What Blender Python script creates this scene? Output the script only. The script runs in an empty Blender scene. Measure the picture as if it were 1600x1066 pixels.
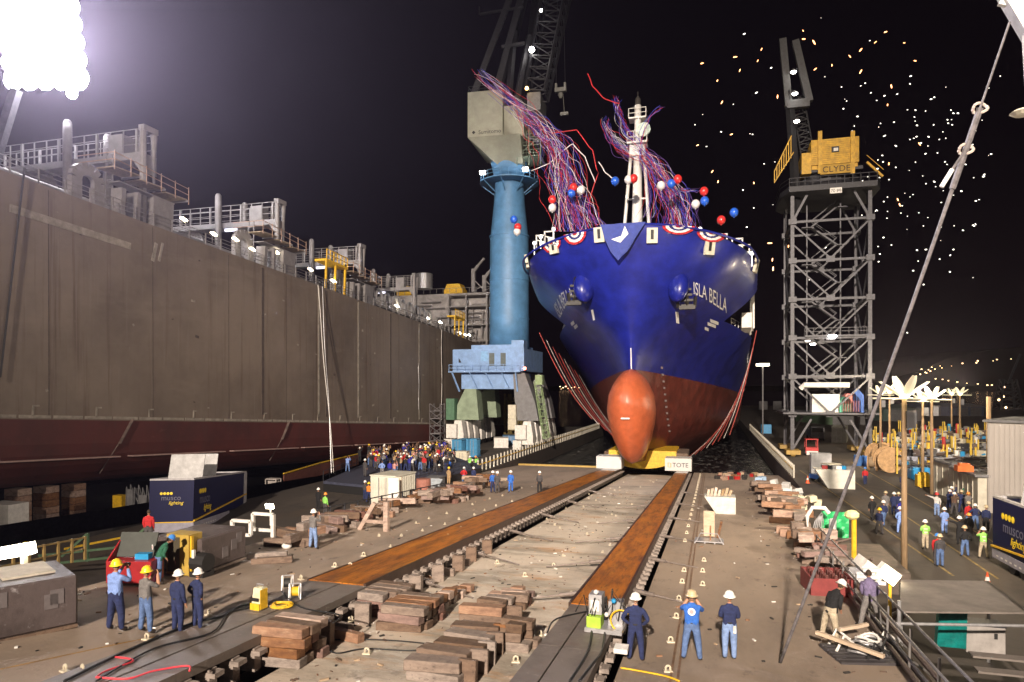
import bpy, bmesh, math, random
from mathutils import Vector, Matrix, Euler
random.seed(7)
R = math.radians
scene = bpy.context.scene
COL = scene.collection
# ---------------------------------------------------------------- camera
YAW = math.atan(311/1067); CA, SA = math.cos(YAW), math.sin(YAW)
HZ, FPX, CZ = 606, 1067, 10.3
cam_d = bpy.data.cameras.new("camera"); cam = bpy.data.objects.new("camera", cam_d); COL.objects.link(cam)
cam.location = (0, 0, CZ); cam.rotation_euler = (R(90), 0, YAW)
cam_d.sensor_width = 36; cam_d.lens = 24.0; cam_d.shift_y = (HZ-533)/1600
cam_d.clip_start = .1; cam_d.clip_end = 9000
scene.camera = cam
# ---------------------------------------------------------------- world, night sky
w = bpy.data.worlds.new("World"); scene.world = w; w.use_nodes = True
nt = w.node_tree; nt.nodes.clear()
wo = nt.nodes.new('ShaderNodeOutputWorld'); bg = nt.nodes.new('ShaderNodeBackground')
tc = nt.nodes.new('ShaderNodeTexCoord'); sp = nt.nodes.new('ShaderNodeSeparateXYZ'); rp = nt.nodes.new('ShaderNodeValToRGB')
nt.links.new(tc.outputs['Generated'], sp.inputs[0]); nt.links.new(sp.outputs['Z'], rp.inputs[0])
rp.color_ramp.elements[0].color = (.0016, .0008, .0016, 1); rp.color_ramp.elements[1].color = (.0008, .0005, .0012, 1)
nt.links.new(rp.outputs[0], bg.inputs[0]); bg.inputs[1].default_value = 1.0
nt.links.new(bg.outputs[0], wo.inputs[0])
# ---------------------------------------------------------------- weak sun lamp added as fill, then the floodlights
sd = bpy.data.lights.new("fill_sun", 'SUN'); so = bpy.data.objects.new("fill_sun", sd); COL.objects.link(so)
sd.energy = .12; sd.angle = R(3); sd.color = (1, .83, .64)
so.rotation_euler = Vector((-.07, 1, -.40)).to_track_quat('-Z', 'Y').to_euler()
def spot(name, loc, aim, energy, ang=60, col=(1, .9, .8), size=1.0, blend=.6):
    l = bpy.data.lights.new(name, 'SPOT'); o = bpy.data.objects.new(name, l); COL.objects.link(o)
    l.energy = energy; l.spot_size = R(ang); l.spot_blend = blend; l.shadow_soft_size = size; l.color = col
    o.location = loc; o.rotation_euler = (Vector(aim)-Vector(loc)).to_track_quat('-Z', 'Y').to_euler(); return o
# masts of the light trailers: right of the frame (lights the yard and the tanker side), left of it (the bow)
spot("right_mast_light", (46, 18, 27), (-44, 62, 11), 60000, 56, (1, .84, .70), .8)
spot("left_mast_light", (-52, 26, 38), (2, 100, 8), 50000, 40, (.92, .93, 1), .8)
# the bank of floodlights on masts behind the photographer, the main light of the night
spot("rear_bank_light", (3, -104, 60), (-9, 94, 15), 2350000, 38, (1, .84, .68), 1.4, 1.)
vs = scene.view_settings
vs.view_transform = 'Standard'; vs.look = 'None'; vs.exposure = .36; vs.gamma = 1
scene.cycles.use_denoising = True
scene.cycles.max_bounces = 5; scene.cycles.diffuse_bounces = 2; scene.cycles.glossy_bounces = 3; scene.cycles.volume_bounces = 0
scene.cycles.sample_clamp_indirect = 3
# the lit floodlight cluster seen at the top left of the photograph
pl_ = bpy.data.lights.new("cluster_light", 'SPOT'); po_ = bpy.data.objects.new("cluster_light", pl_); COL.objects.link(po_)
pl_.energy = 620000; pl_.spot_size = R(48); pl_.spot_blend = 1.; pl_.color = (.93, .88, 1); pl_.shadow_soft_size = 1.6
# ---------------------------------------------------------------- measuring helpers: photo pixel -> point in the place
def ray(px, py):
    x = (px-800)/FPX; z = -(py-HZ)/FPX
    return (-SA+x*CA, CA+x*SA, z)
def onz(px, py, z=0.):
    r = ray(px, py); t = (z-CZ)/r[2]; return Vector((r[0]*t, r[1]*t, z))
SL = .0567
def S(Y): return 4.15-SL*Y
def slip(px, py, up=0.):
    r = ray(px, py); t = (4.15+up-CZ)/(r[2]+SL*r[1]); return Vector((r[0]*t, r[1]*t, CZ+r[2]*t))
def onY(px, py, Y):
    r = ray(px, py); t = Y/r[1]; return Vector((r[0]*t, Y, CZ+r[2]*t))
def onX(px, py, X):
    r = ray(px, py); t = X/r[0]; return Vector((X, r[1]*t, CZ+r[2]*t))
def atd(px, py, d):
    r = ray(px, py); return Vector((r[0]*d, r[1]*d, CZ+r[2]*d))
# ---------------------------------------------------------------- materials
_m = {}
def M(key, col, rough=.7, metal=0., var=.25, scale=2., bump=0., emit=None, es=0., col2=None, spec=None, coat=0., distort=0., stretch=None, nosample=False, low=.35, high=.7):
    if key in _m: return _m[key]
    m = bpy.data.materials.new(key); m.use_nodes = True; _m[key] = m
    n = m.node_tree; b = n.nodes['Principled BSDF']
    b.inputs['Roughness'].default_value = rough; b.inputs['Metallic'].default_value = metal
    if spec is not None: b.inputs['Specular IOR Level'].default_value = spec
    if coat: b.inputs['Coat Weight'].default_value = coat; b.inputs['Coat Roughness'].default_value = .1
    b.inputs['Base Color'].default_value = (*col, 1)
    if emit:
        b.inputs['Emission Color'].default_value = (*emit, 1); b.inputs['Emission Strength'].default_value = es
        if nosample: m.cycles.emission_sampling = 'NONE'
        return m
    if var or col2 or bump:
        t = n.nodes.new('ShaderNodeTexCoord'); nz = n.nodes.new('ShaderNodeTexNoise'); mp = n.nodes.new('ShaderNodeMapping')
        n.links.new(t.outputs['Object'], mp.inputs[0]); n.links.new(mp.outputs[0], nz.inputs['Vector'])
        if stretch: mp.inputs['Scale'].default_value = stretch
        nz.inputs['Scale'].default_value = scale; nz.inputs['Detail'].default_value = 8; nz.inputs['Roughness'].default_value = .65
        nz.inputs['Distortion'].default_value = distort
        cr = n.nodes.new('ShaderNodeValToRGB'); n.links.new(nz.outputs['Fac'], cr.inputs[0])
        c2 = col2 or tuple(c*(1-var) for c in col)
        c1 = col if col2 else tuple(min(1, c*(1+var*.6)) for c in col)
        cr.color_ramp.elements[0].position = low; cr.color_ramp.elements[0].color = (*c2, 1)
        cr.color_ramp.elements[1].position = high; cr.color_ramp.elements[1].color = (*c1, 1)
        n.links.new(cr.outputs[0], b.inputs['Base Color'])
        if bump:
            bp = n.nodes.new('ShaderNodeBump'); bp.inputs['Strength'].default_value = bump; bp.inputs['Distance'].default_value = .05
            n.links.new(nz.outputs['Fac'], bp.inputs['Height']); n.links.new(bp.outputs[0], b.inputs['Normal'])
    return m
def layered(key, base, layers, rough=.85, bump=.3, bscale=3., rand=0.):
    """base colour with several noise-masked stain layers: (colour, scale, low, high, stretch, amount)"""
    m = bpy.data.materials.new(key); m.use_nodes = True; _m[key] = m
    n = m.node_tree; b = n.nodes['Principled BSDF']; b.inputs['Roughness'].default_value = rough
    t = n.nodes.new('ShaderNodeTexCoord'); prev = None
    for i, (c, sc, lo, hi, st, am) in enumerate(layers):
        mp = n.nodes.new('ShaderNodeMapping'); mp.inputs['Scale'].default_value = st; mp.inputs['Location'].default_value = (i*7.3, i*3.1, i)
        nz = n.nodes.new('ShaderNodeTexNoise'); nz.inputs['Scale'].default_value = sc; nz.inputs['Detail'].default_value = 9; nz.inputs['Roughness'].default_value = .68
        n.links.new(t.outputs['Object'], mp.inputs[0]); n.links.new(mp.outputs[0], nz.inputs['Vector'])
        mr = n.nodes.new('ShaderNodeMapRange'); mr.inputs[1].default_value = lo; mr.inputs[2].default_value = hi; mr.inputs[4].default_value = am
        n.links.new(nz.outputs['Fac'], mr.inputs[0])
        mx = n.nodes.new('ShaderNodeMix'); mx.data_type = 'RGBA'
        n.links.new(mr.outputs[0], mx.inputs[0])
        if prev is None: mx.inputs[6].default_value = (*base, 1)
        else: n.links.new(prev, mx.inputs[6])
        mx.inputs[7].default_value = (*c, 1); prev = mx.outputs[2]
    if rand:
        oi = n.nodes.new('ShaderNodeObjectInfo'); hs = n.nodes.new('ShaderNodeHueSaturation'); m1 = n.nodes.new('ShaderNodeMapRange'); m1.inputs[3].default_value = 1-rand; m1.inputs[4].default_value = 1+rand; n.links.new(oi.outputs['Random'], m1.inputs[0]); n.links.new(m1.outputs[0], hs.inputs['Value'])
        m2 = n.nodes.new('ShaderNodeMath'); m2.operation = 'MULTIPLY_ADD'; m2.inputs[1].default_value = -.7; m2.inputs[2].default_value = 1.15; n.links.new(oi.outputs['Random'], m2.inputs[0]); n.links.new(m2.outputs[0], hs.inputs['Saturation']); n.links.new(prev, hs.inputs['Color']); prev = hs.outputs[0]
    n.links.new(prev, b.inputs['Base Color'])
    nz = n.nodes.new('ShaderNodeTexNoise'); nz.inputs['Scale'].default_value = bscale; nz.inputs['Detail'].default_value = 10; nz.inputs['Roughness'].default_value = .7
    n.links.new(t.outputs['Object'], nz.inputs['Vector'])
    bp = n.nodes.new('ShaderNodeBump'); bp.inputs['Strength'].default_value = bump; bp.inputs['Distance'].default_value = .06
    n.links.new(nz.outputs['Fac'], bp.inputs['Height']); n.links.new(bp.outputs[0], b.inputs['Normal'])
    return m
apron_m = layered('apron_concrete', (.30, .23, .175), [((.15, .12, .10), .35, .45, .7, (1, .3, 1), .8), ((.31, .25, .20), .9, .5, .75, (1, 1, 1), .6), ((.09, .07, .06), 1.6, .6, .72, (1, .5, 1), .75), ((.24, .13, .06), .5, .6, .8, (1, 1, 1), .45)])
bed_m = layered('bed_concrete', (.56, .48, .40), [((.24, .21, .17), .16, .50, .62, (1, 2.2, 1), .8), ((.62, .57, .50), .5, .52, .68, (1, 3, 1), .8), ((.46, .24, .10), .25, .55, .68, (1, 2.6, 1), .75), ((.13, .11, .09), 1.3, .58, .72, (1, 1, 1), .8), ((.08, .07, .06), 7, .63, .7, (1, 1, 1), .8)], bump=.5)
yard_m = layered('yard_asphalt', (.060, .049, .042), [((.12, .095, .075), .12, .5, .7, (1, .3, 1), .7), ((.03, .026, .024), .6, .5, .7, (1, 1, 1), .7), ((.13, .075, .035), .2, .55, .75, (1, .4, 1), .55)])
rust_m = layered('rusty_grease', (.42, .14, .007), [((.13, .04, .006), 1.1, .42, .62, (2, .35, 1), .9), ((.50, .22, .02), 1.4, .52, .72, (2.5, .35, 1), .8), ((.06, .025, .01), 2.2, .54, .68, (3, .5, 1), .85)], rough=.5, bump=.25)
wood_b = layered('grey_brown_timber', (.20, .13, .09), [((.09, .055, .04), 2.2, .42, .65, (1, 1, 3), .8), ((.33, .24, .17), 1.5, .55, .75, (1, 3, 3), .7), ((.05, .03, .025), 6, .58, .7, (1, 1, 1), .7)], bump=.5, rand=.4)
wood_o = layered('orange_brown_timber', (.32, .16, .08), [((.13, .06, .035), 1.8, .42, .65, (1, 1, 3), .8), ((.50, .33, .20), 1.5, .55, .75, (1, 3, 3), .7)], bump=.5, rand=.4)
wood_p = layered('pale_plank', (.50, .36, .23), [((.30, .20, .12), 2.2, .45, .68, (1, 1, 3), .7)], bump=.3, rand=.4)
wood_r = layered('red_brown_timber', (.20, .085, .06), [((.09, .04, .03), 1.8, .42, .65, (1, 1, 3), .8), ((.30, .16, .11), 2.5, .55, .75, (1, 3, 3), .7)], bump=.5, rand=.4)
plate_m = layered('grey_steel_plate', (.17, .145, .13), [((.09, .07, .065), .8, .45, .7, (1, 1, 1), .8), ((.33, .29, .26), 4, .6, .72, (1, 1, 1), .7), ((.17, .09, .05), .9, .55, .75, (1, 1, 1), .5)], rough=.6, bump=.2)
dark_m = M('blackened_steel', (.03, .026, .024), .8, var=.4, scale=4)
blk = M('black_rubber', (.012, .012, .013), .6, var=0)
steel = M('galvanised_steel', (.42, .42, .44), .42, .5, .25, 6)
greysteel = M('lattice_grey_paint', (.075, .075, .09), .5, .2, .35, 3)
darklat = M('dark_grey_paint', (.030, .030, .038), .55, .2, .3, 3)
whitep = M('white_paint', (.72, .70, .67), .5, 0, .2, 2.5)
creamp = M('cream_paint', (.60, .56, .45), .55, 0, .2, 2)
yel = M('yellow_paint', (.72, .44, .02), .5, 0, .3, 3)
redp = M('red_paint', (.42, .02, .02), .5, 0, .3, 3)
bluep = M('light_blue_paint', (.085, .225, .43), .5, 0, .22, .7)
bluep2 = M('pale_blue_paint', (.21, .35, .62), .5, 0, .22, 1.2)
greenp = M('green_grey_paint', (.24, .31, .22), .55, 0, .25, 1)
greyp = M('mid_grey_paint', (.17, .17, .18), .6, 0, .25, 1.5)
greenb = M('bright_green', (.03, .42, .14), .5, 0, .2, 3)
bluec = M('cyan_blue_plastic', (.02, .26, .55), .4, 0, .15, 3)
glassd = M('dark_glass', (.01, .012, .015), .08, 0, 0)
def lampm(name, col, st): return M(name, (.8, .8, .8), emit=col, es=st)
lamp_w = lampm('lit_white_lamp', (1, .95, .85), 28)
lamp_warm = lampm('lit_warm_lamp', (1, .80, .48), 22)
lamp_soft = lampm('lit_panel', (1, .88, .60), 3.2)
# ---------------------------------------------------------------- mesh builder
class MB:
    def __init__(s): s.v = []; s.f = []; s.mi = []; s.cur = 0
    def add(s, vs_, fs):
        o = len(s.v); s.v += [tuple(v) for v in vs_]; s.f += [tuple(i+o for i in f) for f in fs]; s.mi += [s.cur]*len(fs); return s
    def box(s, c, d, rz=0., rx=0., mat=None):
        hx, hy, hz = d[0]/2, d[1]/2, d[2]/2
        vs_ = [Vector((x, y, z)) for x in (-hx, hx) for y in (-hy, hy) for z in (-hz, hz)]
        m = mat or (Matrix.Rotation(rz, 3, 'Z') @ Matrix.Rotation(rx, 3, 'X'))
        vs_ = [m @ v + Vector(c) for v in vs_]
        return s.add(vs_, [(0, 1, 3, 2), (4, 6, 7, 5), (0, 4, 5, 1), (2, 3, 7, 6), (0, 2, 6, 4), (1, 5, 7, 3)])
    def b2(s, x0, x1, y0, y1, z0, z1): return s.box(((x0+x1)/2, (y0+y1)/2, (z0+z1)/2), (x1-x0, y1-y0, z1-z0))
    def beam(s, p, q, wd, ht=None):
        p, q = Vector(p), Vector(q); d = q-p; L = d.length
        if L < 1e-5: return s
        ht = ht or wd
        return s.box((p+q)/2, (wd, ht, L), mat=d.to_track_quat('Z', 'Y').to_matrix())
    def tube(s, pts, r, n=6, r2=None, caps=True):
        pts = [Vector(p) for p in pts]; rings = []; k = len(pts)
        for i, p in enumerate(pts):
            t = (pts[min(i+1, k-1)]-pts[max(i-1, 0)])
            if t.length < 1e-7: t = Vector((0, 0, 1))
            a = t.to_track_quat('Z', 'Y').to_matrix()
            rr = r if r2 is None else r+(r2-r)*i/max(1, k-1)
            rings.append([p+a @ Vector((rr*math.cos(2*math.pi*j/n), rr*math.sin(2*math.pi*j/n), 0)) for j in range(n)])
        vs_ = [v for g in rings for v in g]; fs = []
        for i in range(k-1):
            for j in range(n): fs.append((i*n+j, i*n+(j+1) % n, (i+1)*n+(j+1) % n, (i+1)*n+j))
        if caps: fs += [tuple(range(n))[::-1], tuple((k-1)*n+j for j in range(n))]
        return s.add(vs_, fs)
    def lathe(s, prof, n=16, c=(0, 0, 0), axis='Z'):
        vs_ = []; fs = []
        for r, z in prof:
            for j in range(n):
                a = 2*math.pi*j/n; v = (r*math.cos(a), r*math.sin(a), z)
                if axis == 'Y': v = (v[0], v[2], v[1])
                if axis == 'X': v = (v[2], v[0], v[1])
                vs_.append(Vector(v)+Vector(c))
        for i in range(len(prof)-1):
            for j in range(n): fs.append((i*n+j, i*n+(j+1) % n, (i+1)*n+(j+1) % n, (i+1)*n+j))
        fs += [tuple(range(n))[::-1], tuple((len(prof)-1)*n+j for j in range(n))]
        return s.add(vs_, fs)
    def sphere(s, c, r, n=10, sc=(1, 1, 1)):
        m = n//2; prof = [(max(1e-4, r*math.sin(math.pi*i/m)), -r*math.cos(math.pi*i/m)) for i in range(m+1)]
        vs_ = []; fs = []
        for rr, z in prof:
            for j in range(n):
                a = 2*math.pi*j/n; vs_.append((c[0]+rr*math.cos(a)*sc[0], c[1]+rr*math.sin(a)*sc[1], c[2]+z*sc[2]))
        for i in range(m):
            for j in range(n): fs.append((i*n+j, i*n+(j+1) % n, (i+1)*n+(j+1) % n, (i+1)*n+j))
        return s.add(vs_, fs)
    def poly(s, pts, ext):
        """planar polygon extruded by vector ext"""
        n = len(pts); e = Vector(ext); vs_ = [Vector(p) for p in pts]+[Vector(p)+e for p in pts]
        fs = [tuple(range(n))[::-1], tuple(range(n, 2*n))]+[(i, (i+1) % n, n+(i+1) % n, n+i) for i in range(n)]
        return s.add(vs_, fs)
    def build(s, name, mats, parent=None, smooth=False, loc=None, rot=None, bevel=0.):
        me = bpy.data.meshes.new(name); me.from_pydata(s.v, [], s.f)
        for m in (mats if isinstance(mats, (list, tuple)) else [mats]): me.materials.append(m)
        if any(s.mi): me.polygons.foreach_set('material_index', s.mi)
        bm = bmesh.new(); bm.from_mesh(me); bmesh.ops.recalc_face_normals(bm, faces=bm.faces); bm.to_mesh(me); bm.free()
        if smooth: me.polygons.foreach_set('use_smooth', [True]*len(me.polygons))
        o = bpy.data.objects.new(name, me); COL.objects.link(o)
        if parent: o.parent = parent
        if loc is not None: o.location = loc
        if rot is not None: o.rotation_euler = rot
        if bevel:
            b = o.modifiers.new('edge', 'BEVEL'); b.width = bevel; b.segments = 1
        return o
def tag(o, label=None, cat=None, group=None, kind=None):
    if label: o['label'] = label
    if cat: o['category'] = cat
    if group: o['group'] = group
    if kind: o['kind'] = kind
    return o
def thing(name, label, cat, loc=(0, 0, 0), rz=0., group=None, rx=0.):
    o = bpy.data.objects.new(name, None); COL.objects.link(o); o.empty_display_size = .2
    o.location = loc; o.rotation_euler = (rx, 0, rz); return tag(o, label, cat, group)
def struct(name, mb, mats, **k): return tag(mb.build(name, mats, **k), kind='structure')
KIDS = {}
def copy_tree(o, loc=None, rz=None, label=None, group=None, scale=None):
    def cp(a, par):
        c = a.copy(); COL.objects.link(c)
        if par: c.parent = par
        for ch in a.children: cp(ch, c)
        return c
    c = cp(o, None)
    if loc is not None: c.location = loc
    if rz is not None: c.rotation_euler = (c.rotation_euler[0], c.rotation_euler[1], rz)
    if label: c['label'] = label
    if group: c['group'] = group
    if scale is not None: c.scale = (scale,)*3 if not isinstance(scale, tuple) else scale
    return c
_first = {}
def inst(key, maker, loc, rz, label, cat, group=None, scale=None, rx=0.):
    """first call builds the thing, later calls copy it with its parts"""
    if key not in _first:
        o = maker(); _first[key] = o
    else: o = copy_tree(_first[key])
    o.location = loc; o.rotation_euler = (rx, 0, rz); o['label'] = label; o['category'] = cat
    if group: o['group'] = group
    elif 'group' in o: del o['group']
    if scale is not None: o.scale = (scale,)*3 if not isinstance(scale, tuple) else scale
    return o
def text_mesh(body, size=1., ext=0., align='LEFT', shear=0.):
    cu = bpy.data.curves.new('t', 'FONT'); cu.body = body; cu.size = size; cu.extrude = ext; cu.align_x = align; cu.shear = shear; cu.resolution_u = 3
    o = bpy.data.objects.new('t', cu); COL.objects.link(o)
    bpy.context.view_layer.update()
    me = bpy.data.meshes.new_from_object(o.evaluated_get(bpy.context.evaluated_depsgraph_get()))
    bpy.data.objects.remove(o); return me
def text_obj(name, body, size, mat, parent, loc, rot, ext=.01, align='CENTER', shear=0.):
    me = text_mesh(body, size, ext, align, shear); me.name = name; me.materials.clear(); me.materials.append(mat)
    o = bpy.data.objects.new(name, me); COL.objects.link(o); o.parent = parent; o.location = loc; o.rotation_euler = rot; return o
FRONT = (R(90), 0, 0)      # text facing -Y
# ================================================================ the setting
mb = MB(); mb.b2(-4000, 4000, 60, 7000, -3.2, -2.2)
water_m = M('dark_harbour_water', (.006, .010, .013), .12, 0, 0)
n_ = water_m.node_tree; b_ = n_.nodes['Principled BSDF']
t_ = n_.nodes.new('ShaderNodeTexCoord'); nz_ = n_.nodes.new('ShaderNodeTexNoise'); nz_.inputs['Scale'].default_value = .55; nz_.inputs['Detail'].default_value = 8
bp_ = n_.nodes.new('ShaderNodeBump'); bp_.inputs['Strength'].default_value = .9; bp_.inputs['Distance'].default_value = .6
n_.links.new(t_.outputs['Object'], nz_.inputs['Vector']); n_.links.new(nz_.outputs['Fac'], bp_.inputs['Height']); n_.links.new(bp_.outputs[0], b_.inputs['Normal'])
struct('water', mb, water_m)
mb = MB(); mb.b2(-41.2, -21, -40, 73, -4, 0); mb.b2(-41.2, -27, 73, 178, -4, -.004); struct('yard_left', mb, yard_m)
mb = MB(); mb.b2(5.3, 420, -40, 73, -4, 0); mb.b2(8.9, 420, 73, 420, -4, -.004); struct('yard_right', mb, yard_m)
SEND = 97.
def strip(x0, x1, y0, y1, up, bot=-4.5, mb=None):
    mb = mb or MB(); z0, z1 = S(y0)+up, S(y1)+up
    vs_ = [(x, y, z) for x in (x0, x1) for (y, z) in ((y0, bot), (y0, z0), (y1, z1), (y1, bot))]
    return mb.add(vs_, [(0, 1, 2, 3), (4, 7, 6, 5), (0, 4, 5, 1), (1, 5, 6, 2), (2, 6, 7, 3), (0, 3, 7, 4)])
XL0, XL1, XR0, XR1 = -14.05, -11.85, -4.35, -2.85
mb = strip(-20.9, XL0-.12, -40, 72, .3); strip(-26.9, XL0-.12, 72, SEND, .3, mb=mb); struct('left_apron', mb, apron_m)
mb = strip(-11.15, -4.05, -40, SEND, -.5); struct('slipway_bed', mb, bed_m)
mb = strip(-2.25, 5.25, -40, 72, 0); strip(-2.25, 8.6, 72, SEND, 0, mb=mb); struct('right_apron', mb, apron_m)
mb = strip(-4.04, -2.26, -40, SEND, -2.2, -6); strip(-14.1, -11.16, -40, SEND, -2.2, -6, mb=mb); struct('trough_floor', mb, blk)  # floors coloured black to stand in for the deep shade of the troughs
mb = strip(-70, -41.2, -40, 200, -1.7); struct('building_slip_floor', mb, dark_m)
# yellow road lines in the right yard
mb = MB()
for (a, b) in (((1290, 722), (1560, 905)), ((1330, 722), (1590, 868)), ((1250, 735), (1490, 900))):
    p, q = onz(*a), onz(*b); d = (q-p).normalized(); s_ = Vector((-d.y, d.x, 0))*.07
    mb.add([p-s_+Vector((0, 0, .004)), p+s_+Vector((0, 0, .004)), q+s_+Vector((0, 0, .004)), q-s_+Vector((0, 0, .004))], [(0, 1, 2, 3)])
struct('road_line', mb, M('worn_yellow_line', (.30, .21, .07), .8, var=.6, scale=3))
mb = MB()
for (a, b, up) in (((0, 1046), (200, 1003), .304), ((200, 1003), (300, 985), .304)):
    p, q = slip(*a, up), slip(*b, up); d = (q-p).normalized(); s_ = Vector((-d.y, d.x, 0))*.05
    mb.add([p-s_, p+s_, q+s_, q-s_], [(0, 1, 2, 3)])
struct('apron_line', mb, M('apron_yellow_line', (.34, .19, .05), .8, var=.5, scale=3))
# crane rails in the right apron
def rail(name, X, label):
    mb = strip(X-.03, X+.03, -10, SEND-1, .02, -3); o = mb.build(name, M('rail_steel', (.20, .12, .07), .6, 0, .4, 4)); tag(o, label, 'rail')
    return o
rail('crane_rail', -.95, 'left one of the two brown steel rails sunk in the right concrete apron')
rail('crane_rail', -.78, 'right one of the two brown steel rails sunk in the right concrete apron')
# ---------------------------------------------------------------- launching ways
def way(X0, X1, label, npost_side):
    t = thing('launching_way', label, 'launching way')
    yo = 21.8
    mb = MB(); strip(X0+.0, X1, yo, SEND-.6, .40, 1, mb)
    mb.v = [(x, y, z if z > 1.0001 or False else S(y)+.22) for x, y, z in mb.v] if False else mb.v
    # sliding surface: thin slab following the slope
    def slab(x0, x1, y0, y1, u0, u1, mb):
        vs_ = [(x, y, S(y)+u) for x in (x0, x1) for (y, u) in ((y0, u0), (y0, u1), (y1, u1), (y1, u0))]
        mb.add(vs_, [(0, 1, 2, 3), (4, 7, 6, 5), (0, 4, 5, 1), (1, 5, 6, 2), (2, 6, 7, 3), (0, 3, 7, 4)])
    mb = MB(); slab(X0, X1, yo, SEND-8, .12, .40, mb); mb.build('sliding_surface', rust_m, t)
    mb = MB(); slab(X0, X1, SEND-7.99, SEND+1, .12, .40, mb); mb.build('wet_end', M('wet_steel', (.20, .16, .15), .2, .3, .4, 2), t)
    mb = MB(); y = -6.
    while y < yo-.1:
        y1 = min(y+4.7, yo-.02); slab(X0, X1-.9, y, y1-.03, .12, .38, mb); slab(X1-.87, X1+.15, y, y1-.02, .12, .36, mb); y = y1
    mb.build('cover_plate', plate_m, t)
    for k in (0, 1):
        e = MB(); x = X1+.0 if k else X0-.10
        slab(x+.004, x+.09, yo, SEND, .0, .44 if k and X0 > -10 else .42, e); e.build('edge_strip', M('edge_steel', (.30, .27, .25) if (k and X0 > -10) else (.07, .04, .03), .5, .3, .3, 3), t)
    g = MB(); slab(X0+.3, X1-.35, -6, SEND, -.7, .11, g); g.build('grillage', dark_m, t)
    # uprights of the grillage, seen along the side
    q = MB(); y = 8.; i = 0
    while y < SEND-2:
        xs = X1-.02
        q.box((xs, y, S(y)-.22), (.42, .26, .62)); q.box((xs+.15, y, S(y)-.02), (.5, .34, .12))
        i += 1; y += .85
    u = q.build('grillage_post', wood_b, t); u['kind'] = 'stuff'
    return t
way(XL0, XL1, 'left rust-orange launching way sloping down to the blank white board', 1)
way(XR0, XR1, 'right rust-orange launching way sloping down to the lettered white board', 1)
# ================================================================ container ship on the ways
AX, AY = -9.55, 80.; AZ = S(AY)+1.5; TILT = -math.atan(SL)
ship = thing('container_ship', 'big deep blue and red container ship with bulbous bow leaving the ways', 'ship', (AX, AY, AZ), rx=TILT)
def lerp(x, xs, ys):
    if x <= xs[0]: return ys[0]
    for i in range(len(xs)-1):
        if x <= xs[i+1]:
            t = (x-xs[i])/(xs[i+1]-xs[i]); return ys[i]+(ys[i+1]-ys[i])*t
    return ys[-1]
def sm(x, xs, ys):
    # smooth (cosine-free) interpolation: average of nearby lerps
    return sum(lerp(x+d, xs, ys) for d in (-1.2, -.6, 0, .6, 1.2))/5
HS = (0, 3, 6, 9, 11.8, 15, 18, 20, 22.6, 25, 28.5)
def stem(h): return sm(h, HS, (12, 8.5, 7, 6.2, 5.4, 4.6, 3.4, 2.5, 1.3, .2, -1.2))
def LEN(h): return sm(h, HS, (90, 86, 82, 76, 70, 58, 44, 35, 23, 15.5, 11))
def QX(h): return sm(h, HS, (1.3, 1.3, 1.3, 1.3, 1.3, 1.25, 1.1, .96, .76, .6, .5))
def HT(x): return 28.3-2.3*(min(abs(x), 15.5)/15.2)**2
def BB(h): return sm(h, HS, (9, 14.2, 15.8, 16.1, 16.1, 16.1, 16.1, 16.1, 15.9, 15.6, 15.2))
def NA(h): return sm(h, HS, (.03, .03, .03, .03, .04, .08, .2, .33, .48, .66, .8))
def NT(h): return sm(h, HS, (.05, .05, .05, .06, .08, .10, .14, .18, .26, .42, .6))
def bre(s, h):
    t = (s-stem(h))/LEN(h)
    if t <= 0: return 0.
    if t >= 1: return BB(h)
    a = NA(h); return BB(h)*(a*math.sqrt(1-(1-min(1, t/NT(h)))**2)+(1-a)*(1-(1-t)**1.45))
def S_of(x, h):
    x = min(abs(x), BB(h)*.9999); lo, hi = stem(h), stem(h)+LEN(h)
    for _ in range(30):
        m = (lo+hi)/2
        if bre(m, h) < x: lo = m
        else: hi = m
    return (lo+hi)/2
TM = Matrix.Rotation(TILT, 4, 'X'); TM.translation = Vector((AX, AY, AZ)); TMI = TM.inverted()
def hull_hit(px, py):
    r = Vector(ray(px, py)); o = Vector((0, 0, CZ)); d = 74.
    while d < 125:
        p = TMI @ (o+r*d)
        if 0 < p.z < 29 and abs(p.x) <= bre(p.y, p.z): return p
        d += .05
    return None
hull_blue = M('hull_blue_paint', (.010, .017, .225), .34, 0, .35, .45, bump=.10, coat=.08)
hull_dark = M('hull_dark_blue_paint', (.012, .016, .11), .30, 0, .25, .6)
hull_red_shaded = M('antifouling_red_shaded', (.145, .029, .02), .36, 0, .45, .5, bump=.10)  # same paint as the bulb, darkened in colour for the shaded flanks
bulb_red_lit = M('antifouling_red_lit', (.46, .105, .04), .42, 0, .22, .9, bump=.12)  # the hull's antifouling again, coloured lighter where the bulb catches the light
white_mark = M('white_mark', (.75, .75, .76), .5, 0, 0)
def hull_patch(h0, h1, s_end, nh, nu, f=1.):
    mb = MB(); 
    for sg in (-1, 1):
        vs_ = []
        for i in range(nh+1):
            h = h0+(h1-h0)*i/nh
            for j in range(nu+1):
                s_ = stem(h)+(s_end-stem(h))*(j/nu)**2.2
                vs_.append((sg*bre(s_, h), s_, h))
        n = nu+1
        mb.add(vs_, [(i*n+j, i*n+j+1, (i+1)*n+j+1, (i+1)*n+j) for i in range(nh) for j in range(nu)])
    return mb
def merge_smooth(o):
    bm = bmesh.new(); bm.from_mesh(o.data); bmesh.ops.remove_doubles(bm, verts=bm.verts, dist=.004)
    bmesh.ops.recalc_face_normals(bm, faces=bm.faces); bm.to_mesh(o.data); bm.free(); return o
low = hull_patch(.0, 11.8, 130, 16, 60)
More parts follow.
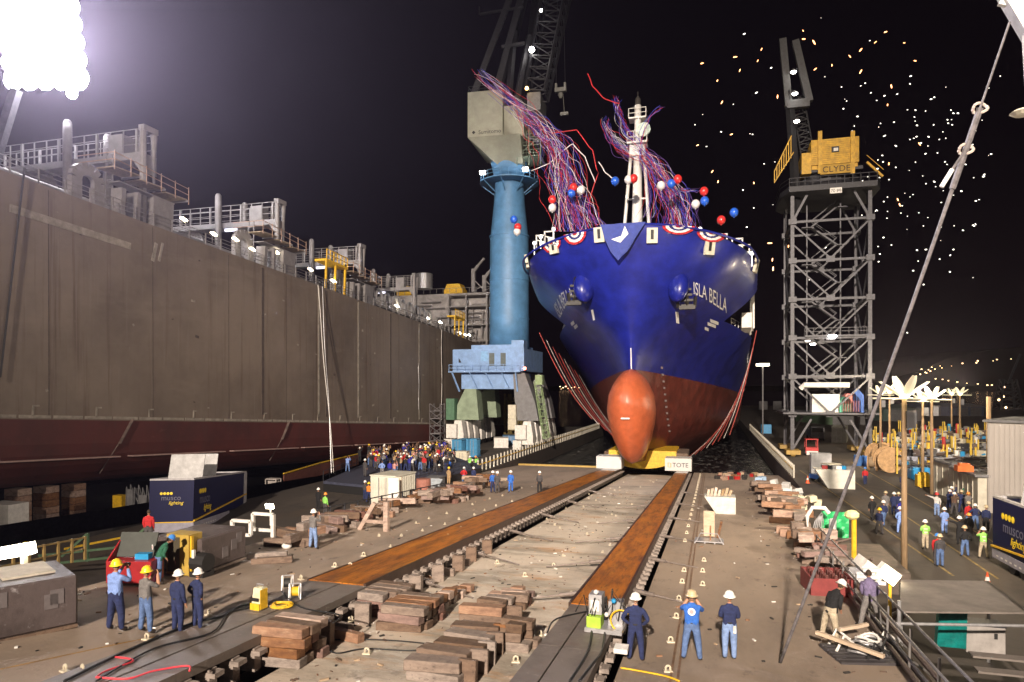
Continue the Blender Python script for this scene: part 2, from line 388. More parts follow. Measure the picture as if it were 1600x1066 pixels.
# flat bottom closing the shell
vs_ = []; fs = []
for j in range(61):
    s_ = stem(0)+(130-stem(0))*(j/60)**2.2; vs_ += [(-bre(s_, 0), s_, 0), (bre(s_, 0), s_, 0)]
    if j: fs.append((2*j-2, 2*j-1, 2*j+1, 2*j))
low.add(vs_, fs)
merge_smooth(low.build('lower_hull', hull_red_shaded, ship, smooth=True))
mid = hull_patch(11.8, 19.6, 130, 14, 60); merge_smooth(mid.build('upper_hull', hull_blue, ship, smooth=True))
fc = MB(); nh_, nu_ = 16, 34
for sg in (-1, 1):
    vs_ = []
    for i in range(nh_+1):
        for j in range(nu_+1):
            u_ = (j/nu_)**2.2; xt = bre(stem(28)+(19.0-stem(28))*u_, 28)
            h = 19.6+(HT(xt)-19.6)*i/nh_; s_ = stem(h)+(19.0-stem(h))*u_; vs_.append((sg*bre(s_, h), s_, h))
    n = nu_+1; fc.add(vs_, [(i*n+j, i*n+j+1, (i+1)*n+j+1, (i+1)*n+j) for i in range(nh_) for j in range(nu_)])
merge_smooth(fc.build('forecastle', hull_blue, ship, smooth=True))
# inner bulwark, forecastle deck and break bulkhead
def rim(h, s_end, n=40):
    L = []
    for sg in (-1, 1):
        row = [(sg*bre(stem(h)+(s_end-stem(h))*(j/n)**1.8, h), stem(h)+(s_end-stem(h))*(j/n)**1.8) for j in range(n+1)]
        L.append(row)
    return L[0][::-1]+L[1][1:]
dk = MB(); r_ = rim(24.6, 19.0); dk.poly([(x*.96, y+.7, 24.6) for x, y in r_], (0, 0, -.3)); dk.build('forecastle_deck', greyp, ship)
cap = MB(); r_ = rim(28.3, 19.0); cap.tube([(x, y, HT(x)) for x, y in r_], .14, 6); cap.build('bulwark_cap', hull_blue, ship)
bk = MB(); bk.poly([(-bre(19.0, h), 19.01, h) for h in (26, 24, 22, 19.6)]+[(bre(19.0, h), 19.01, h) for h in (19.6, 22, 24, 26)], (0, .1, 0)); bk.build('break_bulkhead', hull_blue, ship)
md = MB(); r_ = rim(19.5, 128, 50); md.poly([(x*.96, y+.9, 19.5) for x, y in r_], (0, 0, -.3)); md.build('main_deck', greyp, ship)
# egg shaped bulb
def bulb_w(h):
    # half width of the front view, 0 at the pointed foot and at the rounded crown
    xs = [(0, 0), (.15, .42), (.6, .95), (1.3, 1.45), (3.1, 2.2), (5, 2.7), (6.6, 2.9), (8.6, 2.68), (10, 2.1), (10.9, 1.5), (11.5, .85), (11.85, 0)]
    return 1.02*lerp(h, [a for a, b in xs], [b for a, b in xs])
mb = MB(); NS, NV = 22, 40; vs_ = []; fs = []; hc = 7.4
prof = []
for k in range(NV+1):
    h = 11.85*(1-math.cos(math.pi*k/NV))/2; prof.append((h, bulb_w(h)))
ringp = [(w_, h) for h, w_ in prof]+[(-w_, h) for h, w_ in prof[-2:0:-1]]
nr = len(ringp)
for i in range(NS+1):
    s_ = (i/NS)**2.4*16; f_ = math.sqrt(max(0, 1-(1-min(s_/5.5, 1))**2)) if i else .0
    low_f = 1.
    for (x, h) in ringp:
        foot = .9*s_/16
        vs_.append((x*f_*(1-.25*max(0, (s_-7)/9)), s_+ f_*(1.6*max(0, (hc-h)/hc)**1.5)*(1 if s_ < 12 else .4), hc+(h-hc)*f_))
for i in range(NS):
    for j in range(nr): fs.append((i*nr+j, i*nr+(j+1) % nr, (i+1)*nr+(j+1) % nr, (i+1)*nr+j))
mb.add(vs_, fs); merge_smooth(mb.build('bulbous_bow', bulb_red_lit, ship, smooth=True))
mb = MB(); mb.tube([(0, stem(h)-.02, h) for h in (11.6, 12.2, 13, 13.8, 14.4)], .07, 6); mb.build('stem_bar', white_mark, ship)
mb = MB(); mb.box((-.1, .24, 5.6), (1.0, .1, .16)); mb.build('bulb_mark', white_mark, ship)
# surface-mapped decoration
def on_hull(x, h, off=.04):
    s0 = S_of(x, h); e = .05
    n = Vector((1, 0, 0)) if False else None
    a = Vector((abs(x), s0, h)); bx = min(abs(x)+e, BB(h)*.999); b = Vector((bx, S_of(bx, h), h)); c = Vector((abs(x), S_of(x, h+e), h+e))
    nn = (b-a).cross(c-a)
    if nn.length < 1e-9: nn = Vector((0, -1, 0))
    nn.normalize()
    if nn.y > 0 or (abs(nn.y) < .02 and nn.x < 0): nn = -nn
    p = a+nn*off; sg = -1 if x < 0 else 1
    return Vector((p.x*sg, p.y, p.z))
def hull_text(name, body, pa, pb, size, mat, pad=1.0, rev=False):
    me = text_mesh(body, 1., 0.); xs = [v.co.x for v in me.vertices]; wd = max(xs)-min(xs); x0 = min(xs); mirror = pa.x < pb.x
    bm = bmesh.new(); bm.from_mesh(me); bmesh.ops.triangulate(bm, faces=bm.faces); bmesh.ops.subdivide_edges(bm, edges=[e for e in bm.edges if e.calc_length() > .35], cuts=1); bm.to_mesh(me); bm.free()
    for v in me.vertices:
        t = (v.co.x-x0)/wd
        x = pa.x+(pb.x-pa.x)*t; h = pa.z+(pb.z-pa.z)*t+v.co.y*size
        v.co = on_hull(x, h, .06)
    me.name = name; me.materials.clear(); me.materials.append(mat)
    o = bpy.data.objects.new(name, me); COL.objects.link(o); o.parent = ship; return o
pa, pb = hull_hit(1084, 462), hull_hit(1135, 486)
hm = pa.z*.5+pb.z*.5
pa.z, pb.z = hm+.35, hm-.35
hull_text('ship_name', 'ISLA BELLA', pa, pb, 1.75, white_mark)
hull_text('ship_name', 'ISLA BELLA', Vector((-pb.x-.2, 0, pb.z)), Vector((-pa.x, 0, pa.z)), 1.75, white_mark)
# small draught / tug marks
for (px, py, wd, hh) in ((1058, 496, .35, 1.1), (1116, 503, 1.1, .3), (1112, 508, 1.1, .3), (1104, 514, .5, .3), (927, 492, .35, 1.1), (895, 505, .9, .3), (900, 510, .9, .3)):
    p = hull_hit(px, py)
    if not p: continue
    mb = MB(); a = [on_hull(p.x+dx*wd/2, p.z+dz*hh/2, .05) for dx, dz in ((-1, -1), (1, -1), (1, 1), (-1, 1))]; mb.add(a, [(0, 1, 2, 3)]); mb.build('hull_mark', white_mark, ship)
for k in range(11):
    h = 12.6-k*.85; x = 3.2+.05*k; a = [on_hull(x+dx, h+dz, .05) for dx, dz in ((-.12, -.13), (.12, -.13), (.12, .13), (-.12, .13))]; mb = MB(); mb.add(a, [(0, 1, 2, 3)]); mb.build('draught_mark', M('faded_mark', (.32, .26, .28), .6), ship)
# hawse domes and anchors
anchor_m = M('anchor_black', (.025, .022, .02), .55, .2, .4, 4)
for sg, (px, py), (ax_, ay_) in ((-1, (913, 449), (903, 456)), (1, (1060, 448), (1071, 462))):
    p = hull_hit(px, py); q = p+Vector((0, -.1, 0))
    rot = Euler((R(-25), 0, R(28*sg)))
    mm = rot.to_matrix()
    mb = MB(); mb.sphere((0, 0, 0), 1., 18, (1.2, 1.5, 2.1)); mb.v = [tuple(Matrix.Rotation(R(14*sg), 3, 'Y') @ (mm @ Vector(v))+q) for v in mb.v]
    dome = mb.build('hawse_dome', hull_blue, ship, smooth=True)
    c = hull_hit(ax_, ay_)+Vector((0, -1.3, 0))
    mb = MB(); mb.beam(c+Vector((0, 0, 2.0)), c+Vector((.25*sg, .2, -1.7)), .38)
    for k in range(4): mb.box(c+Vector((.1*sg*k, .06*k, .5-.65*k)), (1.5-.0*k, .35, .26))
    mb.box(c+Vector((.25*sg, .1, -1.7)), (1.9, .5, .45)); mb.beam(c+Vector((-.8, .1, -1.7)), c+Vector((-1.0, -.1, -.4)), .3); mb.beam(c+Vector((1.1, .1, -1.7)), c+Vector((1.25, -.1, -.4)), .3)
    mb.build('anchor', anchor_m, ship)
# fairlead boxes along the bulwark
for px, py in ((937, 364), (1019, 365), (866, 382), (1108, 383), (824, 406), (1180, 412)):
    p = hull_hit(px, py+3)
    if not p: continue
    c = on_hull(p.x, p.z, .12); ang = math.atan2((on_hull(p.x+.1, p.z)-on_hull(p.x-.1, p.z)).y, .2)
    f = MB(); f.box((0, 0, 0), (1.25, .35, 1.75)); o = f.build('fairlead', creamp, ship, loc=c, rot=(R(12), 0, ang)); g = MB(); g.box((0, -.19, .1), (.35, .06, 1.1)); g.build('opening', blk, o)
# foremast
mast_m = M('mast_white', (.70, .69, .68), .45, 0, .1, 2)
mt = None
mt = thing('foremast', 'tall white tripod foremast on the blue bow with a lamp platform on top', 'mast', TM @ Vector((0, 11.2, 26.0)), rx=TILT); mt.scale = (1, 1, 1.08)
mb = MB(); mb.tube([(0, 0, 0), (0, 0, 15.5)], .85, 12, .5); mb.tube([(0, 0, 15.5), (0, 0, 20.6)], .45, 10); mb.build('mast_tube', mast_m, mt, smooth=True)
for sg in (-1, 1):
    mb = MB(); mb.tube([(sg*2.6+(.5 if sg < 0 else -.6), -.3, .0), (sg*.75, 0, 16)], .23, 8); mb.build('leg', mast_m, mt, smooth=True)
mb = MB(); mb.beam((-1.9, -.2, 1.2), (1.9, -.2, 1.2), .25); mb.beam((-1.4, -.2, 8.6), (1.4, -.2, 8.6), .18); mb.box((0, 0, 15.6), (2.6, 2, .25)); mb.box((0, 0, 14.6), (2.0, 1.6, 1.4)); mb.box((-.0, 0, 18.8), (2.3, 1.6, .18))
for z in (16.3, 17.0): 
    for a, b in (((-1.3, -1), (1.3, -1)), ((1.3, -1), (1.3, 1)), ((-1.3, -1), (-1.3, 1)), ((-1.3, 1), (1.3, 1))): mb.beam((*a, z), (*b, z), .06)
for x in (-1.3, -.45, .45, 1.3): mb.beam((x, -1, 15.6), (x, -1, 17), .07)
for z in (19.4, 20.0):
    for a, b in (((-1.15, -.8), (1.15, -.8)), ((1.15, -.8), (1.15, .8)), ((-1.15, -.8), (-1.15, .8))): mb.beam((*a, z), (*b, z), .06)
for x in (-1.15, 0, 1.15): mb.beam((x, -.8, 18.8), (x, -.8, 20), .07)
mb.build('platform', mast_m, mt)
mb = MB(); mb.lathe([(.3, 0), (.38, .3), (.38, .9), (.1, 1.3)], 10, (0, 0, 20.5)); mb.tube([(0, 0, 21.5), (0, 0, 22.4)], .06, 5); mb.build('top_lamp', dark_m, mt)
mb = MB(); mb.lathe([(.9, -.1), (.9, .1)], 12, (.9, -.9, 17.1), 'Y'); mb.build('horn_disc', M('pale_green_disc', (.5, .62, .58), .5), mt)
# horse-shoe name board: drape with the star
drape_m = M('drape_blue', (.035, .055, .27), .75, 0, .15, 2)
pts = [(-2.9, 28.35), (2.3, 28.35), (1.1, 26.6), (.1, 25.1), (-.9, 24.1), (-1.8, 25.2), (-2.5, 26.7)]
def stem_drape(pts, yoff, name, mat, sub=6):
    bm = bmesh.new(); vv = [bm.verts.new((x, 0, z)) for x, z in pts]; bm.faces.new(vv); bmesh.ops.triangulate(bm, faces=bm.faces)
    bmesh.ops.subdivide_edges(bm, edges=bm.edges, cuts=sub, use_grid_fill=True)
    for v in bm.verts:
        x, z = v.co.x, v.co.z; v.co.y = S_of(x, min(z, 28.3))*.35+stem(28.3)*.65-yoff-.45+.10*math.sin(x*3)
    me = bpy.data.meshes.new(name); bm.to_mesh(me); bm.free(); me.materials.append(mat); o = bpy.data.objects.new(name, me); COL.objects.link(o)
    sd_ = o.modifiers.new('thick', 'SOLIDIFY'); sd_.thickness = .04; return o
dr = stem_drape(pts, .0, 'bow_drape', drape_m); dr.matrix_world = TM; tag(dr, 'blue pointed drape with a white star emblem over the top of the stem', 'drape')
st_ = stem_drape([(-1.7, 26.6), (-.5, 26.85), (-.1, 28.0), (.3, 27.1), (-.6, 26.1)], .1, 'star_emblem', white_mark, 3); st_.parent = dr
# bunting
bred, bwhite, bblue = M('bunting_red', (.45, .02, .03), .8), M('bunting_white', (.75, .73, .72), .8, var=.1), M('bunting_blue', (.02, .03, .16), .8)
def bunting(x, r0, sq, label):
    t = thing('bunting', label, 'bunting', group='bunting fans along the bulwark'); t.matrix_world = TM
    for nm, mat, a, b in (('red_band', bred, .80, 1.0), ('white_band', bwhite, .58, .8), ('blue_band', bblue, .38, .58), ('inner_white_band', bwhite, .2, .38), ('red_centre', bred, .0, .2)):
        mb = MB(); vs_ = []; n = 16
        for k in range(n+1):
            an = math.pi*k/n; wob = .08*math.sin(k*2.4)
            for rr in (a, b):
                vs_.append(on_hull(x+r0*rr*math.cos(an), HT(x)+.05-r0*sq*rr*math.sin(an), .2+wob))
        mb.add(vs_, [(2*k, 2*k+1, 2*k+3, 2*k+2) for k in range(n)]); o = mb.build(nm, mat, t); so_ = o.modifiers.new('thick', 'SOLIDIFY'); so_.thickness = .03
for x, r0, sq, lb in ((-6.2, 1.45, .85, 'red white and blue bunting fan just left of the star drape'), (-9.4, 1.3, .9, 'red white and blue bunting fan at the left shoulder of the bow'), (5.9, 1.8, .5, 'red white and blue bunting fan just right of the star drape'), (9.5, 1.6, .6, 'red white and blue bunting fan at the right shoulder of the bow')): bunting(x, r0, sq, lb)
# mooring gear and small lights on the bulwark
k = 0
for px, py, lb in ((845, 376, 'leftmost'), (858, 370, 'left'), (1128, 375, 'inner right'), (1152, 382, 'right'), (1163, 392, 'rightmost')):
    p = onY(px, py, 90)
    mb = MB(); mb.beam((-.6, 0, -1), (-.6, 0, .7), .16); mb.beam((.6, 0, -1), (.6, 0, .7), .16); mb.beam((-.7, 0, .7), (.7, 0, .7), .16); mb.beam((-.6, 0, .1), (.6, .3, -.2), .12); mb.box((.2, .2, -.4), (.7, .6, .6))
    o = mb.build('pipe_hoop', whitep, loc=p); tag(o, f'{lb} white pipe frame standing on the forecastle edge', 'frame', 'white frames on the forecastle')
for px, py in ((845, 370), (865, 358), (1094, 358), (1104, 367), (1175, 396), (835, 380)):
    p = onY(px, py, 89); mb = MB(); mb.sphere((0, 0, 0), .28, 8); mb.tube([(0, 0, 0), (0, 0, -1.6)], .06, 5); o = mb.build('rail_lamp', M('lit_small', (.8, .8, .8), emit=(1, .95, .9), es=1.6, nosample=True), loc=p)
    tag(o, 'small round white lamp on the forecastle rail', 'lamp', 'small lamps on the forecastle rail')
# deck structure just visible behind the flare
mb = MB()
for side, x in (('r', 15.5),):
    for y in (24, 27, 31): mb.beam((x, y, 19.2), (x, y, 24.3), .25)
    mb.beam((x, 24, 24.3), (x, 31, 24.3), .25); mb.beam((x, 24, 22), (x, 31, 22), .18); mb.box((14.6, 28, 20.6), (1.4, 6, 2.2)); mb.beam((12, 24, 24.3), (15.5, 24, 24.3), .3)
mb.build('deck_housing', whitep, ship)
for sg in (-1, 1):
    mb = MB()
    for z in (20.2, 20.8): mb.tube([(sg*(bre(y, 19.4)-.25), y, z) for y in range(24, 61, 2)], .04, 5)
    for y in range(24, 60, 2): mb.beam((sg*(bre(y, 19.4)-.25), y, 19.3), (sg*(bre(y, 19.4)-.25), y, 20.8), .09)
    mb.build('side_rail', whitep, ship)
mb = MB(); mb.b2(-3, 3, 14, 17, 19.4, 22)
mb.build('deck_housing', whitep, ship)
# cradle: yellow saddle and the two boards
sdl = thing('fore_poppet', 'yellow curved cradle saddle under the red bulb at the ways end', 'cradle', (AX+.4, 95.6, S(96)))
mb = MB(); pr = []
n = 16
for i in range(n+1):
    a = math.pi*i/n; pr.append((4.6*math.cos(a)*-1, 0, 2.3-1.9*math.sin(a)))
pr += [(4.6-9.2*i/6, 0, 2.9) for i in range(7)]
mb.poly(pr, (0, 9, 0)); mb.build('saddle', yel, sdl)
for x in (-4.4, 5.2):
    mb = MB(); mb.b2(x-.9, x+.9, .5, 8, .4, 2.6); mb.build('poppet_block', wood_b, sdl)
for X, body, lb in ((-13.3, '', 'blank white board on the end of the left launching way'), (-4.15, 'TOTE', 'white board lettered TOTE on the end of the right launching way')):
    t = thing('end_board', lb, 'board', (X+.0, 92.5, S(92.5)+.42))
    mb = MB(); mb.b2(-1.7, 1.7, 0, 3, 0, 1.65); mb.build('board', M('board_white', (.58, .58, .58), .6, var=.05), t)
    if body:
        text_obj('board_text', body, .82, M('letter_grey', (.05, .05, .07), var=0), t, (.28, -.02, .5), FRONT)
        mb = MB(); mb.beam((-1.35, -.03, .5), (-.9, -.03, .5), .12, .04); mb.beam((-1.35, -.03, 1.05), (-.9, -.03, 1.05), .12, .04); mb.beam((-1.3, -.03, .5), (-1.3, -.03, 1.05), .12, .04); mb.beam((-.95, -.03, .5), (-.95, -.03, 1.05), .12, .04); mb.build('logo', M('logo_gold', (.6, .42, .2), var=0), t)
# restraining ropes down both flanks
rope_r, rope_w = M('red_rope', (.36, .05, .04), .7, var=.4, scale=1), M('white_rope', (.62, .58, .55), .7, var=.5, scale=1)
ropes = []
for i in range(8):
    f = i/7; a = TM @ Vector((-15.3+.6*f, 19+4.2*i, 18.6-.6*i)); b = onY(925+11*i, 655+9*i, 99-.8*i); ropes.append((a, b, i, 'left'))
for i in range(9):
    f = i/8; a = TM @ Vector((15.6-.1*f, 19+4.5*i, 18.2-.9*i)); b = onY(1140-9*i, 680+5*i, 99-.6*i); ropes.append((a, b, i, 'right'))
for a, b, i, side in ropes:
    pts = []
    for k in range(13):
        t = k/12; p = a.lerp(b, t); p.z -= 1.2*math.sin(math.pi*t)
        q = TMI @ p; bb = bre(q.y, min(max(q.z, .1), 19))+.12+.1*(i%3)
        if abs(q.x) < bb and q.z > 1: q.x = math.copysign(bb, q.x); p = TM @ q
        pts.append(p)
    mb = MB(); mb.tube(pts, .035 if i % 3 else .06, 5); o = mb.build('rope', rope_r if i % 3 != 1 else rope_w)
    tag(o, f"{'red' if i % 3 != 1 else 'white'} rope running from the deck edge down the {side} flank of the ship", 'rope', f'ropes down the {side} flank')
# ================================================================ tanker on the building slip
TX = -46.
tk_m = layered('tanker_primer', (.195, .158, .128), [((.085, .065, .05), .06, .40, .66, (1, 1, 1), .8), ((.23, .19, .155), .3, .55, .75, (1, .25, 1.2), .6), ((.085, .055, .038), .45, .55, .70, (1, 2.6, .09), .85), ((.21, .18, .15), .9, .58, .72, (1, 2.0, .1), .6), ((.30, .27, .23), 2.2, .66, .72, (1, 1, 1), .6)], rough=.6, bump=.5, bscale=.45)
tk_red = layered('tanker_red', (.085, .017, .014), [((.04, .012, .01), .2, .42, .68, (1, 1, 1), .8), ((.16, .07, .06), .8, .62, .75, (1, .7, 2), .6), ((.06, .025, .02), .7, .55, .7, (1, 2, .3), .6)], rough=.65, bump=.08)
tk_grey = M('tanker_grey_paint', (.20, .19, .195), .55, 0, .2, 1)
tk = thing('tanker', 'huge unfinished grey-brown tanker hull with dark red bottom on the left slip', 'ship', (TX, 0, S(0)+ (25-.0)-S(34.5)-.0567*34.5+0), rx=0)
def TZ(Y): return 26.95-SL*Y      # deck edge height
tk.location = (0, 0, 0)
def sheet(prof, y0, y1, ny, name, mat, par, nsub=1):
    mb = MB(); vs_ = []
    for i in range(ny+1):
        y = y0+(y1-y0)*i/ny
        for (x, dz) in prof: vs_.append((x, y, TZ(y)+dz))
    n = len(prof); mb.add(vs_, [(i*n+j, i*n+j+1, (i+1)*n+j+1, (i+1)*n+j) for i in range(ny) for j in range(n-1)])
    return mb.build(name, mat, par)
Y0T, Y1T = 2, 158
sheet([(TX-30, 0), (TX, 0), (TX, -16.8)], Y0T, Y1T, 60, 'side_shell', tk_m, tk)
bil = [(TX, -16.8), (TX, -18.6)]+[(TX-3.2*(1-math.cos(R(a))), -18.6-3.2*math.sin(R(a))) for a in (15, 30, 45, 60, 75, 90)]+[(TX-30, -21.8)]
o = sheet(bil, Y0T, Y1T, 60, 'bottom_shell', tk_red, tk)
for nm, prof, m_ in (('after_end', 1, tk_m),):
    mb = MB(); y = Y1T; mb.poly([(TX, y, TZ(y)), (TX, y, TZ(y)-22), (TX-30, y, TZ(y)-22), (TX-30, y, TZ(y))], (0, .2, 0)); mb.build(nm, m_, tk)
# weld seams, bands and pale markings on the shell
seam = M('weld_seam', (.30, .27, .23), .6, 0, .4, 1.5)
def side_bar(name, y0, z0, y1, z1, wd, mat, d=.02, X=TX):
    mb = MB(); mb.beam((X+d, y0, z0), (X+d, y1, z1), d*2, wd); o = mb.build(name, mat, tk); return o
def sp_(px, py): p = onX(px, py, TX); return p.y, p.z
for (a, b, wd, nm) in (((15, 325), (204, 385), .55, 'pale_band'), ((244, 380), (238, 408), .35, 'pale_band'), ((254, 380), (248, 408), .25, 'pale_band')):
    y0, z0 = sp_(*a); y1, z1 = sp_(*b); side_bar(nm, y0, z0, y1, z1, wd, seam)
mb = MB()
for i in range(60):
    y = Y0T+2.6*i
    if y > Y1T-3: break
    mb.beam((TX+.02, y, TZ(y)-16.6), (TX+.02, y+2.4, TZ(y+2.4)-16.6), .05, .22)
    if i % 2: mb.beam((TX+.02, y+1, TZ(y)-16.6), (TX+.02, y+1.05, TZ(y)-15.9), .05, .14); mb.beam((TX+.02, y+1, TZ(y)-15.9), (TX+.02, y+1.5, TZ(y)-15.9), .05, .12)
mb.build('bilge_seam', seam, tk)
dseam = M('dark_streak', (.085, .065, .055), .7, 0, .4, 1.5)
for px, py in ((410, 440), (498, 455), (510, 460), (560, 480), (610, 498), (655, 510), (690, 520)):
    y0, z0 = sp_(px, py); mb = MB(); mb.beam((TX+.02, y0, TZ(y0)-.3), (TX+.02, y0, TZ(y0)-16), .05, .35); mb.build('shell_streak', dseam if px % 20 == 10 else seam, tk)
for px in (205, 450):
    y0, z0 = sp_(px, 600); mb = MB(); p_ = [(TX+.03, y0, TZ(y0)-16.7), (TX+.03, y0-1.3, TZ(y0)-18.6), (TX-.9, y0-2.2, TZ(y0)-20.9)]
    for a, b in zip(p_, p_[1:]): mb.beam(a, b, .5, .06)
    mb.build('block_seam', M('primer_band', (.13, .09, .08), .7, 0, .5, 2), tk)
rp = random.Random(8)
for k in range(34):
    y0 = 32+rp.random()*90; z0 = TZ(y0)-rp.uniform(1.5, 15.5); s_ = rp.uniform(.08, .3); side_bar('paint_patch', y0, z0, y0+s_*rp.uniform(.6, 2.5), z0+rp.uniform(-.1, .1), s_, seam if k % 3 else dseam, .015)
for k in range(9):
    y0 = 38+9.6*k; side_bar('plate_seam', y0, TZ(y0)-.2, y0+.05, TZ(y0)-16.5, .05, dseam, .012)
for k in range(0): mb = MB(); z_ = -3.4-3.5*k; mb.beam((TX+.01, 6, TZ(6)+z_), (TX+.01, 150, TZ(150)+z_), .03, .05); mb.build('plate_seam', dseam, tk)
# plates hanging off the bilge keel
mb = MB(); y = 20
while y < 150:
    mb.box((TX-.1, y+6, TZ(y+6)-19.7), (.9, 11.2, .1), rx=TILT); y += 12.4
mb.build('bilge_keel', M('pale_bilge', (.36, .24, .22), .6), tk)
# deck edge rail
mb = MB()
for i in range(70):
    y = 8+2.1*i
    if y > 140: break
    mb.beam((TX-.15, y, TZ(y)), (TX-.15, y, TZ(y)+1.15), .09); 
    for dz in (.45, .8, 1.15): mb.beam((TX-.15, y, TZ(y)+dz), (TX-.15, y+2.1, TZ(y+2.1)+dz), .05)
r_o = mb.build('deck_rail', tk_grey, tk)
# transverse deck gantries
def gantry():
    t = thing('deck_gantry', 'x', 'gantry')
    for y in (-.6, .6):
        mb = MB(); mb.tube([(0, y, 0), (0, y, 8.2), (0, y*.9, 8.8)], .28, 8); mb.build('post', tk_grey, t, smooth=False)
    mb = MB(); mb.b2(-.3, .3, -.8, .8, 8.4, 8.9); mb.b2(-24, 0, -.9, .9, 5.9, 6.5); mb.poly([(0, -.9, 5.9), (0, -.9, 4.8), (-.9, -.9, 5.9)], (0, 1.8, 0)); mb.build('catwalk', tk_grey, t)
    mb = MB()
    for y in (-.85, .85):
        for dz in (.7, 1.4, 2.0): mb.beam((-24, y, 6.5+dz), (-.2, y, 6.5+dz), .06)
        for k in range(17): mb.beam((-.4-1.45*k, y, 6.5), (-.4-1.45*k, y, 8.5), .09 if k % 3 else .2)
    mb.build('handrail', tk_grey, t)
    for x, h in ((-7.6, 9.6), (-6.0, 9.1)):
        mb = MB(); mb.tube([(x, -1.3 if x < -7 else 1.4, 0), (x, -1.3 if x < -7 else 1.4, h-.7), (x, -1.3 if x < -7 else 1.4, h)], .4, 10, .36); mb.sphere((x, -1.3 if x < -7 else 1.4, h), .36, 10); mb.build('vent_post', tk_grey, t, smooth=True)
    mb = MB(); mb.poly([(-17, 0, 0), (-14.5, 0, 4.6), (-13, 0, 5.9), (-11.5, 0, 5.9), (-9.5, 0, 2.5), (-9.5, 0, .5), (-12, 0, 4.6), (-13.6, 0, 4.2), (-15.6, 0, 0)], (0, .5, 0)); mb.build('knee_bracket', tk_grey, t)
    mb = MB(); mb.b2(-3.4, -1.9, -.95, .4, 6.5, 8.2); mb.build('control_box', tk_grey, t)
    for x in (-6.5, -16):
        mb = MB(); mb.b2(x-.8, x+.8, -.6, -.3, 5.55, 5.88); mb.build('lamp', M('dim_tube_lamp', (.8, .8, .8), emit=(.8, .8, 1), es=1.1, nosample=True), t)
    mb = MB()
    for k in range(8): mb.beam((-3.6, -1, .8+.7*k), (-2.9, -1, .8+.7*k), .06)
    mb.beam((-3.6, -1, 0), (-3.6, -1, 6.4), .09); mb.beam((-2.9, -1, 0), (-2.9, -1, 6.4), .09); mb.build('ladder', tk_grey, t)
    return t
for Y, nm, sc in ((48.4, 'nearest', 1), (67.4, 'second', .97), (86.3, 'third', .95), (104.5, 'farthest', .93)):
    inst('gantry', gantry, (TX-1.2, Y, TZ(Y)-.05), 0, f'{nm} of the grey tubular gantries with catwalk across the tanker deck', 'gantry', 'gantries across the tanker deck', sc)
# big pipes, arches, plates behind the rail
def arch():
    t = thing('deck_arch', 'x', 'arch'); mb = MB()
    for y in (0,):
        pts = [(0, -1.2, 0), (0, -1.2, 2.6)]+[(0, -1.2*math.cos(R(a)), 2.6+1.0*math.sin(R(a))) for a in (30, 60, 90, 120, 150)]+[(0, 1.2, 2.6), (0, 1.2, 0)]
        for a, b in zip(pts, pts[1:]): mb.beam(a, b, .5, 1.1)
    mb.build('arch_plate', tk_grey, t); return t
def shelter():
    t = thing('deck_shelter', 'x', 'shelter'); mb = MB(); mb.b2(-1.6, .0, 0, 3.2, 0, 3.9); mb.build('wall', tk_grey, t); mb = MB()
    mb.b2(-1.6, .02, -2.4, -1.9, 0, 3.6); mb.b2(-1.6, 0, -4.6, -4.0, 0, 3.4); mb.b2(-1.7, 0, -5, 3.3, 3.91, 4.05); mb.build('frame_plate', tk_grey, t); return t
def scaffold_walk(L=8, n=3):
    t = thing('scaffold_platform', 'x', 'scaffold')
    for k in range(n):
        mb = MB(); y0 = k*L/n; mb.b2(-.9, .9, y0, y0+L/n-.12, -.09-.3*k, .0-.3*k); mb.build('plank_deck', M('scaffold_plank', (.26, .20, .14), .8, var=.3, scale=3), t)
        mb = MB(); mb.b2(-1.0, 1.0, y0+L/n-.2, y0+L/n-.08, -.24-.3*k, -.1-.3*k); mb.build('edge_beam', tk_grey, t)
    mb = MB()
    for k in range(6):
        y = k*L/5; z = -.3*k*.5; mb.tube([(.95, y, -.3+z), (.95, y, 1.25+z)], .04, 5)
        if k: 
            for dz in (.55, 1.1): mb.tube([(.95, y-L/5, dz+z+.15), (.95, y, dz+z)], .04, 5)
    for dz in (.55, 1.1): mb.tube([(-2.8, 0, dz), (.95, 0, dz)], .04, 5)
    mb.build('guard_rail', M('rusty_tube', (.35, .23, .17), .6, .2, .3, 4), t); return t
for Y, nm in ((42.3, 'nearest'), (61, 'middle'), (80, 'farthest')):
    inst('arch', arch, (TX-1.3, Y, TZ(Y)-.1), 0, f'{nm} grey plate arch standing behind the tanker deck rail', 'arch', 'plate arches on the tanker deck', .85)
    inst('shelter', shelter, (TX-.3, Y+5.6, TZ(Y+5.6)-.15), 0, f'{nm} grey steel shelter at the tanker deck edge', 'shelter', 'shelters at the tanker deck edge', .72, TILT)
    inst('scaf', scaffold_walk, (TX-.4, Y+.9, TZ(Y)+3.4), 0, f'{nm} scaffold walkway with rusty rails above the tanker side', 'scaffold', 'scaffold walkways on the tanker')
# long deck pipes
for k, (dx, r_, z) in enumerate(((-5, .45, 1.6), (-7.4, .7, 1.2), (-11, 1.1, 2.0))):
    mb = MB(); mb.tube([(TX+dx, 6, TZ(6)+z), (TX+dx, 138, TZ(138)+z)], r_, 12); o = mb.build('deck_pipe', tk_grey, smooth=True); tag(o, ('thin', 'medium', 'thickest')[k]+' grey pipe running along the tanker deck', 'pipe', 'pipes along the tanker deck')
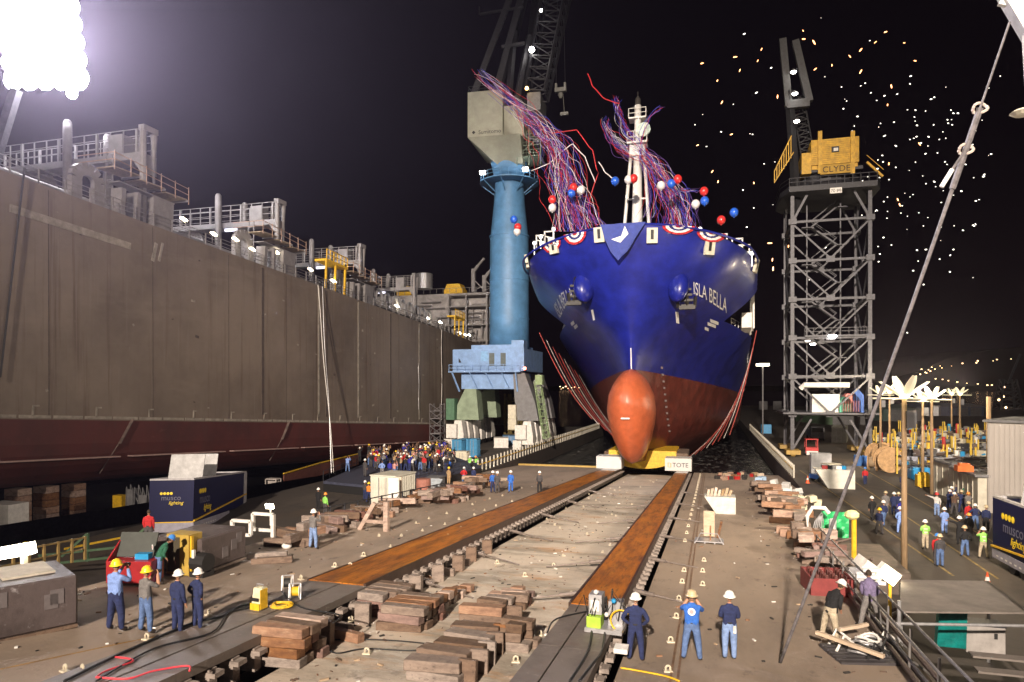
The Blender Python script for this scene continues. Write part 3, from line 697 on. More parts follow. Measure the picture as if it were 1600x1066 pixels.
# yellow frames with platform
def yplat():
    t = thing('yellow_platform', 'x', 'platform')
    for y in (0, 2.2, 4.6): mb = MB(); mb.beam((0, y, -3.4), (0, y, 0), .22); mb.build('leg', yel, t)
    mb = MB(); mb.b2(-1.5, .2, -.3, 5, 0, .3); mb.build('deck', yel, t); mb = MB()
    for k in range(7): mb.beam((.15, -.2+.85*k, .3), (.15, -.2+.85*k, 1.5), .1)
    for z in (.9, 1.5): mb.beam((.15, -.2, z), (.15, 5, z), .09)
    mb.build('rail', yel, t); return t
for Y, nm in ((76, 'nearer'), (121, 'farther')): inst('yplat', yplat, (TX-.5, Y, TZ(Y)+3.6), 0, f'{nm} yellow railed platform on legs at the tanker deck edge', 'platform', 'yellow platforms on the tanker', 1, TILT)
# deck lamps (lit)
def dlamp():
    t = thing('deck_lamp', 'x', 'lamp'); mb = MB(); mb.box((0, 0, 1.2), (.5, 1.1, .16), rx=R(-15)); mb.build('lamp_head', M('lit_deck_lamp', (.8, .8, .8), emit=(1, .86, .6), es=14), t)
    mb = MB(); mb.beam((0, -.4, -.2), (0, -.4, 1.1), .1); mb.beam((0, .4, -.2), (0, .4, 1.1), .1); mb.build('post', tk_grey, t); return t
for i, (px, py) in enumerate(((287, 349), (334, 371), (368, 379), (394, 394), (432, 398), (485, 424), (521, 443), (620, 480), (668, 498), (688, 504), (718, 520), (727, 523), (733, 523))):
    p = onX(px, py+8, TX-.6); inst('dlamp', dlamp, p, 0, 'lit work lamp on posts along the tanker deck edge', 'lamp', 'lit lamps along the tanker deck edge', (.7, .55, .7) if i < 6 else .8)
# hose loops
def loop_():
    t = thing('hose_loop', 'x', 'hose'); mb = MB(); pts = [(0, 1.1*math.cos(R(a)), 1.0+1.4*math.sin(R(a))) for a in range(-30, 211, 20)]; mb.tube(pts, .22, 6); mb.build('hose', steel, t); return t
for i in range(9): inst('loop', loop_, (TX-.7, 88+2.6*i, TZ(88+2.6*i)+.3), 0, 'bent grey ventilation hose over the tanker rail', 'hose', 'row of bent hoses over the tanker rail')
# deck house and gear at the after end of the tanker
dh = thing('deck_house', 'long grey-white deck block with pipes beside the blue crane', 'deck house', (0, 0, 0))
p0 = onY(596, 560, 140); p1 = onY(768, 560, 140)
mb = MB(); mb.b2(p0.x-2, p1.x-.6, 141, 152, 17, onY(700, 458, 140).z); mb.build('wall', M('grimy_white_steel', (.34, .32, .32), .6, 0, .5, .35, distort=1.2), dh)
zt = onY(700, 458, 140).z
mb = MB(); rnd = random.Random(3)
for k in range(26):
    z = 19+rnd.random()*(zt-20.5); x = p0.x+rnd.random()*(p1.x-p0.x-4); L = 1.5+rnd.random()*5; mb.tube([(x, 140.2, z), (min(x+L, p1.x), 140.2, z)], .12+.1*rnd.random(), 6)
for k in range(28):
    x = p0.x+6+rnd.random()*(p1.x-p0.x-6); z = 18.5+rnd.random()*4; mb.tube([(x, 140+rnd.random()*-1, z), (x, 140, z+2+rnd.random()*4)], .1+.12*rnd.random(), 6)
mb.build('pipework', tk_grey, dh)
mb = MB(); xr = p1.x-.2
for z in (20.5, 24, 28, zt-.6): mb.b2(xr-9, xr, 138.2, 141, z-.3, z)
for x in (xr-9, xr-5, xr-.3): mb.beam((x, 138.3, 18), (x, 138.3, zt-.5), .35)
mb.build('gallery', tk_grey, dh)
for z in (21.4, 24.9, zt+.9):
    mb = MB(); mb.beam((p0.x, 139.2, z), (xr, 139.2, z), .07)
    for k in range(18): x = p0.x+(xr-p0.x)*k/17; mb.beam((x, 139.2, z-1), (x, 139.2, z), .07)
    mb.build('handrail', tk_grey, dh)
for px in (740, 757):
    a = onY(px, 456, 141); t = thing('boat_davit', f"{'left' if px == 740 else 'right'} grey bent davit arm on top of the deck block", 'davit', a, group='davits on the deck block')
    mb = MB(); mb.beam((0, 0, 0), (0, 0, 5.0 if px == 740 else 3.6), .8); mb.build('post', tk_grey, t); zz = 5.0 if px == 740 else 3.6
    mb = MB(); mb.beam((.1, 0, zz-.6), (1.0, 0, zz+.6), .6); mb.beam((1.0, 0, zz+.6), (2.2, 0, zz+1.9), .45); mb.lathe([(.3, -.2), (.3, .2)], 10, (2.3, 0, zz+2), 'Y'); mb.build('arm', tk_grey, t)
    mb = MB(); mb.beam((.2, 0, 2.5), (2.6, 0, .1), .22); mb.beam((.2, 0, .3), (2.2, 0, 1.2), .15); mb.build('brace', tk_grey, t)
p = onY(663, 452, 143); mb = MB(); mb.lathe([(1.9, 0), (1.9, 3.4), (1.7, 3.5), (1.2, 3.55)], 20); [mb.lathe([(1.96, z), (1.96, z+.12)], 20) for z in (.8, 1.6, 2.4, 3.1)]; o = mb.build('vent_drum', steel, loc=p, smooth=False); tag(o, 'grey ribbed cylindrical drum on the deck block behind the gantries', 'drum')
for px, wd, nm in ((708, 4.4, 'right'), (631, 3.6, 'left')):
    p = onY(px, 459 if px == 708 else 462, 143); mb = MB(); mb.b2(-wd/2, wd/2, 0, 3, 0, 1.0); mb.poly([(-wd/2+.2, 0, 1.0), (wd/2-.2, 0, 1.0), (wd/2-.7, 0, 2.2), (-wd/2+.7, 0, 2.2)], (0, 3, 0)); o = mb.build('yellow_cover', yel, loc=p); tag(o, f'{nm} yellow rounded cover on the deck block', 'cover', 'yellow covers on the deck block')
# timber keel blocks under the tanker
def keelblock():
    t = thing('keel_block', 'x', 'keel block')
    for k in range(5):
        mb = MB(); mb.b2(-1.1, 1.1, -.9, .9, .5*k, .5*k+.47); mb.build('timber', wood_o, t, bevel=.02)
    return t
for px, py, nm in ((28, 812, 'leftmost'), (115, 806, 'right'), (72, 800, 'middle')):
    p = onX(px, py, TX-3); inst('keelblock', keelblock, (TX-3, p.y, S(p.y)-1.7+.0), 0, f'{nm} orange timber keel block stack under the tanker', 'keel block', 'keel blocks under the tanker', (.6, .6, 1.05))
# hoses down the tanker side and dark scaffold tower
for i, (a, b) in enumerate((((38, 262), (0, 590)), ((496, 445), (500, 745)), ((503, 448), (497, 742)), ((690, 515), (690, 660)), ((654, 568), (654, 640)))):
    p = onX(*a, TX+.3); q = onX(b[0], b[1], TX+.3); 
    if i in (1, 2): q = Vector((TX+3.4, q.y-2, .3))
    pts = [p.lerp(q, k/10)+Vector((0, (.12 if i else 0)*math.sin(k*.9+i), 0)) for k in range(11)]
    mb = MB(); mb.tube(pts, .045 if i else .07, 5); o = mb.build('hanging_cable', blk if i == 0 else (whitep if i in (1, 3) else steel)); tag(o, ('black cable hanging near the left picture edge down the tanker side', 'pale hose hanging down the tanker side to the stage', 'grey hose hanging beside the pale one to the stage', 'long pale cable hanging at the far end of the tanker side', 'short grey cable low on the tanker side')[i], 'cable')
# ================================================================ blue portal crane
cr = thing('portal_crane', 'tall light blue column crane with cream machine house on green portal legs', 'crane', (-34.3, 116, 0), 0)
def zat(py, d=121.): return CZ+(HZ-py)*d/FPX
mb = MB(); pr = [(3.55, zat(548)), (3.5, zat(500)), (3.48, zat(440)), (3.42, zat(372)), (3.35, zat(368)), (2.75, zat(318)), (2.6, zat(292)), (2.55, zat(282))]; mb.lathe(pr, 28); mb.build('column', bluep, cr, smooth=True)
mb = MB()
for py in (372, 440, 500): mb.lathe([(3.58, zat(py)), (3.58, zat(py)+.25)], 28)
mb.build('column_flange', bluep, cr)
mb = MB(); mb.lathe([(2.6, zat(282)), (3.2, zat(258)), (3.25, zat(254))], 24); mb.build('collar', bluep, cr, smooth=True)
mb = MB(); zr = zat(288); mb.lathe([(5.2, zr), (5.2, zr+.2)], 24)
for h in (.6, 1.2):
    pts = [(5.1*math.cos(R(a)), 5.1*math.sin(R(a)), zr+.2+h) for a in range(0, 361, 15)]; mb.tube(pts, .06, 4, caps=False)
for a in range(0, 360, 15): mb.beam((5.1*math.cos(R(a)), 5.1*math.sin(R(a)), zr), (5.1*math.cos(R(a)), 5.1*math.sin(R(a)), zr+1.4), .07)
for a in range(0, 360, 45): mb.beam((5.0*math.cos(R(a)), 5.0*math.sin(R(a)), zr), (2.7*math.cos(R(a)), 2.7*math.sin(R(a)), zr-1.8), .15)
mb.build('ring_walkway', bluep, cr)
for x, y in ((-3.7, -3.9), (3.9, -3.6)):
    mb = MB(); mb.box((x, y, zr+1.2), (.9, .35, .55)); mb.build('floodlight', lamp_w, cr)
# slewing machine house, turned slightly
ho = thing('t', 'x', 'y'); ho.name = 'machine_house'; [ho.pop(k, None) for k in ('label', 'category')]; ho.parent = cr
ho.rotation_euler = (0, 0, R(4))
zf = lambda py: CZ+(HZ-py)*113.5/FPX
z0, z1, zb = zf(207), zf(135), zf(247)
cream_m = M('crane_cream', (.34, .34, .27), .55, 0, .15, .8)
xl = (741-800)*114/FPX+.6; xm = (797-800)*114/FPX+.4
hb = MB(); hb.b2(xl-.1, xm+.2, -6.5, 7, z0, z1); hb.poly([(xl-.1, -6.5, z0), (xm+.2, -6.5, z0), (xm+.2, 1.5, zb), (xl+2.2, 1.5, zb)], (0, 0, .01)) if False else None
hb.add([(xl-.1, -6.5, z0-.02), (xm+3.2, -6.5, z0-.02), (xm+3.2, 5, z0-.02), (xl-.1, 5, z0-.02), (xl+4.2, -2.6, zb+.6), (xm+2.9, -2.6, zb+.6), (xm+2.9, 3, zb+.6), (xl+4.2, 3, zb+.6)], [(0, 1, 5, 4), (1, 2, 6, 5), (2, 3, 7, 6), (3, 0, 4, 7), (4, 5, 6, 7), (0, 3, 2, 1)])
hb.b2(xm+.22, xm+3.6, -5.5, 6, z0, zf(158)); hb.build('house_wall', cream_m, ho)
mb = MB(); mb.b2(xm+3.9, xm+6.2, -4, 2, zat(190), zat(163)); mb.build('side_cabinet', greyp, ho)
mb = MB()
for (a, b) in (((xl, -6.4), (xm, -6.4)), ((xl, -6.4), (xl, 6)), ((xm+.3, -5.4), (xm+3.8, -5.4))):
    zz = z1 if a[0] < xm else zf(158)
    for h in (.5, 1.0): mb.beam((*a, zz+h), (*b, zz+h), .07)
    for k in range(7): x = a[0]+(b[0]-a[0])*k/6; y = a[1]+(b[1]-a[1])*k/6; mb.beam((x, y, zz), (x, y, zz+1), .07)
mb.build('roof_rail', darklat, ho)
mb = MB(); zs = zf(203); mb.add([(-.32, 0, 0), (0, 0, .32), (.32, 0, 0), (0, 0, -.32)], [(0, 1, 2, 3)]); lg = mb.build('logo', blk, ho, loc=(xl+.95, -6.53, zs+.35), rot=(0, 0, 0))
text_obj('lettering', 'Sumitomo', .95, blk, ho, (xl+3.75, -6.53, zs), FRONT)
mb = MB(); rnd = random.Random(5)
for z in (zat(228), zat(240), zat(256)):
    mb.b2(2.0, 6.3, -3.5, 2, z-.1, z)
    for h in (.5, 1.0): mb.beam((2.0, -3.5, z+h), (6.3, -3.5, z+h), .07)
    for k in range(8): mb.beam((2.0+.6*k, -3.5, z), (2.0+.6*k, -3.5, z+1), .06)
for x in (2.1, 4.2, 6.2): mb.beam((x, -3.4, zat(270)), (x, -3.4, zat(212)), .15)
mb.beam((2.1, -3.4, zat(256)), (6.2, -3.4, zat(228)), .14); mb.build('side_gallery', M('gallery_green', (.20, .25, .19), .6), ho)
# A-frame legs and lattice jib, dark
ztop = zat(-60)
mb = MB()
for (x0_, x1_, y) in ((-5.5, 3.6, -4.5), (-1.6, 4.6, -4.5), (-3.2, 3.8, 4), (1.2, 5.2, 4)):
    mb.beam((x0_, y, z1 if x0_ < 0 else zf(158)), (x1_, y*.4, ztop), 1.0)
mb.beam((.6, -3.8, zf(158)), (1.4, -2.4, zat(60)), .8); mb.beam((1.8, -4, zf(158)), (4.0, -2.2, zat(70)), .8); mb.beam((-4.5, -3.4, zat(34)), (3.2, -3.2, zat(30)), .35); mb.beam((-.6, -3.4, zat(88)), (3.4, -3.2, zat(85)), .5); mb.beam((-4.6, -3.4, zat(34)), (-4.6, -3.4, zat(22)), .2)
mb.build('a_frame', darklat, ho)
def lattice(mb, A, B, wa, wb, n, th, bt):
    A, B = Vector(A), Vector(B); ax = (B-A).normalized(); sx = Vector((1, 0, 0)); sx = (sx-ax*sx.dot(ax)).normalized(); sy = ax.cross(sx)
    def c(t, i):
        w_ = (wa+(wb-wa)*t)/2; return A.lerp(B, t)+sx*w_*(1, 1, -1, -1)[i]+sy*w_*(1, -1, -1, 1)[i]
    for i in range(4): mb.beam(c(0, i), c(1, i), th)
    for k in range(n):
        for i in range(4):
            j = (i+1) % 4; mb.beam(c(k/n, i), c((k+1)/n, j) if k % 2 else c((k+1)/n, j), bt); mb.beam(c(k/n, i), c(k/n, j), bt)
mb = MB(); lattice(mb, (5.4, -3, zat(165)), (9.5, 2, zat(-70)), 3.4, 4.4, 13, .4, .17); mb.build('jib', darklat, ho)
for px, py, s_ in ((843, 101, .5), (857, 44, .25)):
    p = Vector(((px-800)*121/FPX, -4.4, zat(py))); mb = MB(); mb.sphere(p, s_, 8); mb.build('jib_lamp', lamp_w, ho)
mb = MB(); mb.sphere(Vector(((837-800)*121/FPX, -5.4, zat(162))), .3, 8); mb.build('amber_lamp', lampm('lit_amber', (1, .6, .15), 12), ho)
# hook block hanging right of the house
hk = thing('hook_block', 'grey crane hook block hanging in the dark right of the crane jib', 'hook block', atd(876, 140, 118))
mb = MB(); mb.b2(-1.0, 1.0, -.3, .3, -.4, .3); mb.b2(-.95, -.6, -.25, .25, .3, 1.1); mb.b2(.6, .95, -.25, .25, .3, 1.1); mb.lathe([(.3, -.5), (.5, -.9), (.2, -1.5)], 8); mb.build('block', M('block_grey', (.20, .20, .19), .6), hk)
mb = MB(); mb.b2(-.3, 1.1, 1, 1.4, -4.0, -3.5); mb.tube([(.4, 1.2, -3.6), (.4, .2, -1)], .05, 5); mb.build('lower_block', M('block_grey', (.2, .2, .19)), hk)
mb = MB(); [mb.tube([(x, 0, 1), (x*.5, 0, 26)], .05, 4) for x in (-.8, .8)]; mb.build('hoist_rope', darklat, hk)
# portal
mb = MB(); zh0, zh1 = zat(580, 114), zat(545, 114)
yf = -7.
mb.b2(-8.0, 4.6, yf, 6, zh0, zh1); mb.b2(-5, 3, yf+1, 5, zh1, zat(538, 114)); mb.b2(2.4, 4.5, yf+.1, yf+2.5, zh1, zat(532, 114)); mb.build('machinery_cabin', bluep2, cr)
mb = MB(); 
for k in range(40): mb.b2(-7.9+.31*k, -7.86+.31*k, yf-.03, yf, zh0+.5, zh1-.1)
mb.build('cladding_rib', M('rib_blue', (.20, .34, .62)), cr)
for x in (-1.0, 1.0):
    mb = MB(); mb.b2(x-.45, x+.45, yf-.05, yf-.001, zh0+.9, zh1-.7); mb.build('door', M('door_grey', (.10, .12, .12)), cr)
mb = MB(); mb.b2(-2.9, -1.7, yf-.04, yf-.001, zh0+1.7, zh1-.35); mb.build('window_panel', M('panel_blue', (.22, .42, .70)), cr)
mb = MB(); mb.add([(-6.9, yf-.05, zh0+1.5), (-6.4, yf-.05, zh0+1.5), (-6.9, yf-.05, zh0+2.3)], [(0, 1, 2)]); mb.build('triangle_mark', blk, cr)
mb = MB(); mb.b2(-8.4, 4.2, yf-1.1, yf-.06, zh0-.2, zh0)
for h in (.55, 1.1): mb.beam((-8.3, yf-1, zh0+h), (4.1, yf-1, zh0+h), .07)
for k in range(10): mb.beam((-8.3+1.38*k, yf-1, zh0), (-8.3+1.38*k, yf-1, zh0+1.1), .07)
for x in (-7.8, 3.4): mb.beam((x, yf-.9, zh0-.2), (x+(.9 if x < 0 else 0), yf+.3, zat(612, 114)), .22)
for x in (-4.6, -1.8, 1.0): mb.beam((x, yf-.9, zh0-.3), (x+.9, yf+.25, zat(606, 114)), .14)
mb.build('walkway', bluep2, cr)
mb = MB(); mb.b2(-6.6, 3.0, yf+.5, 5.5, zat(608, 114), zh0-.25); mb.build('portal_beam', bluep2, cr)
zl = zat(657, 114)
for sx, x0_, x1_, mt_ in ((-1, -7.2, -3.2, greenp), (1, 3.02, 6.4, greyp)):
    for yy in (yf+.3, 3.5):
        mb = MB()
        if sx < 0: mb.poly([(-5.9, yy, zat(608, 114)), (-3.9, yy, zat(608, 114)), (-3.4, yy, zl), (-7.4, yy, zl), (-7.3, yy, zl+2.5)], (0, 2.6, 0))
        else: mb.poly([(2.6, yy, zh0-.3), (4.6, yy, zh0-.3), (6.4, yy, zl+3), (7.0, yy, zl), (3.4, yy, zl), (2.9, yy, zl+3.5)], (0, 2.6, 0))
        mb.build('leg', mt_ if yy > 0 or sx > 0 else greenp, cr)
mb = MB(); mb.b2(-9.0, -7.5, yf-.6, yf+1.2, zl, zl+3.6); mb.build('green_box', M('box_green', (.08, .18, .11)), cr)
mb = MB(); mb.b2(2.0, 3.3, yf-.5, yf+.25, zl+.3, zl+2.6); mb.b2(2.0, 3.4, yf-.6, yf+.2, zl-1.5, zl+.25); mb.build('cream_box', creamp, cr)
def ztrk(a): return a
for bx in (-6.4, 5.6):
    for k, yy in enumerate((-7.5, -4.5, -1.5, 2, 5, 8)):
        mb = MB(); mb.b2(bx-1.6, bx+.9, yy-1.0, yy+1.0, 1.0, 2.3); mb.poly([(bx-1.3, yy-.9, 2.3), (bx+.9, yy-.9, 2.3), (bx+.5, yy-.9, zl-.05), (bx-.7, yy-.9, zl-.05)], (0, 1.7, 0)); b_ = mb.build('bogie', whitep, cr)
        mb = MB()
        for dy in (-.6, .6): mb.lathe([(.45, -.25), (.45, .25)], 12, (bx-.2, yy+dy, .5), 'X')
        mb.lathe([(.35, -.5), (.35, .5)], 10, (bx-1.2, yy-.2, 2.6), 'Y'); mb.build('wheel', greyp, b_)
    mb = MB(); mb.b2(bx-1.9, bx-.1, -9.3, -8.55, 1.9, 4.2); mb.b2(bx-2.3, bx-.9, -9.2, -8.6, .2, 1.7); mb.build('counterweight_box', whitep, cr)
mb = MB(); lattice(mb, (8.2, -6, 2), (6.4, -5, 11.4), 1, 1, 8, .1, .06); mb.build('stair_tower', M('stair_green', (.28, .38, .20)), cr)
mb = MB(); mb.b2(6.4, 7.6, -6.6, -5.2, 10.8, 12.4); mb.build('stair_cage', M('stair_green', (.28, .38, .2)), cr)
mb = MB(); mb.sphere((5.0, yf-1, zh0+.4), .28, 8); mb.build('red_lamp', lampm('lit_red', (1, .15, .08), 8), cr)
yelc = M('crane_yellow', (.55, .31, .012), .55, 0, .35, 1.5)
# ================================================================ lattice tower crane with the yellow cab
tw = thing('lattice_tower_crane', 'tall dark grey lattice tower crane topped by a yellow ribbed machine house', 'crane', (0, 0, 0))
TX0, TX1, TY0, TY1 = 11.8, 22.4, 111., 121.
lv = [0, 6.3, 12.0, 17.8, 23.6, 29.4, 35.3]
leg4 = [(TX0, TY0), (TX1, TY0), (TX1, TY1), (TX0, TY1)]
for x, y in leg4:
    mb = MB(); mb.beam((x, y, .9), (x, y, 39.6), .52); 
    for z in lv[1:]: mb.box((x, y, z), (1.15, 1.15, .8))
    mb.build('leg', greysteel, tw)
for i in range(4):
    a, b = leg4[i], leg4[(i+1) % 4]; mb = MB()
    mid_ = ((a[0]+b[0])/2, (a[1]+b[1])/2)
    for k, z in enumerate(lv[1:]):
        mb.beam((*a, z), (*b, z), .34)
        zn = lv[k+2] if k+2 < len(lv) else 39.6
        if k < len(lv)-2:
            mb.beam((*mid_, z+.2), (*a, zn-.2), .24); mb.beam((*mid_, z+.2), (*b, zn-.2), .24); mb.box((*mid_, z+.1), (1.2 if i % 2 == 0 else .4, .4 if i % 2 == 0 else 1.2, .9))
    mb.beam((*a, .9), (mid_[0]*.5+a[0]*.5, mid_[1]*.5+a[1]*.5, 5.6), .3); mb.beam((*b, .9), (mid_[0]*.5+b[0]*.5, mid_[1]*.5+b[1]*.5, 5.6), .3)
    mb.beam((*a, 35.3), (mid_[0]*.4+a[0]*.6, mid_[1]*.4+a[1]*.6, 39.4), .34); mb.beam((*b, 35.3), (mid_[0]*.4+b[0]*.6, mid_[1]*.4+b[1]*.6, 39.4), .34)
    mb.build('bracing', greysteel, tw)
# stair flights inside
xs0, xs1 = 15.0, 18.6; mb = MB()
for k in range(1, 12):
    z0_, z1_ = 2.9*k+6.3-2.9, 2.9*k+6.3
    xa, xb = (xs0, xs1) if k % 2 else (xs1, xs0)
    for y in (115, 116): mb.beam((xa, y, z0_), (xb, y, z1_), .22); mb.beam((xa, y, z0_+1), (xb, y, z1_+1), .07)
    mb.b2(min(xb, xb+1.4*(1 if k % 2 else -1)), max(xb, xb+1.4*(1 if k % 2 else -1)), 114.8, 116.2, z1_-.12, z1_)
for x in (14.4, 19.2): mb.beam((x, 115.5, 6.3), (x, 115.5, 39), .18)
mb.build('stair', greysteel, tw)
mb = MB(); z = 23.6; mb.b2(13.5, 22, 110.4, 112.5, 17.9, 18.15)
for h in (.6, 1.1): mb.beam((13.5, 110.4, 18.1+h), (22, 110.4, 18.1+h), .07)
for k in range(8): mb.beam((13.5+1.2*k, 110.4, 18.1), (13.5+1.2*k, 110.4, 19.2), .06)
mb.build('mid_walkway', greysteel, tw)
mb = MB(); mb.b2(10.4, 23.6, 109.6, 122.4, 6.35, 6.6); mb.build('load_floor', greysteel, tw)
mb = MB(); mb.tube([(13, 110.9, 10.2), (13.4, 110.6, 10.7), (19.6, 110.6, 10.7)], .4, 8); mb.build('white_pipe', whitep, tw)
mb = MB(); mb.poly([(11.2, 109, 39.4), (23.0, 109, 39.4), (24, 112, 39.7), (24, 120, 39.7), (22.6, 123, 39.5), (11.4, 123, 39.5), (10.2, 120, 39.3), (10.2, 112, 39.3)], (0, 0, .8))
for h in (1.4, 2.0):
    for a, b in (((10.2, 112), (11.2, 109)), ((11.2, 109), (23.0, 109)), ((23.0, 109), (24, 112)), ((24, 112), (24, 120)), ((10.2, 112), (10.2, 120))): mb.beam((*a, 39.4+h), (*b, 39.4+h), .07)
for k in range(12): mb.beam((11.2+1.07*k, 109, 39.4), (11.2+1.07*k, 109, 41.4), .07)
mb.build('top_platform', darklat, tw)
mb = MB(); mb.lathe([(5.2, 40.2), (4.6, 41.4), (4.6, 42.6)], 20, (17.2, 116, 0)); mb.b2(13, 21.5, 111, 121, 42.6, 43.1); mb.build('turntable', darklat, tw)
def Pt(px, py, Y=110.5): return onY(px, py, Y)
a = Pt(1269, 272); b = Pt(1341, 210)
mb = MB(); mb.b2(a.x, b.x, 110.8, 117, a.z+.7, b.z-.2)
nrib = 13
for k in range(nrib): z = a.z+1.4+(b.z-a.z-1.8)*k/(nrib-1); mb.b2(a.x-.12, b.x+.12, 110.45, 117.2, z-.13, z+.13)
mb.build('machine_house', yelc, tw)
for px in (1281, 1332):
    p = Pt(px, 272); q = Pt(px, 206); mb = MB(); mb.b2(p.x-.28, p.x+.28, 110.1, 110.42, p.z, q.z); mb.build('corner_post', yelc, tw)
p = Pt(1306, 265); mb = MB(); mb.b2(p.x-2.15, p.x+2.15, 110.05, 110.25, p.z-.7, p.z+.7); sg_ = mb.build('name_sign', M('sign_yellow', (.42, .25, .03)), tw)
text_obj('sign_text', 'CLYDE', 1.25, M('sign_letter', (.03, .015, .01), var=0), sg_, (p.x, 110.03, p.z-.43), FRONT, .01)
for px, py, ss, nm in ((1305, 234, .45, 'porthole'),):
    p = Pt(px, py); mb = MB(); mb.b2(p.x-.5, p.x+.5, 110.2, 110.4, p.z-.4, p.z+.4); mb.build('porthole', blk, tw); mb = MB(); mb.b2(p.x-.25, p.x+.35, 110.1, 110.19, p.z-.3, p.z+.15); mb.build('porthole_cover', whitep, tw)
p = Pt(1306, 298, 109); mb = MB(); mb.b2(p.x-.8, p.x+.8, 108.8, 108.95, p.z-.4, p.z+.4); pl = mb.build('number_plate', whitep, tw)
text_obj('plate_text', '70 88', .62, blk, pl, (p.x, 108.78, p.z-.24), FRONT, .005)
a = Pt(1253, 272); b = Pt(1268, 238); mb = MB(); mb.b2(a.x, b.x, 110.6, 116, a.z, b.z); mb.build('side_cab', yelc, tw)
mb = MB()
for k in range(8):
    mb.beam((9.2+.33*k, 110, 41.2+.5*k), (9.2+.33*k, 110, 43.0+.72*k), .12)
mb.beam((9.2, 110, 43), (11.6, 110, 48.1), .14); mb.beam((9.2, 110, 41.3), (11.9, 110, 45.6), .14); mb.build('yellow_stair', yelc, tw); mb = MB(); mb.beam((21.8, 110, 43.2), (23.9, 110, 40.9), .3); mb.beam((21.8, 110, 44.2), (24.0, 110, 41.9), .08); mb.build('yellow_stair', yelc, tw)
# boom seen end-on, pointing up
bz0, bz1 = Pt(1236, 290, 112).z, Pt(1236, 60, 112).z; bx = Pt(1236, 200, 112).x
mb = MB(); mb.beam((bx+1.0, 113, bz0-4), (bx-.3, 112, bz1-8), .9); lattice(mb, (bx+3.4, 115, bz0), (bx+1.0, 114, bz1-8), 2.0, 1.6, 14, .18, .1); mb.build('boom', M('boom_black', (.016, .016, .02), .7), tw)
mb = MB(); mb.beam((bx-1.2, 112, bz1), (bx-.3, 112, bz1-10.5), 1.0); mb.beam((bx+.6, 112, bz1-.5), (bx+2.6, 112, bz1-10), 1.0); mb.b2(bx-.6, bx+2.6, 111.4, 112.4, bz1-10.8, bz1-9.6); mb.build('boom_head', M('head_grey', (.07, .07, .075)), tw)
for px, py in ((1240, 112), (1242, 146), (1245, 189), (1301, 525), (1270, 537), (1262, 532)):
    p = Pt(px, py, 110.2); mb = MB(); mb.lathe([(.05, .45), (.15, .4), (.5, .05), (.5, 0)], 10, p); l_ = mb.build('lamp_shade', greyp, tw); mb = MB(); mb.sphere((p.x, p.y, p.z-.05), .42 if px != 1301 else .6, 8, (1, 1, .5)); mb.build('lamp', lamp_w if px != 1262 else lampm('lit_dim', (1, .9, .8), 2), l_)
# yellow tower bogies
for x, y in leg4:
    mb = MB(); mb.b2(x-1, x+1, y-1.8, y+1.8, .35, .95); mb.lathe([(.4, -.3), (.4, .3)], 12, (x, y-1.1, .4), 'X'); mb.lathe([(.4, -.3), (.4, .3)], 12, (x, y+1.1, .4), 'X'); mb.build('bogie', M('ochre_paint', (.42, .27, .07), .6), tw)
# loads on the tower floor
for (pxa, pxb, pya, pyb, m_, lb) in ((1269, 1312, 640, 612, whitep, 'white ribbed container on the lattice tower floor'), (1315, 1345, 641, 622, M('pink_red', (.50, .16, .15)), 'pink box container on the lattice tower floor'), (1310, 1334, 620, 606, M('sea_green', (.10, .38, .28)), 'green container behind the pink one on the lattice tower floor'), (1332, 1350, 640, 613, M('cobalt', (.03, .09, .33)), 'blue container behind the pink one on the lattice tower floor')):
    Y = 111.5 if 'white' in lb or 'pink' in lb else 115
    a = onY(pxa, pya, Y); b = onY(pxb, pyb, Y); t = thing('tower_container', lb, 'container', ((a.x+b.x)/2, Y, 6.62)); wd = b.x-a.x; ht = b.z-a.z
    mb = MB(); mb.b2(-wd/2, wd/2, 0, 2.4, 0, ht); mb.build('wall', m_, t); mb = MB()
    for k in range(int(wd/.35)): mb.b2(-wd/2+.2+.35*k, -wd/2+.26+.35*k, -.05, -.002, .1, ht-.1)
    mb.build('rib', m_, t)
    if 'pink' in lb:
        mb = MB(); mb.poly([(-wd/2, 0, ht), (wd/2, 0, ht), (wd/2-.8, 0, ht+1), (-wd/2+.8, 0, ht+1)], (0, 2.2, 0)); mb.build('hood', m_, t)
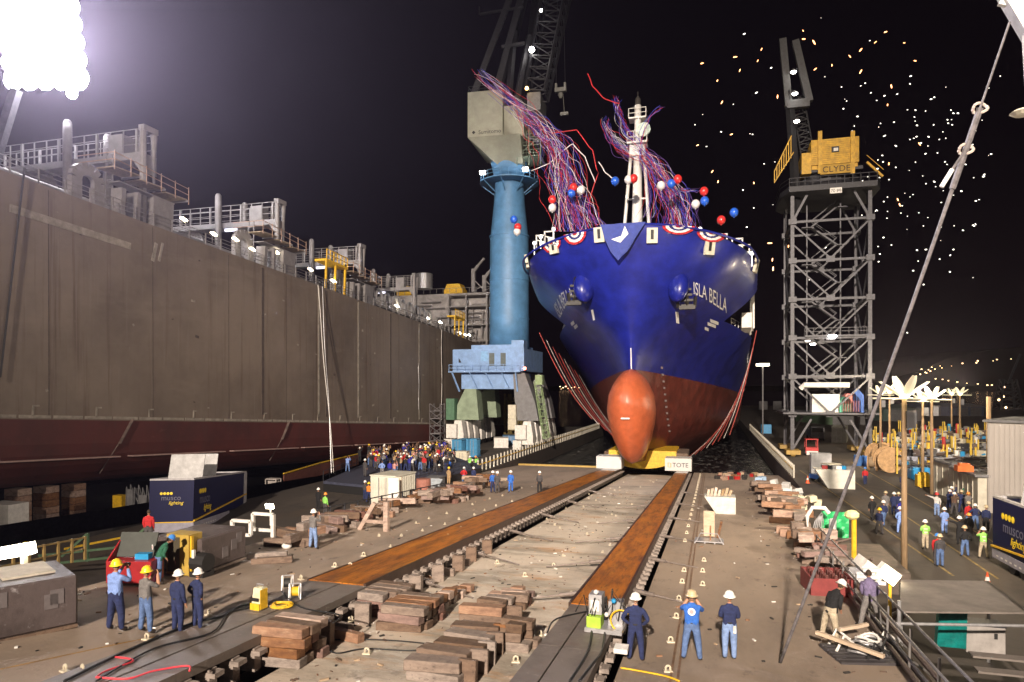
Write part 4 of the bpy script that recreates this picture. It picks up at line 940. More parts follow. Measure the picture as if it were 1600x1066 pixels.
# ================================================================ people
HAND = True
def build_person_mesh(pose):
    """one continuous skinned body; slots 0 skin 1 shirt 2 trousers 3 shoes 4 sleeve 5 hair"""
    V = []; Ed = []; Rr = []
    def nd(p, r, par=None):
        V.append(Vector(p)); Rr.append(r if isinstance(r, tuple) else (r, r))
        if par is not None: Ed.append((par, len(V)-1))
        return len(V)-1
    bend = pose in ('bend',); lean = .62 if bend else (.0)
    sq = .0
    def T(p):       # lean the upper body forward about the hips
        p = Vector(p)
        if bend and p.z > .95:
            d = p-Vector((0, 0, .95)); return Vector((d.x, d.y*math.cos(lean)+d.z*math.sin(lean), .95+d.z*math.cos(lean)-d.y*math.sin(lean)))
        return p
    pel = nd((0, 0, .95), (.20, .15)); sp1 = nd(T((0, .01, 1.12)), (.195, .145), pel); ch = nd(T((0, .0, 1.32)), (.215, .15), sp1); nk = nd(T((0, 0, 1.47)), (.09, .08), ch); nk2 = nd(T((0, .015, 1.56)), .056, nk)
    seg = {(pel, sp1): 1, (sp1, ch): 1, (ch, nk): 1, (nk, nk2): 0}
    stride = {'walk': .22}.get(pose, 0.)
    spread = {'hips': .03, 'photo': .05, 'bend': .08}.get(pose, .0)
    for sg in (-1, 1):
        hy = 0.; hip = nd((.10*sg, 0, .86), (.128, .128), pel); kn = nd(((.11+spread)*sg, .03+stride*sg*.6, .50), .092, hip); an = nd(((.115+spread*1.8)*sg, -.01+stride*sg, .10), .068, kn); toe = nd(((.13+spread*2)*sg, .15+stride*sg, .05), (.058, .05), an)
        seg[(pel, hip)] = 2; seg[(hip, kn)] = 2; seg[(kn, an)] = 2; seg[(an, toe)] = 3
        sh = nd(T((.185*sg, 0, 1.41)), .092, ch)
        A_ = {'stand': ((.225, .0, 1.12), (.20, .10, .88), (.19, .14, .78)), 'hips': ((.35, -.08, 1.16), (.19, .02, 1.0), (.13, .07, .97)), 'photo': ((.27, .20, 1.26), (.10, .30, 1.52), (.05, .32, 1.60)),
              'bend': ((.22, .05, 1.12), (.17, .22, .93), (.14, .28, .84)), 'walk': ((.23, -.08*sg, 1.12), (.21, .08, .90), (.20, .10, .80)), 'cross': ((.24, .02, 1.14), (.06, .21, 1.16), (-.02, .21, 1.18)),
              'wave': ((.23, .0, 1.12), (.20, .10, .88), (.19, .14, .78)) if sg < 0 else ((.30, .10, 1.55), (.28, .18, 1.80), (.27, .20, 1.90)), 'point': ((.25, .02, 1.12), (.20, .10, .90), (.19, .12, .80)) if sg > 0 else ((.42, .06, 1.45), (.66, .12, 1.52), (.76, .14, 1.54))}[pose]
        e, w_, h_ = [T((a[0]*sg, a[1], a[2])) for a in A_]
        el = nd(e, .064, sh); wr = nd(w_, .042, el); pm = nd(w_.lerp(h_, .9), (.038, .024), wr)
        seg[(ch, sh)] = 1; seg[(sh, el)] = 1; seg[(el, wr)] = 4; seg[(wr, pm)] = 0
        d = (h_-w_).normalized(); side = d.cross(Vector((0, 1, 0))); side = side.normalized() if side.length > .1 else Vector((1, 0, 0)); up = side.cross(d).normalized()
        for k in range(4):
            o_ = (k-1.5)*.019; L = (.068, .078, .074, .056)[k]; base = V[pm]+side*o_+d*.02
            f1 = nd(base+d*L*.5-up*.004, .0092, pm); f2 = nd(base+d*L*.85-up*.02, .008, f1); seg[(pm, f1)] = 0; seg[(f1, f2)] = 0
        th = nd(V[pm]+side*.045*(-sg)-d*.02, .011, pm); t2 = nd(V[pm]+side*.058*(-sg)+d*.015-up*.01, .009, th); seg[(pm, th)] = 0; seg[(th, t2)] = 0
    me = bpy.data.meshes.new('b'); me.from_pydata([tuple(v) for v in V], Ed, []); o = bpy.data.objects.new('b', me); COL.objects.link(o)
    sk = o.modifiers.new('s', 'SKIN'); sk.use_smooth_shade = True; sk.branch_smoothing = .6
    for i, r in enumerate(Rr):
        me.skin_vertices[0].data[i].radius = r; me.skin_vertices[0].data[i].use_root = (i == 0)
    sb = o.modifiers.new('u', 'SUBSURF'); sb.levels = 1; sb.render_levels = 1
    bpy.context.view_layer.update()
    m2 = bpy.data.meshes.new_from_object(o.evaluated_get(bpy.context.evaluated_depsgraph_get())); bpy.data.objects.remove(o)
    segs = [(V[a], V[b], Rr[a][0], Rr[b][0], l) for (a, b), l in seg.items()]
    bm = bmesh.new(); bm.from_mesh(m2)
    for f in bm.faces:
        c = f.calc_center_median(); best = 9; lab = 1
        for a, b, ra, rb, l in segs:
            ab = b-a; t = max(0, min(1, (c-a).dot(ab)/ab.length_squared)); dd = (c-a-ab*t).length/(ra+(rb-ra)*t)
            if dd < best: best = dd; lab = l
        if lab == 1 and not bend and c.z < .99: lab = 2
        f.material_index = lab; f.smooth = True
    # head with face and hair, joined into the body mesh
    hc_ = T((0, .035, 1.665)); rows = 12; cols = 16; tilt = Matrix.Rotation(-.5 if bend else .12, 3, 'X')
    vs_ = []
    for i in range(rows+1):
        ph = math.pi*i/rows; r = math.sin(ph)
        for j in range(cols):
            a = 2*math.pi*j/cols; x, y, z = .078*r*math.cos(a), .098*r*math.sin(a), .122*math.cos(ph)
            if z < -.03: x *= 1+(z+.03)*2.6; y = y*(1+(z+.03)*1.2) if y > 0 else y*(1+(z+.03)*2.5)
            if abs(a-math.pi/2) < .25 and abs(z+.02) < .045: y += .022*(1-abs(z+.025)/.05)
            if abs(abs(a-math.pi/2)-.39) < .1 and 0 < z < .03: y -= .008
            if (abs(a) < .1 or abs(a-math.pi) < .1) and abs(z) < .035: x *= 1.18
            vs_.append(bm.verts.new(hc_+tilt @ Vector((x, y, z))))
    for i in range(rows):
        for j in range(cols):
            q = [vs_[i*cols+j], vs_[(i+1)*cols+j], vs_[(i+1)*cols+(j+1) % cols], vs_[i*cols+(j+1) % cols]]
            if i == 0: q = [vs_[j], vs_[cols+j], vs_[cols+(j+1) % cols]]
            if i == rows-1: q = [vs_[i*cols+j], vs_[(i+1)*cols+j], vs_[i*cols+(j+1) % cols]]
            try: f = bm.faces.new(q)
            except ValueError: continue
            cc = f.calc_center_median()-hc_; f.smooth = True
            f.material_index = 5 if (cc.z > .045 or (cc.y < -.01 and cc.z > -.05)) else 0
    bmesh.ops.recalc_face_normals(bm, faces=bm.faces); bm.to_mesh(m2); bm.free(); m2.name = 'person_'+pose
    top = T((0, .035, 1.70)); return m2, top, (-.5 if bend else .12)
_pm = {}
skin_m = M('skin', (.42, .22, .14), .6, 0, .1); shoe_m = M('work_boot', (.04, .03, .025), .7); hair_m = M('hair_dark', (.04, .025, .015), .8)
CC = {'navy': (.018, .028, .10), 'blue': (.03, .14, .55), 'lblue': (.22, .34, .72), 'jeans': (.10, .17, .36), 'ljeans': (.20, .30, .55), 'black': (.012, .012, .015), 'grey': (.18, .17, .17), 'dgrey': (.07, .065, .07), 'white': (.68, .66, .64), 'beige': (.45, .38, .28), 'red': (.50, .02, .025), 'green': (.02, .12, .07), 'lime': (.32, .75, .15), 'orange': (.80, .25, .04), 'purple': (.16, .13, .24), 'tan': (.42, .28, .15), 'brown': (.12, .07, .05), 'royal': (.03, .03, .35), 'pink': (.6, .3, .28), 'yellow': (.85, .60, .03)}
def cm(c): return M('cloth_'+c, CC[c], .9, 0, .4, 7, bump=.9, distort=.6)
HC = {'white': (.82, .81, .78), 'yellow': (.90, .60, .03), 'blue': (.04, .20, .60), 'red': (.6, .03, .03), 'tan': (.50, .40, .25), 'orange': (.85, .30, .05)}
_hat = {}
def hat_mesh():
    if 'h' in _hat: return _hat['h']
    mb = MB(); mb.lathe([(.165, -.03), (.16, -.02), (.128, -.01), (.126, .03), (.108, .08), (.07, .115), (.02, .128)], 18); mb.tube([(0, -.118, .03), (0, -.08, .105), (0, 0, .135), (0, .08, .105), (0, .118, .03)], .014, 5)
    o = mb.build('hard_hat', whitep, smooth=True); _hat['h'] = o.data; bpy.data.objects.remove(o); return _hat['h']
def person(p, pose, shirt, trous, hat, label, rz=0., sleeve='same', group=None, sc=1.03, hair=None, extra=None, cat='person'):
    if pose not in _pm: _pm[pose] = build_person_mesh(pose)
    me, top, tl = _pm[pose]
    if not me.materials:
        for m_ in (skin_m, cm('navy'), cm('navy'), shoe_m, cm('navy'), hair_m): me.materials.append(m_)
    o = bpy.data.objects.new('person', me); COL.objects.link(o)
    mats = (skin_m, cm(shirt), cm(trous), shoe_m, skin_m if sleeve == 'skin' else cm(shirt if sleeve == 'same' else sleeve), hair or hair_m)
    for i, m_ in enumerate(mats): o.material_slots[i].link = 'OBJECT'; o.material_slots[i].material = m_
    o.location = p; o.rotation_euler = (0, 0, rz); o.scale = (sc,)*3; tag(o, label, cat, group)
    if hat:
        h = bpy.data.objects.new('hard_hat', hat_mesh()); COL.objects.link(h); h.parent = o; h.location = top+Vector((0, 0, .015)); h.rotation_euler = (tl-.05, 0, 0)
        h.material_slots[0].link = 'OBJECT'; h.material_slots[0].material = M('helmet_'+hat, HC[hat], .3, 0, .05, coat=.3)
    if group == G and pose != 'bend':
        mb = MB(); mb.lathe([(.152, 1.0), (.154, 1.02), (.152, 1.045)], 18); b_ = mb.build('belt', blk, o); b_.scale = (1.0, .82, 1)
    if extra == 'emblem':
        mb = MB(); mb.lathe([(.095, 0), (.095, .008)], 20, (0, 0, 0), 'Y'); e = mb.build('back_emblem', M('emblem_white', (.75, .75, .75), .8, var=.05), o, loc=(0, -.168, 1.32))
        mb = MB(); mb.lathe([(.055, 0), (.055, .004)], 16, (0, 0, 0), 'Y'); mb.build('emblem_centre', M('emblem_pink', (.55, .30, .32), .8, var=.05), e, loc=(0, -.005, 0))
    if extra == 'pouch':
        mb = MB(); mb.box((-.07, -.15, .92), (.1, .05, .16)); mb.build('belt_pouch', M('pouch', (.12, .09, .07), .8), o, bevel=.01)
    if extra == 'rag':
        mb = MB(); mb.box((.12, -.13, .86), (.08, .04, .2), rz=.2); mb.build('rag', cm('white'), o, bevel=.01)
    if extra == 'camera':
        mb = MB(); mb.box((0, .38, 1.62), (.13, .06, .09)); mb.lathe([(.035, 0), (.035, .06)], 10, (0, .40, 1.62), 'Y'); mb.build('camera', blk, o)
    if extra == 'vest':
        mb = MB()
        for z in (1.08, 1.28): mb.lathe([(.150, z-.025), (.150, z+.025)], 18)
        v_ = mb.build('reflective_band', M('silver_band', (.7, .7, .65), .4), o); v_.scale = (1.02, .86, 1)
    return o
G = 'people standing near on the slip'
Y_ = .3
person(slip(180, 987, Y_), 'photo', 'lblue', 'navy', 'yellow', 'person in a light blue shirt and yellow hard hat photographing, leftmost in the foreground', .0, extra='camera', sc=1.08, group=G)
person(slip(227, 990, Y_), 'photo', 'grey', 'jeans', 'yellow', 'person in a grey T-shirt and jeans with yellow hard hat raising a camera', -.2, 'skin', extra='camera', sc=1.0, group=G)
person(slip(277, 990, Y_), 'stand', 'navy', 'navy', 'white', 'person in navy coverall and white hard hat beside the man in grey', -.1, sc=.95, group=G)
person(slip(308, 984, Y_), 'hips', 'navy', 'navy', 'white', 'person in navy coverall, rightmost of the four foreground men at left', -.35, sc=.93, group=G)
person(slip(246, 912, Y_), 'bend', 'green', 'jeans', 'blue', 'person in a dark green shirt with white back emblem by the red tool cabinet', -.6, sc=1.0, extra='emblem', group=G)
person(slip(262, 868, Y_)+Vector((-2, 1, 0)), 'stand', 'red', 'dgrey', None, 'person in a red top partly hidden behind the green-shirted man', .4, sc=.95, group=G)
person(slip(993, 1034), 'hips', 'navy', 'navy', 'white', 'person in a navy coverall and white hard hat with hands on hips', .0, sc=.98, group=G)
person(slip(1081, 1033), 'photo', 'blue', 'jeans', 'tan', 'person in a bright blue T-shirt with round white back emblem holding up a camera', 0., 'skin', sc=1.02, extra='emblem', group=G)
person(slip(1140, 1032), 'cross', 'navy', 'ljeans', 'white', 'person in a navy T-shirt and light jeans with arms folded', .05, sc=1.0, extra='rag', group=G)
person(slip(1296, 1003), 'bend', 'black', 'beige', 'white', 'person in a black jacket and beige trousers leaning over at the slip edge', -.9, sc=1.05, group=G)
person(slip(1360, 982), 'bend', 'purple', 'grey', None, 'person in a mauve shirt and grey trousers bending beside the lit work lamp', -.1, sc=1.05, group=G)
person(slip(489, 858, Y_), 'photo', 'grey', 'ljeans', 'white', 'person in a grey shirt and pale jeans photographing alone on the left apron', -.3, sc=1.0, extra='camera', group=G)
o = person(onz(38, 915, 1.6), 'stand', 'blue', 'navy', 'yellow', 'person in blue with yellow hard hat under the bright tube lamp at far left', -.3, group=G)
# --- left yard and stage
GL = 'people around the stage'
ZST = 1.0
L = [(497, 797, 0, 'stand', 'black', 'black', 'white', 'person in black with white hard hat standing left of the container stack'), (508, 806, 0, 'stand', 'lime', 'dgrey', 'orange', 'person in a lime vest and orange hard hat behind the lone photographer'),
     (543, 738, 1, 'photo', 'lblue', 'jeans', None, 'person in light blue with raised camera, alone at the left of the stage'), (570, 745, 1, 'stand', 'dgrey', 'dgrey', 'white', 'person in dark grey standing alone on the open stage'),
     (597, 747, 1, 'hips', 'lblue', 'grey', None, 'person in a pale blue shirt at the stage rail'), (609, 747, 1, 'stand', 'royal', 'navy', None, 'person in a royal blue jacket at the stage rail'), (616, 748, 1, 'photo', 'pink', 'jeans', None, 'person in a pink shirt at the stage rail'),
     (576, 786, 0, 'photo', 'orange', 'navy', 'yellow', 'person in an orange vest in front of the white container'), (570, 783, 0, 'stand', 'dgrey', 'navy', 'white', 'person in dark clothes beside the orange-vested worker'),
     (562, 722, 1, 'wave', 'black', 'black', 'white', 'person in black waving at the left end of the crowd'),
     (702, 741, 0, 'hips', 'blue', 'jeans', 'tan', 'person in a bright blue shirt behind the timber pile'), (701, 757, 0, 'stand', 'tan', 'tan', 'yellow', 'person in a tan coverall behind the timber pile'),
     (686, 752, 0, 'stand', 'black', 'black', 'white', 'person in black with white hard hat below the stage corner'), (734, 736, 0, 'photo', 'lime', 'white', 'white', 'person in a lime vest, left of the pair near the blue cabins'), (743, 736, 0, 'photo', 'lime', 'navy', 'orange', 'person in a lime vest, right of the pair near the blue cabins'),
     (738, 742, 0, 'stand', 'black', 'black', 'white', 'person in a black vest between the two lime vests'), (725, 757, 0, 'hips', 'red', 'jeans', 'white', 'person in a red jacket by the fence'), (740, 757, 0, 'stand', 'navy', 'navy', 'white', 'person in navy next to the red jacket by the fence')]
for px, py, zz, pose, a, b, h, lb in L: person(onz(px, py, zz*ZST), pose, a, b, h, lb, random.uniform(-.4, .3), group=GL, sc=1.02)
for px, py, a, b, h, lb in ((770, 770, 'blue', 'navy', 'white', 'person in a blue coverall, left one on the far left apron'), (777, 771, 'dgrey', 'dgrey', 'white', 'person in dark grey beside the blue coverall on the far left apron'), (798, 769, 'blue', 'blue', 'white', 'person in a blue coverall walking alone on the far left apron'), (843, 770, 'dgrey', 'black', 'white', 'person in dark clothes near the left launching way, far down the apron')):
    person(slip(px, py, .3), 'walk', a, b, h, lb, .2, group='people far down the left apron')
# crowd
rnd = random.Random(11)
cols = ['black', 'navy', 'dgrey', 'white', 'brown', 'navy', 'tan', 'grey', 'red', 'black', 'black', 'dgrey', 'pink', 'black', 'brown', 'royal']
n = 0
for i in range(150):
    px = 572+rnd.random()*140; f = (px-572)/140; py = 742-rnd.random()*(26 if px < 625 else 30)-f*6
    if px < 622 and py > 736: continue
    z = ZST if px < 705 else 0
    sh = rnd.choice(cols); ht = rnd.choice([None, None, 'white', None, None, None, 'yellow', None, None, 'white', None]); po_se = rnd.choice(['photo', 'wave', 'stand', 'photo', 'stand', 'cross'])
    pz = {'photo': 'holding up a camera', 'wave': 'waving one arm', 'stand': 'with arms down', 'cross': 'with folded arms'}[po_se]
    person(onz(px, py, z), po_se, sh, rnd.choice(['black', 'navy', 'dgrey', 'jeans']), ht, f"person in {dict(lblue='light blue', dgrey='dark grey').get(sh, sh)} top {pz}{', '+ht+' helmet,' if ht else ''} in the stage crowd", rnd.uniform(-.6, .4), sleeve=rnd.choice(['same', 'skin']), group='crowd on the stage', sc=rnd.uniform(.92, 1.04)); n += 1
# --- right yard
GR = 'people in the right yard'
Rr_ = [(1352, 758, 'walk', 'red', 'navy', 'blue', 'person in a red jacket and blue helmet walking alone by the white ramp bin'), (1411, 769, 'stand', 'navy', 'navy', 'white', 'person in navy left of the tall lamp pole'),
 (1363, 814, 'walk', 'black', 'black', 'white', 'person in black, leftmost of the yard group'), (1374, 836, 'walk', 'navy', 'dgrey', 'yellow', 'person with yellow hard hat at the front of the yard group'), (1381, 822, 'walk', 'navy', 'jeans', 'white', 'person in navy shirt and jeans in the yard group'),
 (1384, 804, 'stand', 'grey', 'grey', 'tan', 'person in grey behind the yard group'), (1397, 806, 'stand', 'navy', 'navy', 'white', 'person in navy coverall left of two behind the pole'), (1404, 806, 'stand', 'navy', 'navy', 'tan', 'person in navy coverall with tan helmet behind the pole'), (1409, 818, 'stand', 'royal', 'navy', 'white', 'person in dark blue right behind the pole'),
 (1407, 834, 'hips', 'lblue', 'lblue', 'white', 'person in a light blue coverall beside the lamp pole'), (1464, 807, 'point', 'white', 'ljeans', 'red', 'person in a white shirt and red helmet with one arm stretched out'),
 (1476, 835, 'cross', 'lblue', 'lblue', 'white', 'person in a light blue coverall alone in the middle of the road'), (1446, 859, 'cross', 'lime', 'beige', 'white', 'person in a lime vest and beige trousers left on the road'), (1465, 885, 'stand', 'red', 'dgrey', 'blue', 'person in a red vest and blue helmet at the front of the yard'), (1469, 886, 'stand', 'dgrey', 'jeans', 'tan', 'person in grey and jeans just behind the red vest'),
 (1484, 801, 'photo', 'navy', 'navy', 'white', 'person in navy, left of the group at the white sheds'), (1491, 806, 'photo', 'brown', 'dgrey', 'white', 'person in brown at the white sheds'), (1487, 795, 'wave', 'navy', 'navy', 'white', 'person in navy waving by the white sheds'), (1503, 802, 'photo', 'navy', 'navy', 'tan', 'person in navy, middle of the group at the white sheds'), (1510, 790, 'hips', 'green', 'dgrey', 'orange', 'person in green near the shed doors'),
 (1513, 806, 'photo', 'grey', 'dgrey', 'orange', 'person in grey with orange helmet at the white sheds'), (1514, 824, 'stand', 'red', 'jeans', 'tan', 'person in a red sweater beside the black-clad workers'), (1524, 828, 'hips', 'navy', 'jeans', 'white', 'person in navy and jeans right of the red sweater'), (1541, 831, 'stand', 'navy', 'black', 'tan', 'person in dark navy nearest to the tall grey shed'),
 (1500, 852, 'point', 'black', 'black', 'white', 'person in black pointing with one arm'), (1508, 870, 'hips', 'black', 'jeans', 'tan', 'person in a black vest and jeans in the right foreground yard'), (1514, 846, 'stand', 'black', 'dgrey', 'orange', 'person in black behind the pointing one'), (1537, 873, 'photo', 'lime', 'beige', 'white', 'person in a lime vest and beige trousers next to the black trailer')]
for px, py, pose, a, b, h, lb in Rr_:
    person(onz(px, py, 0), pose, a, b, h, lb, random.uniform(-.7, .5), sleeve='skin' if a in ('lime',) else 'same', group=GR, sc=1.04, extra='vest' if a == 'lime' else None)
# ================================================================ streamers, balloons and sparks
sc_ = {'red': M('ribbon_red', (.55, .02, .03), .5, var=.1), 'white': M('ribbon_white', (.75, .72, .75), .4, var=.05), 'blue': M('ribbon_blue', (.04, .05, .55), .5, var=.1), 'violet': M('ribbon_violet', (.16, .08, .38), .5, var=.1)}
def bundle(base, way_, n, spread, Yb, side, seed, wtop):
    rnd = random.Random(seed)
    for i in range(n):
        c = rnd.choice(['red', 'blue', 'white', 'violet', 'blue', 'red', 'violet']); q = rnd.random(); off = rnd.gauss(0, 1); off2 = rnd.gauss(0, 1)
        e = rnd.uniform(.55, 1.0) if i % 3 else rnd.uniform(.9, 1.02)
        pts = []; K = 34; ph = rnd.random()*6; fr = rnd.uniform(6, 13); dy = rnd.uniform(-1.2, 1.5)
        bx_ = base[0]+(base[1]-base[0])*rnd.random()
        for k in range(K+1):
            t = k/K*e; u = t*(len(way_)-1); j = min(int(u), len(way_)-2); f = u-j
            p0_, p1_, p2_, p3_ = way_[max(j-1, 0)], way_[j], way_[j+1], way_[min(j+2, len(way_)-1)]
            def cr_(a, b, c_, d): return .5*((2*b)+(-a+c_)*f+(2*a-5*b+4*c_-d)*f*f+(-a+3*b-3*c_+d)*f**3)
            x = cr_(p0_[0], p1_[0], p2_[0], p3_[0]); y = cr_(p0_[1], p1_[1], p2_[1], p3_[1])
            w_ = spread*(.5+.5*math.sin(t*5+off2))*(1.1-.35*t)
            x = x+off*w_+(bx_-way_[0][0])*(1-t)**3+math.sin(t*fr+ph)*spread*.4+math.sin(t*fr*3.7+ph)*2.0; y = y+off2*w_*.45*min(1, t*4)+math.cos(t*fr*1.3+ph)*spread*.42*min(1, t*4)+math.cos(t*fr*4.1+ph)*1.5*min(1, t*4)
            pts.append(onY(x, y, Yb+dy*(1+2*t)+t*2))
        mb = MB(); mb.tube(pts, rnd.uniform(.012, .030), 4); o = mb.build('ribbon_streamer', sc_[c], smooth=True)
        tag(o, f'{c} ribbon streamer in the bundle {side}', 'streamer', f'ribbon streamers {side}')
bundle((868, 930), [(893, 362), (885, 310), (876, 262), (862, 225), (835, 195), (800, 160), (745, 112)], 84, 15, 88, 'blowing left over the bow', 1, 1)
bundle((905, 945), [(925, 352), (900, 310), (880, 280), (872, 240)], 24, 12, 88, 'curling low at the left of the mast', 4, 1)
bundle((1035, 1085), [(1052, 358), (1045, 310), (1020, 265), (985, 240), (955, 215), (945, 185)], 46, 11, 93, 'crossing behind the foremast', 2, 1)
bundle((1040, 1090), [(1062, 358), (1048, 315), (1018, 255), (985, 215), (968, 180), (962, 150)], 32, 8, 93, 'flying up left of the mast top', 3, 1)
bundle((1068, 1082), [(1074, 362), (1076, 325), (1062, 300), (1075, 300), (1098, 296)], 12, 5, 88, 'looping right of the mast', 6, 1)
bundle((1000, 1030), [(1012, 340), (1018, 290), (1000, 240), (1012, 190), (1036, 166)], 10, 5, 90, 'wound round the mast', 9, 1)
# a few lone ribbons
for c, w_, lb in (('red', [(918, 115), (925, 135), (945, 155), (968, 162)], 'red ribbon drifting alone above the left bundle'), ('red', [(862, 208), (900, 203), (925, 235), (935, 270), (920, 320)], 'long red ribbon arching right of the left bundle'), ('white', [(830, 267), (858, 255), (880, 235), (895, 225), (915, 245), (930, 285)], 'white ribbon with a long free tail'), ('white', [(935, 253), (945, 270), (960, 281)], 'short white ribbon beside the blue balloon')):
    pts = []
    for k in range(len(w_)-1):
        for q in range(6): t = q/6; pts.append(onY(w_[k][0]+(w_[k+1][0]-w_[k][0])*t+math.sin(k+t*3)*1.2, w_[k][1]+(w_[k+1][1]-w_[k][1])*t, 90))
    pts.append(onY(*w_[-1], 90)); mb = MB(); mb.tube(pts, .075, 4); tag(mb.build('ribbon_streamer', sc_[c], smooth=True), lb, 'streamer', 'lone ribbon streamers')
bal = {'red': M('balloon_red', (.62, .03, .03), .3, var=0, coat=.4), 'white': M('balloon_white', (.68, .66, .68), .35, var=0, coat=.3), 'blue': M('balloon_blue', (.02, .11, .62), .3, var=0, coat=.4)}
def balloon():
    mb = MB(); mb.sphere((0, 0, 0), .52, 16, (1, 1, 1.08)); mb.lathe([(.02, -.6), (.09, -.64), (.05, -.55)], 6); o = mb.build('balloon', bal['red'], smooth=True); return o
BL = [('blue', 803, 343, 'blue balloon against the blue crane column'), ('red', 809, 355, 'red balloon against the blue crane column'), ('white', 808, 362, 'white balloon against the blue crane column'), ('red', 863, 312, 'red balloon at the left edge of the ribbon bundle'), ('white', 863, 325, 'white balloon at the left edge of the ribbon bundle'), ('red', 896, 293, 'red balloon right of the ribbon bundle'), ('white', 908, 297, 'white balloon right of the ribbon bundle'), ('blue', 893, 302, 'blue balloon hidden among ribbons'), ('blue', 961, 283, 'blue balloon left of the foremast leg'), ('white', 982, 281, 'white balloon behind the left mast leg'), ('red', 990, 279, 'red balloon touching the mast'), ('white', 1033, 290, 'white balloon right of the mast'), ('blue', 1049, 287, 'blue balloon right of the mast'), ('red', 1059, 280, 'red balloon right of the mast'), ('red', 1100, 299, 'red balloon at the end of the ribbon loop'), ('blue', 1101, 314, 'blue balloon under the ribbon loop'), ('white', 1087, 319, 'white balloon under the ribbon loop'), ('blue', 1147, 332, 'blue balloon drifting farthest right'), ('red', 1127, 344, 'red balloon drifting over the right bulwark')]
for i, (c, px, py, lb) in enumerate(BL):
    if i == 0: o = balloon(); base_b = o
    else: o = base_b.copy(); COL.objects.link(o)
    o.location = onY(px, py, 86 if px > 850 else 90); o.data.materials[0] = bal['red']; o.material_slots[0].link = 'OBJECT'; o.material_slots[0].material = bal[c]; tag(o, lb, 'balloon', 'balloons over the bow')
# sparks of the fireworks
rnd = random.Random(21)
sp_w = M('spark_white', (.8, .8, .8), emit=(1, .93, .80), es=3, nosample=True); sp_o = M('spark_orange', (.8, .8, .8), emit=(1, .40, .14), es=5, nosample=True)
mb = MB(); mb.sphere((0, 0, 0), 1, 8, (1, 1, 1)); sp0 = mb.build('spark', sp_w); bpy.data.objects.remove(sp0) if False else None
mb = MB(); mb.sphere((0, 0, 0), 1, 8, (1, 1, 1)); sp1_ = mb.build('spark', sp_o)
SPW = [(1163, 53), (1283, 28), (1205, 106), (1230, 106), (1256, 104), (1289, 120), (1315, 136), (1352, 130), (1361, 145), (1370, 157), (1402, 147), (1422, 131), (1460, 152), (1455, 155), (1318, 170), (1340, 182), (1320, 155), (1323, 158), (1376, 193), (1397, 191), (1429, 183), (1486, 172), (1490, 177), (1497, 177), (1433, 196), (1182, 145), (1146, 163), (1098, 179), (1086, 195), (1172, 209), (1104, 229), (1127, 206), (1176, 210), (1194, 256), (1211, 253), (1161, 297), (1178, 325), (1167, 355), (1335, 197), (1330, 256), (1383, 212), (1381, 213), (1400, 228), (1422, 218), (1459, 195), (1488, 195), (1487, 187), (1524, 205), (1520, 226), (1545, 243), (1468, 218), (1465, 239), (1478, 216), (1414, 302), (1442, 275), (1460, 284), (1480, 257), (1537, 276), (1538, 273), (1509, 257), (1490, 305), (1530, 312), (1525, 314), (1408, 333), (1418, 338), (1443, 353), (1450, 340), (1491, 353), (1505, 360), (1525, 351), (1520, 352), (1433, 391), (1447, 390), (1470, 376), (1490, 390), (1485, 399), (1427, 423), (1375, 397), (1373, 409), (1360, 418), (1393, 383), (1358, 276), (1368, 330), (1381, 315), (1361, 351), (1295, 363), (1290, 387), (1259, 345), (1250, 346), (1283, 427), (1386, 341), (1380, 253), (1372, 250), (1356, 276), (1208, 320)]
for i in range(70): SPW.append((rnd.gauss(1420, 62), rnd.gauss(280, 95)))
for i, (px, py) in enumerate(SPW):
    d = rnd.uniform(105, 150)
    o = sp0 if i == 0 else sp0.copy()
    if i: COL.objects.link(o)
    o.location = atd(px, py, d); r_ = rnd.uniform(.035, .10)*d/110; o.scale = (r_*rnd.uniform(1.1, 2.6), r_, r_); o.rotation_euler = (0, rnd.uniform(-.6, .6), YAW); tag(o, 'white hot spark in the night sky around the lattice crane', 'spark', 'white sparks of the fireworks')
SPO = [(1097, 99, 15), (1128, 160, 60), (1156, 110, 70), (1255, 48, -60), (1190, 77, 65), (1345, 78, 50), (1384, 50, 25), (1413, 67, 0), (1430, 95, -15), (1345, 112, 60), (1300, 102, 85), (1328, 88, -50), (1393, 135, -80), (1368, 66, 40), (1149, 89, 10), (1184, 95, 60), (1121, 126, 60), (1090, 227, 25), (1143, 210, 20), (1113, 268, 55), (1122, 284, 75), (1178, 286, -80), (1215, 151, 85), (1387, 164, 80), (1437, 225, -55), (1389, 256, 85), (1403, 312, -65), (1406, 320, -70), (1203, 380, 0), (1207, 406, 85), (1208, 420, 85), (1232, 385, 85), (1274, 108, 40), (1256, 61, 0), (1272, 66, -60)]
for i, (px, py, an) in enumerate(SPO):
    d = rnd.uniform(105, 140); o = sp1_ if i == 0 else sp1_.copy()
    if i: COL.objects.link(o)
    r_ = rnd.uniform(.06, .11)*d/110; o.location = atd(px, py, d); o.scale = (r_*rnd.uniform(2.2, 4.5), r_, r_); o.rotation_euler = (0, -R(an), YAW); tag(o, 'orange streaking ember falling in the night sky around the lattice crane', 'spark', 'orange embers of the fireworks')
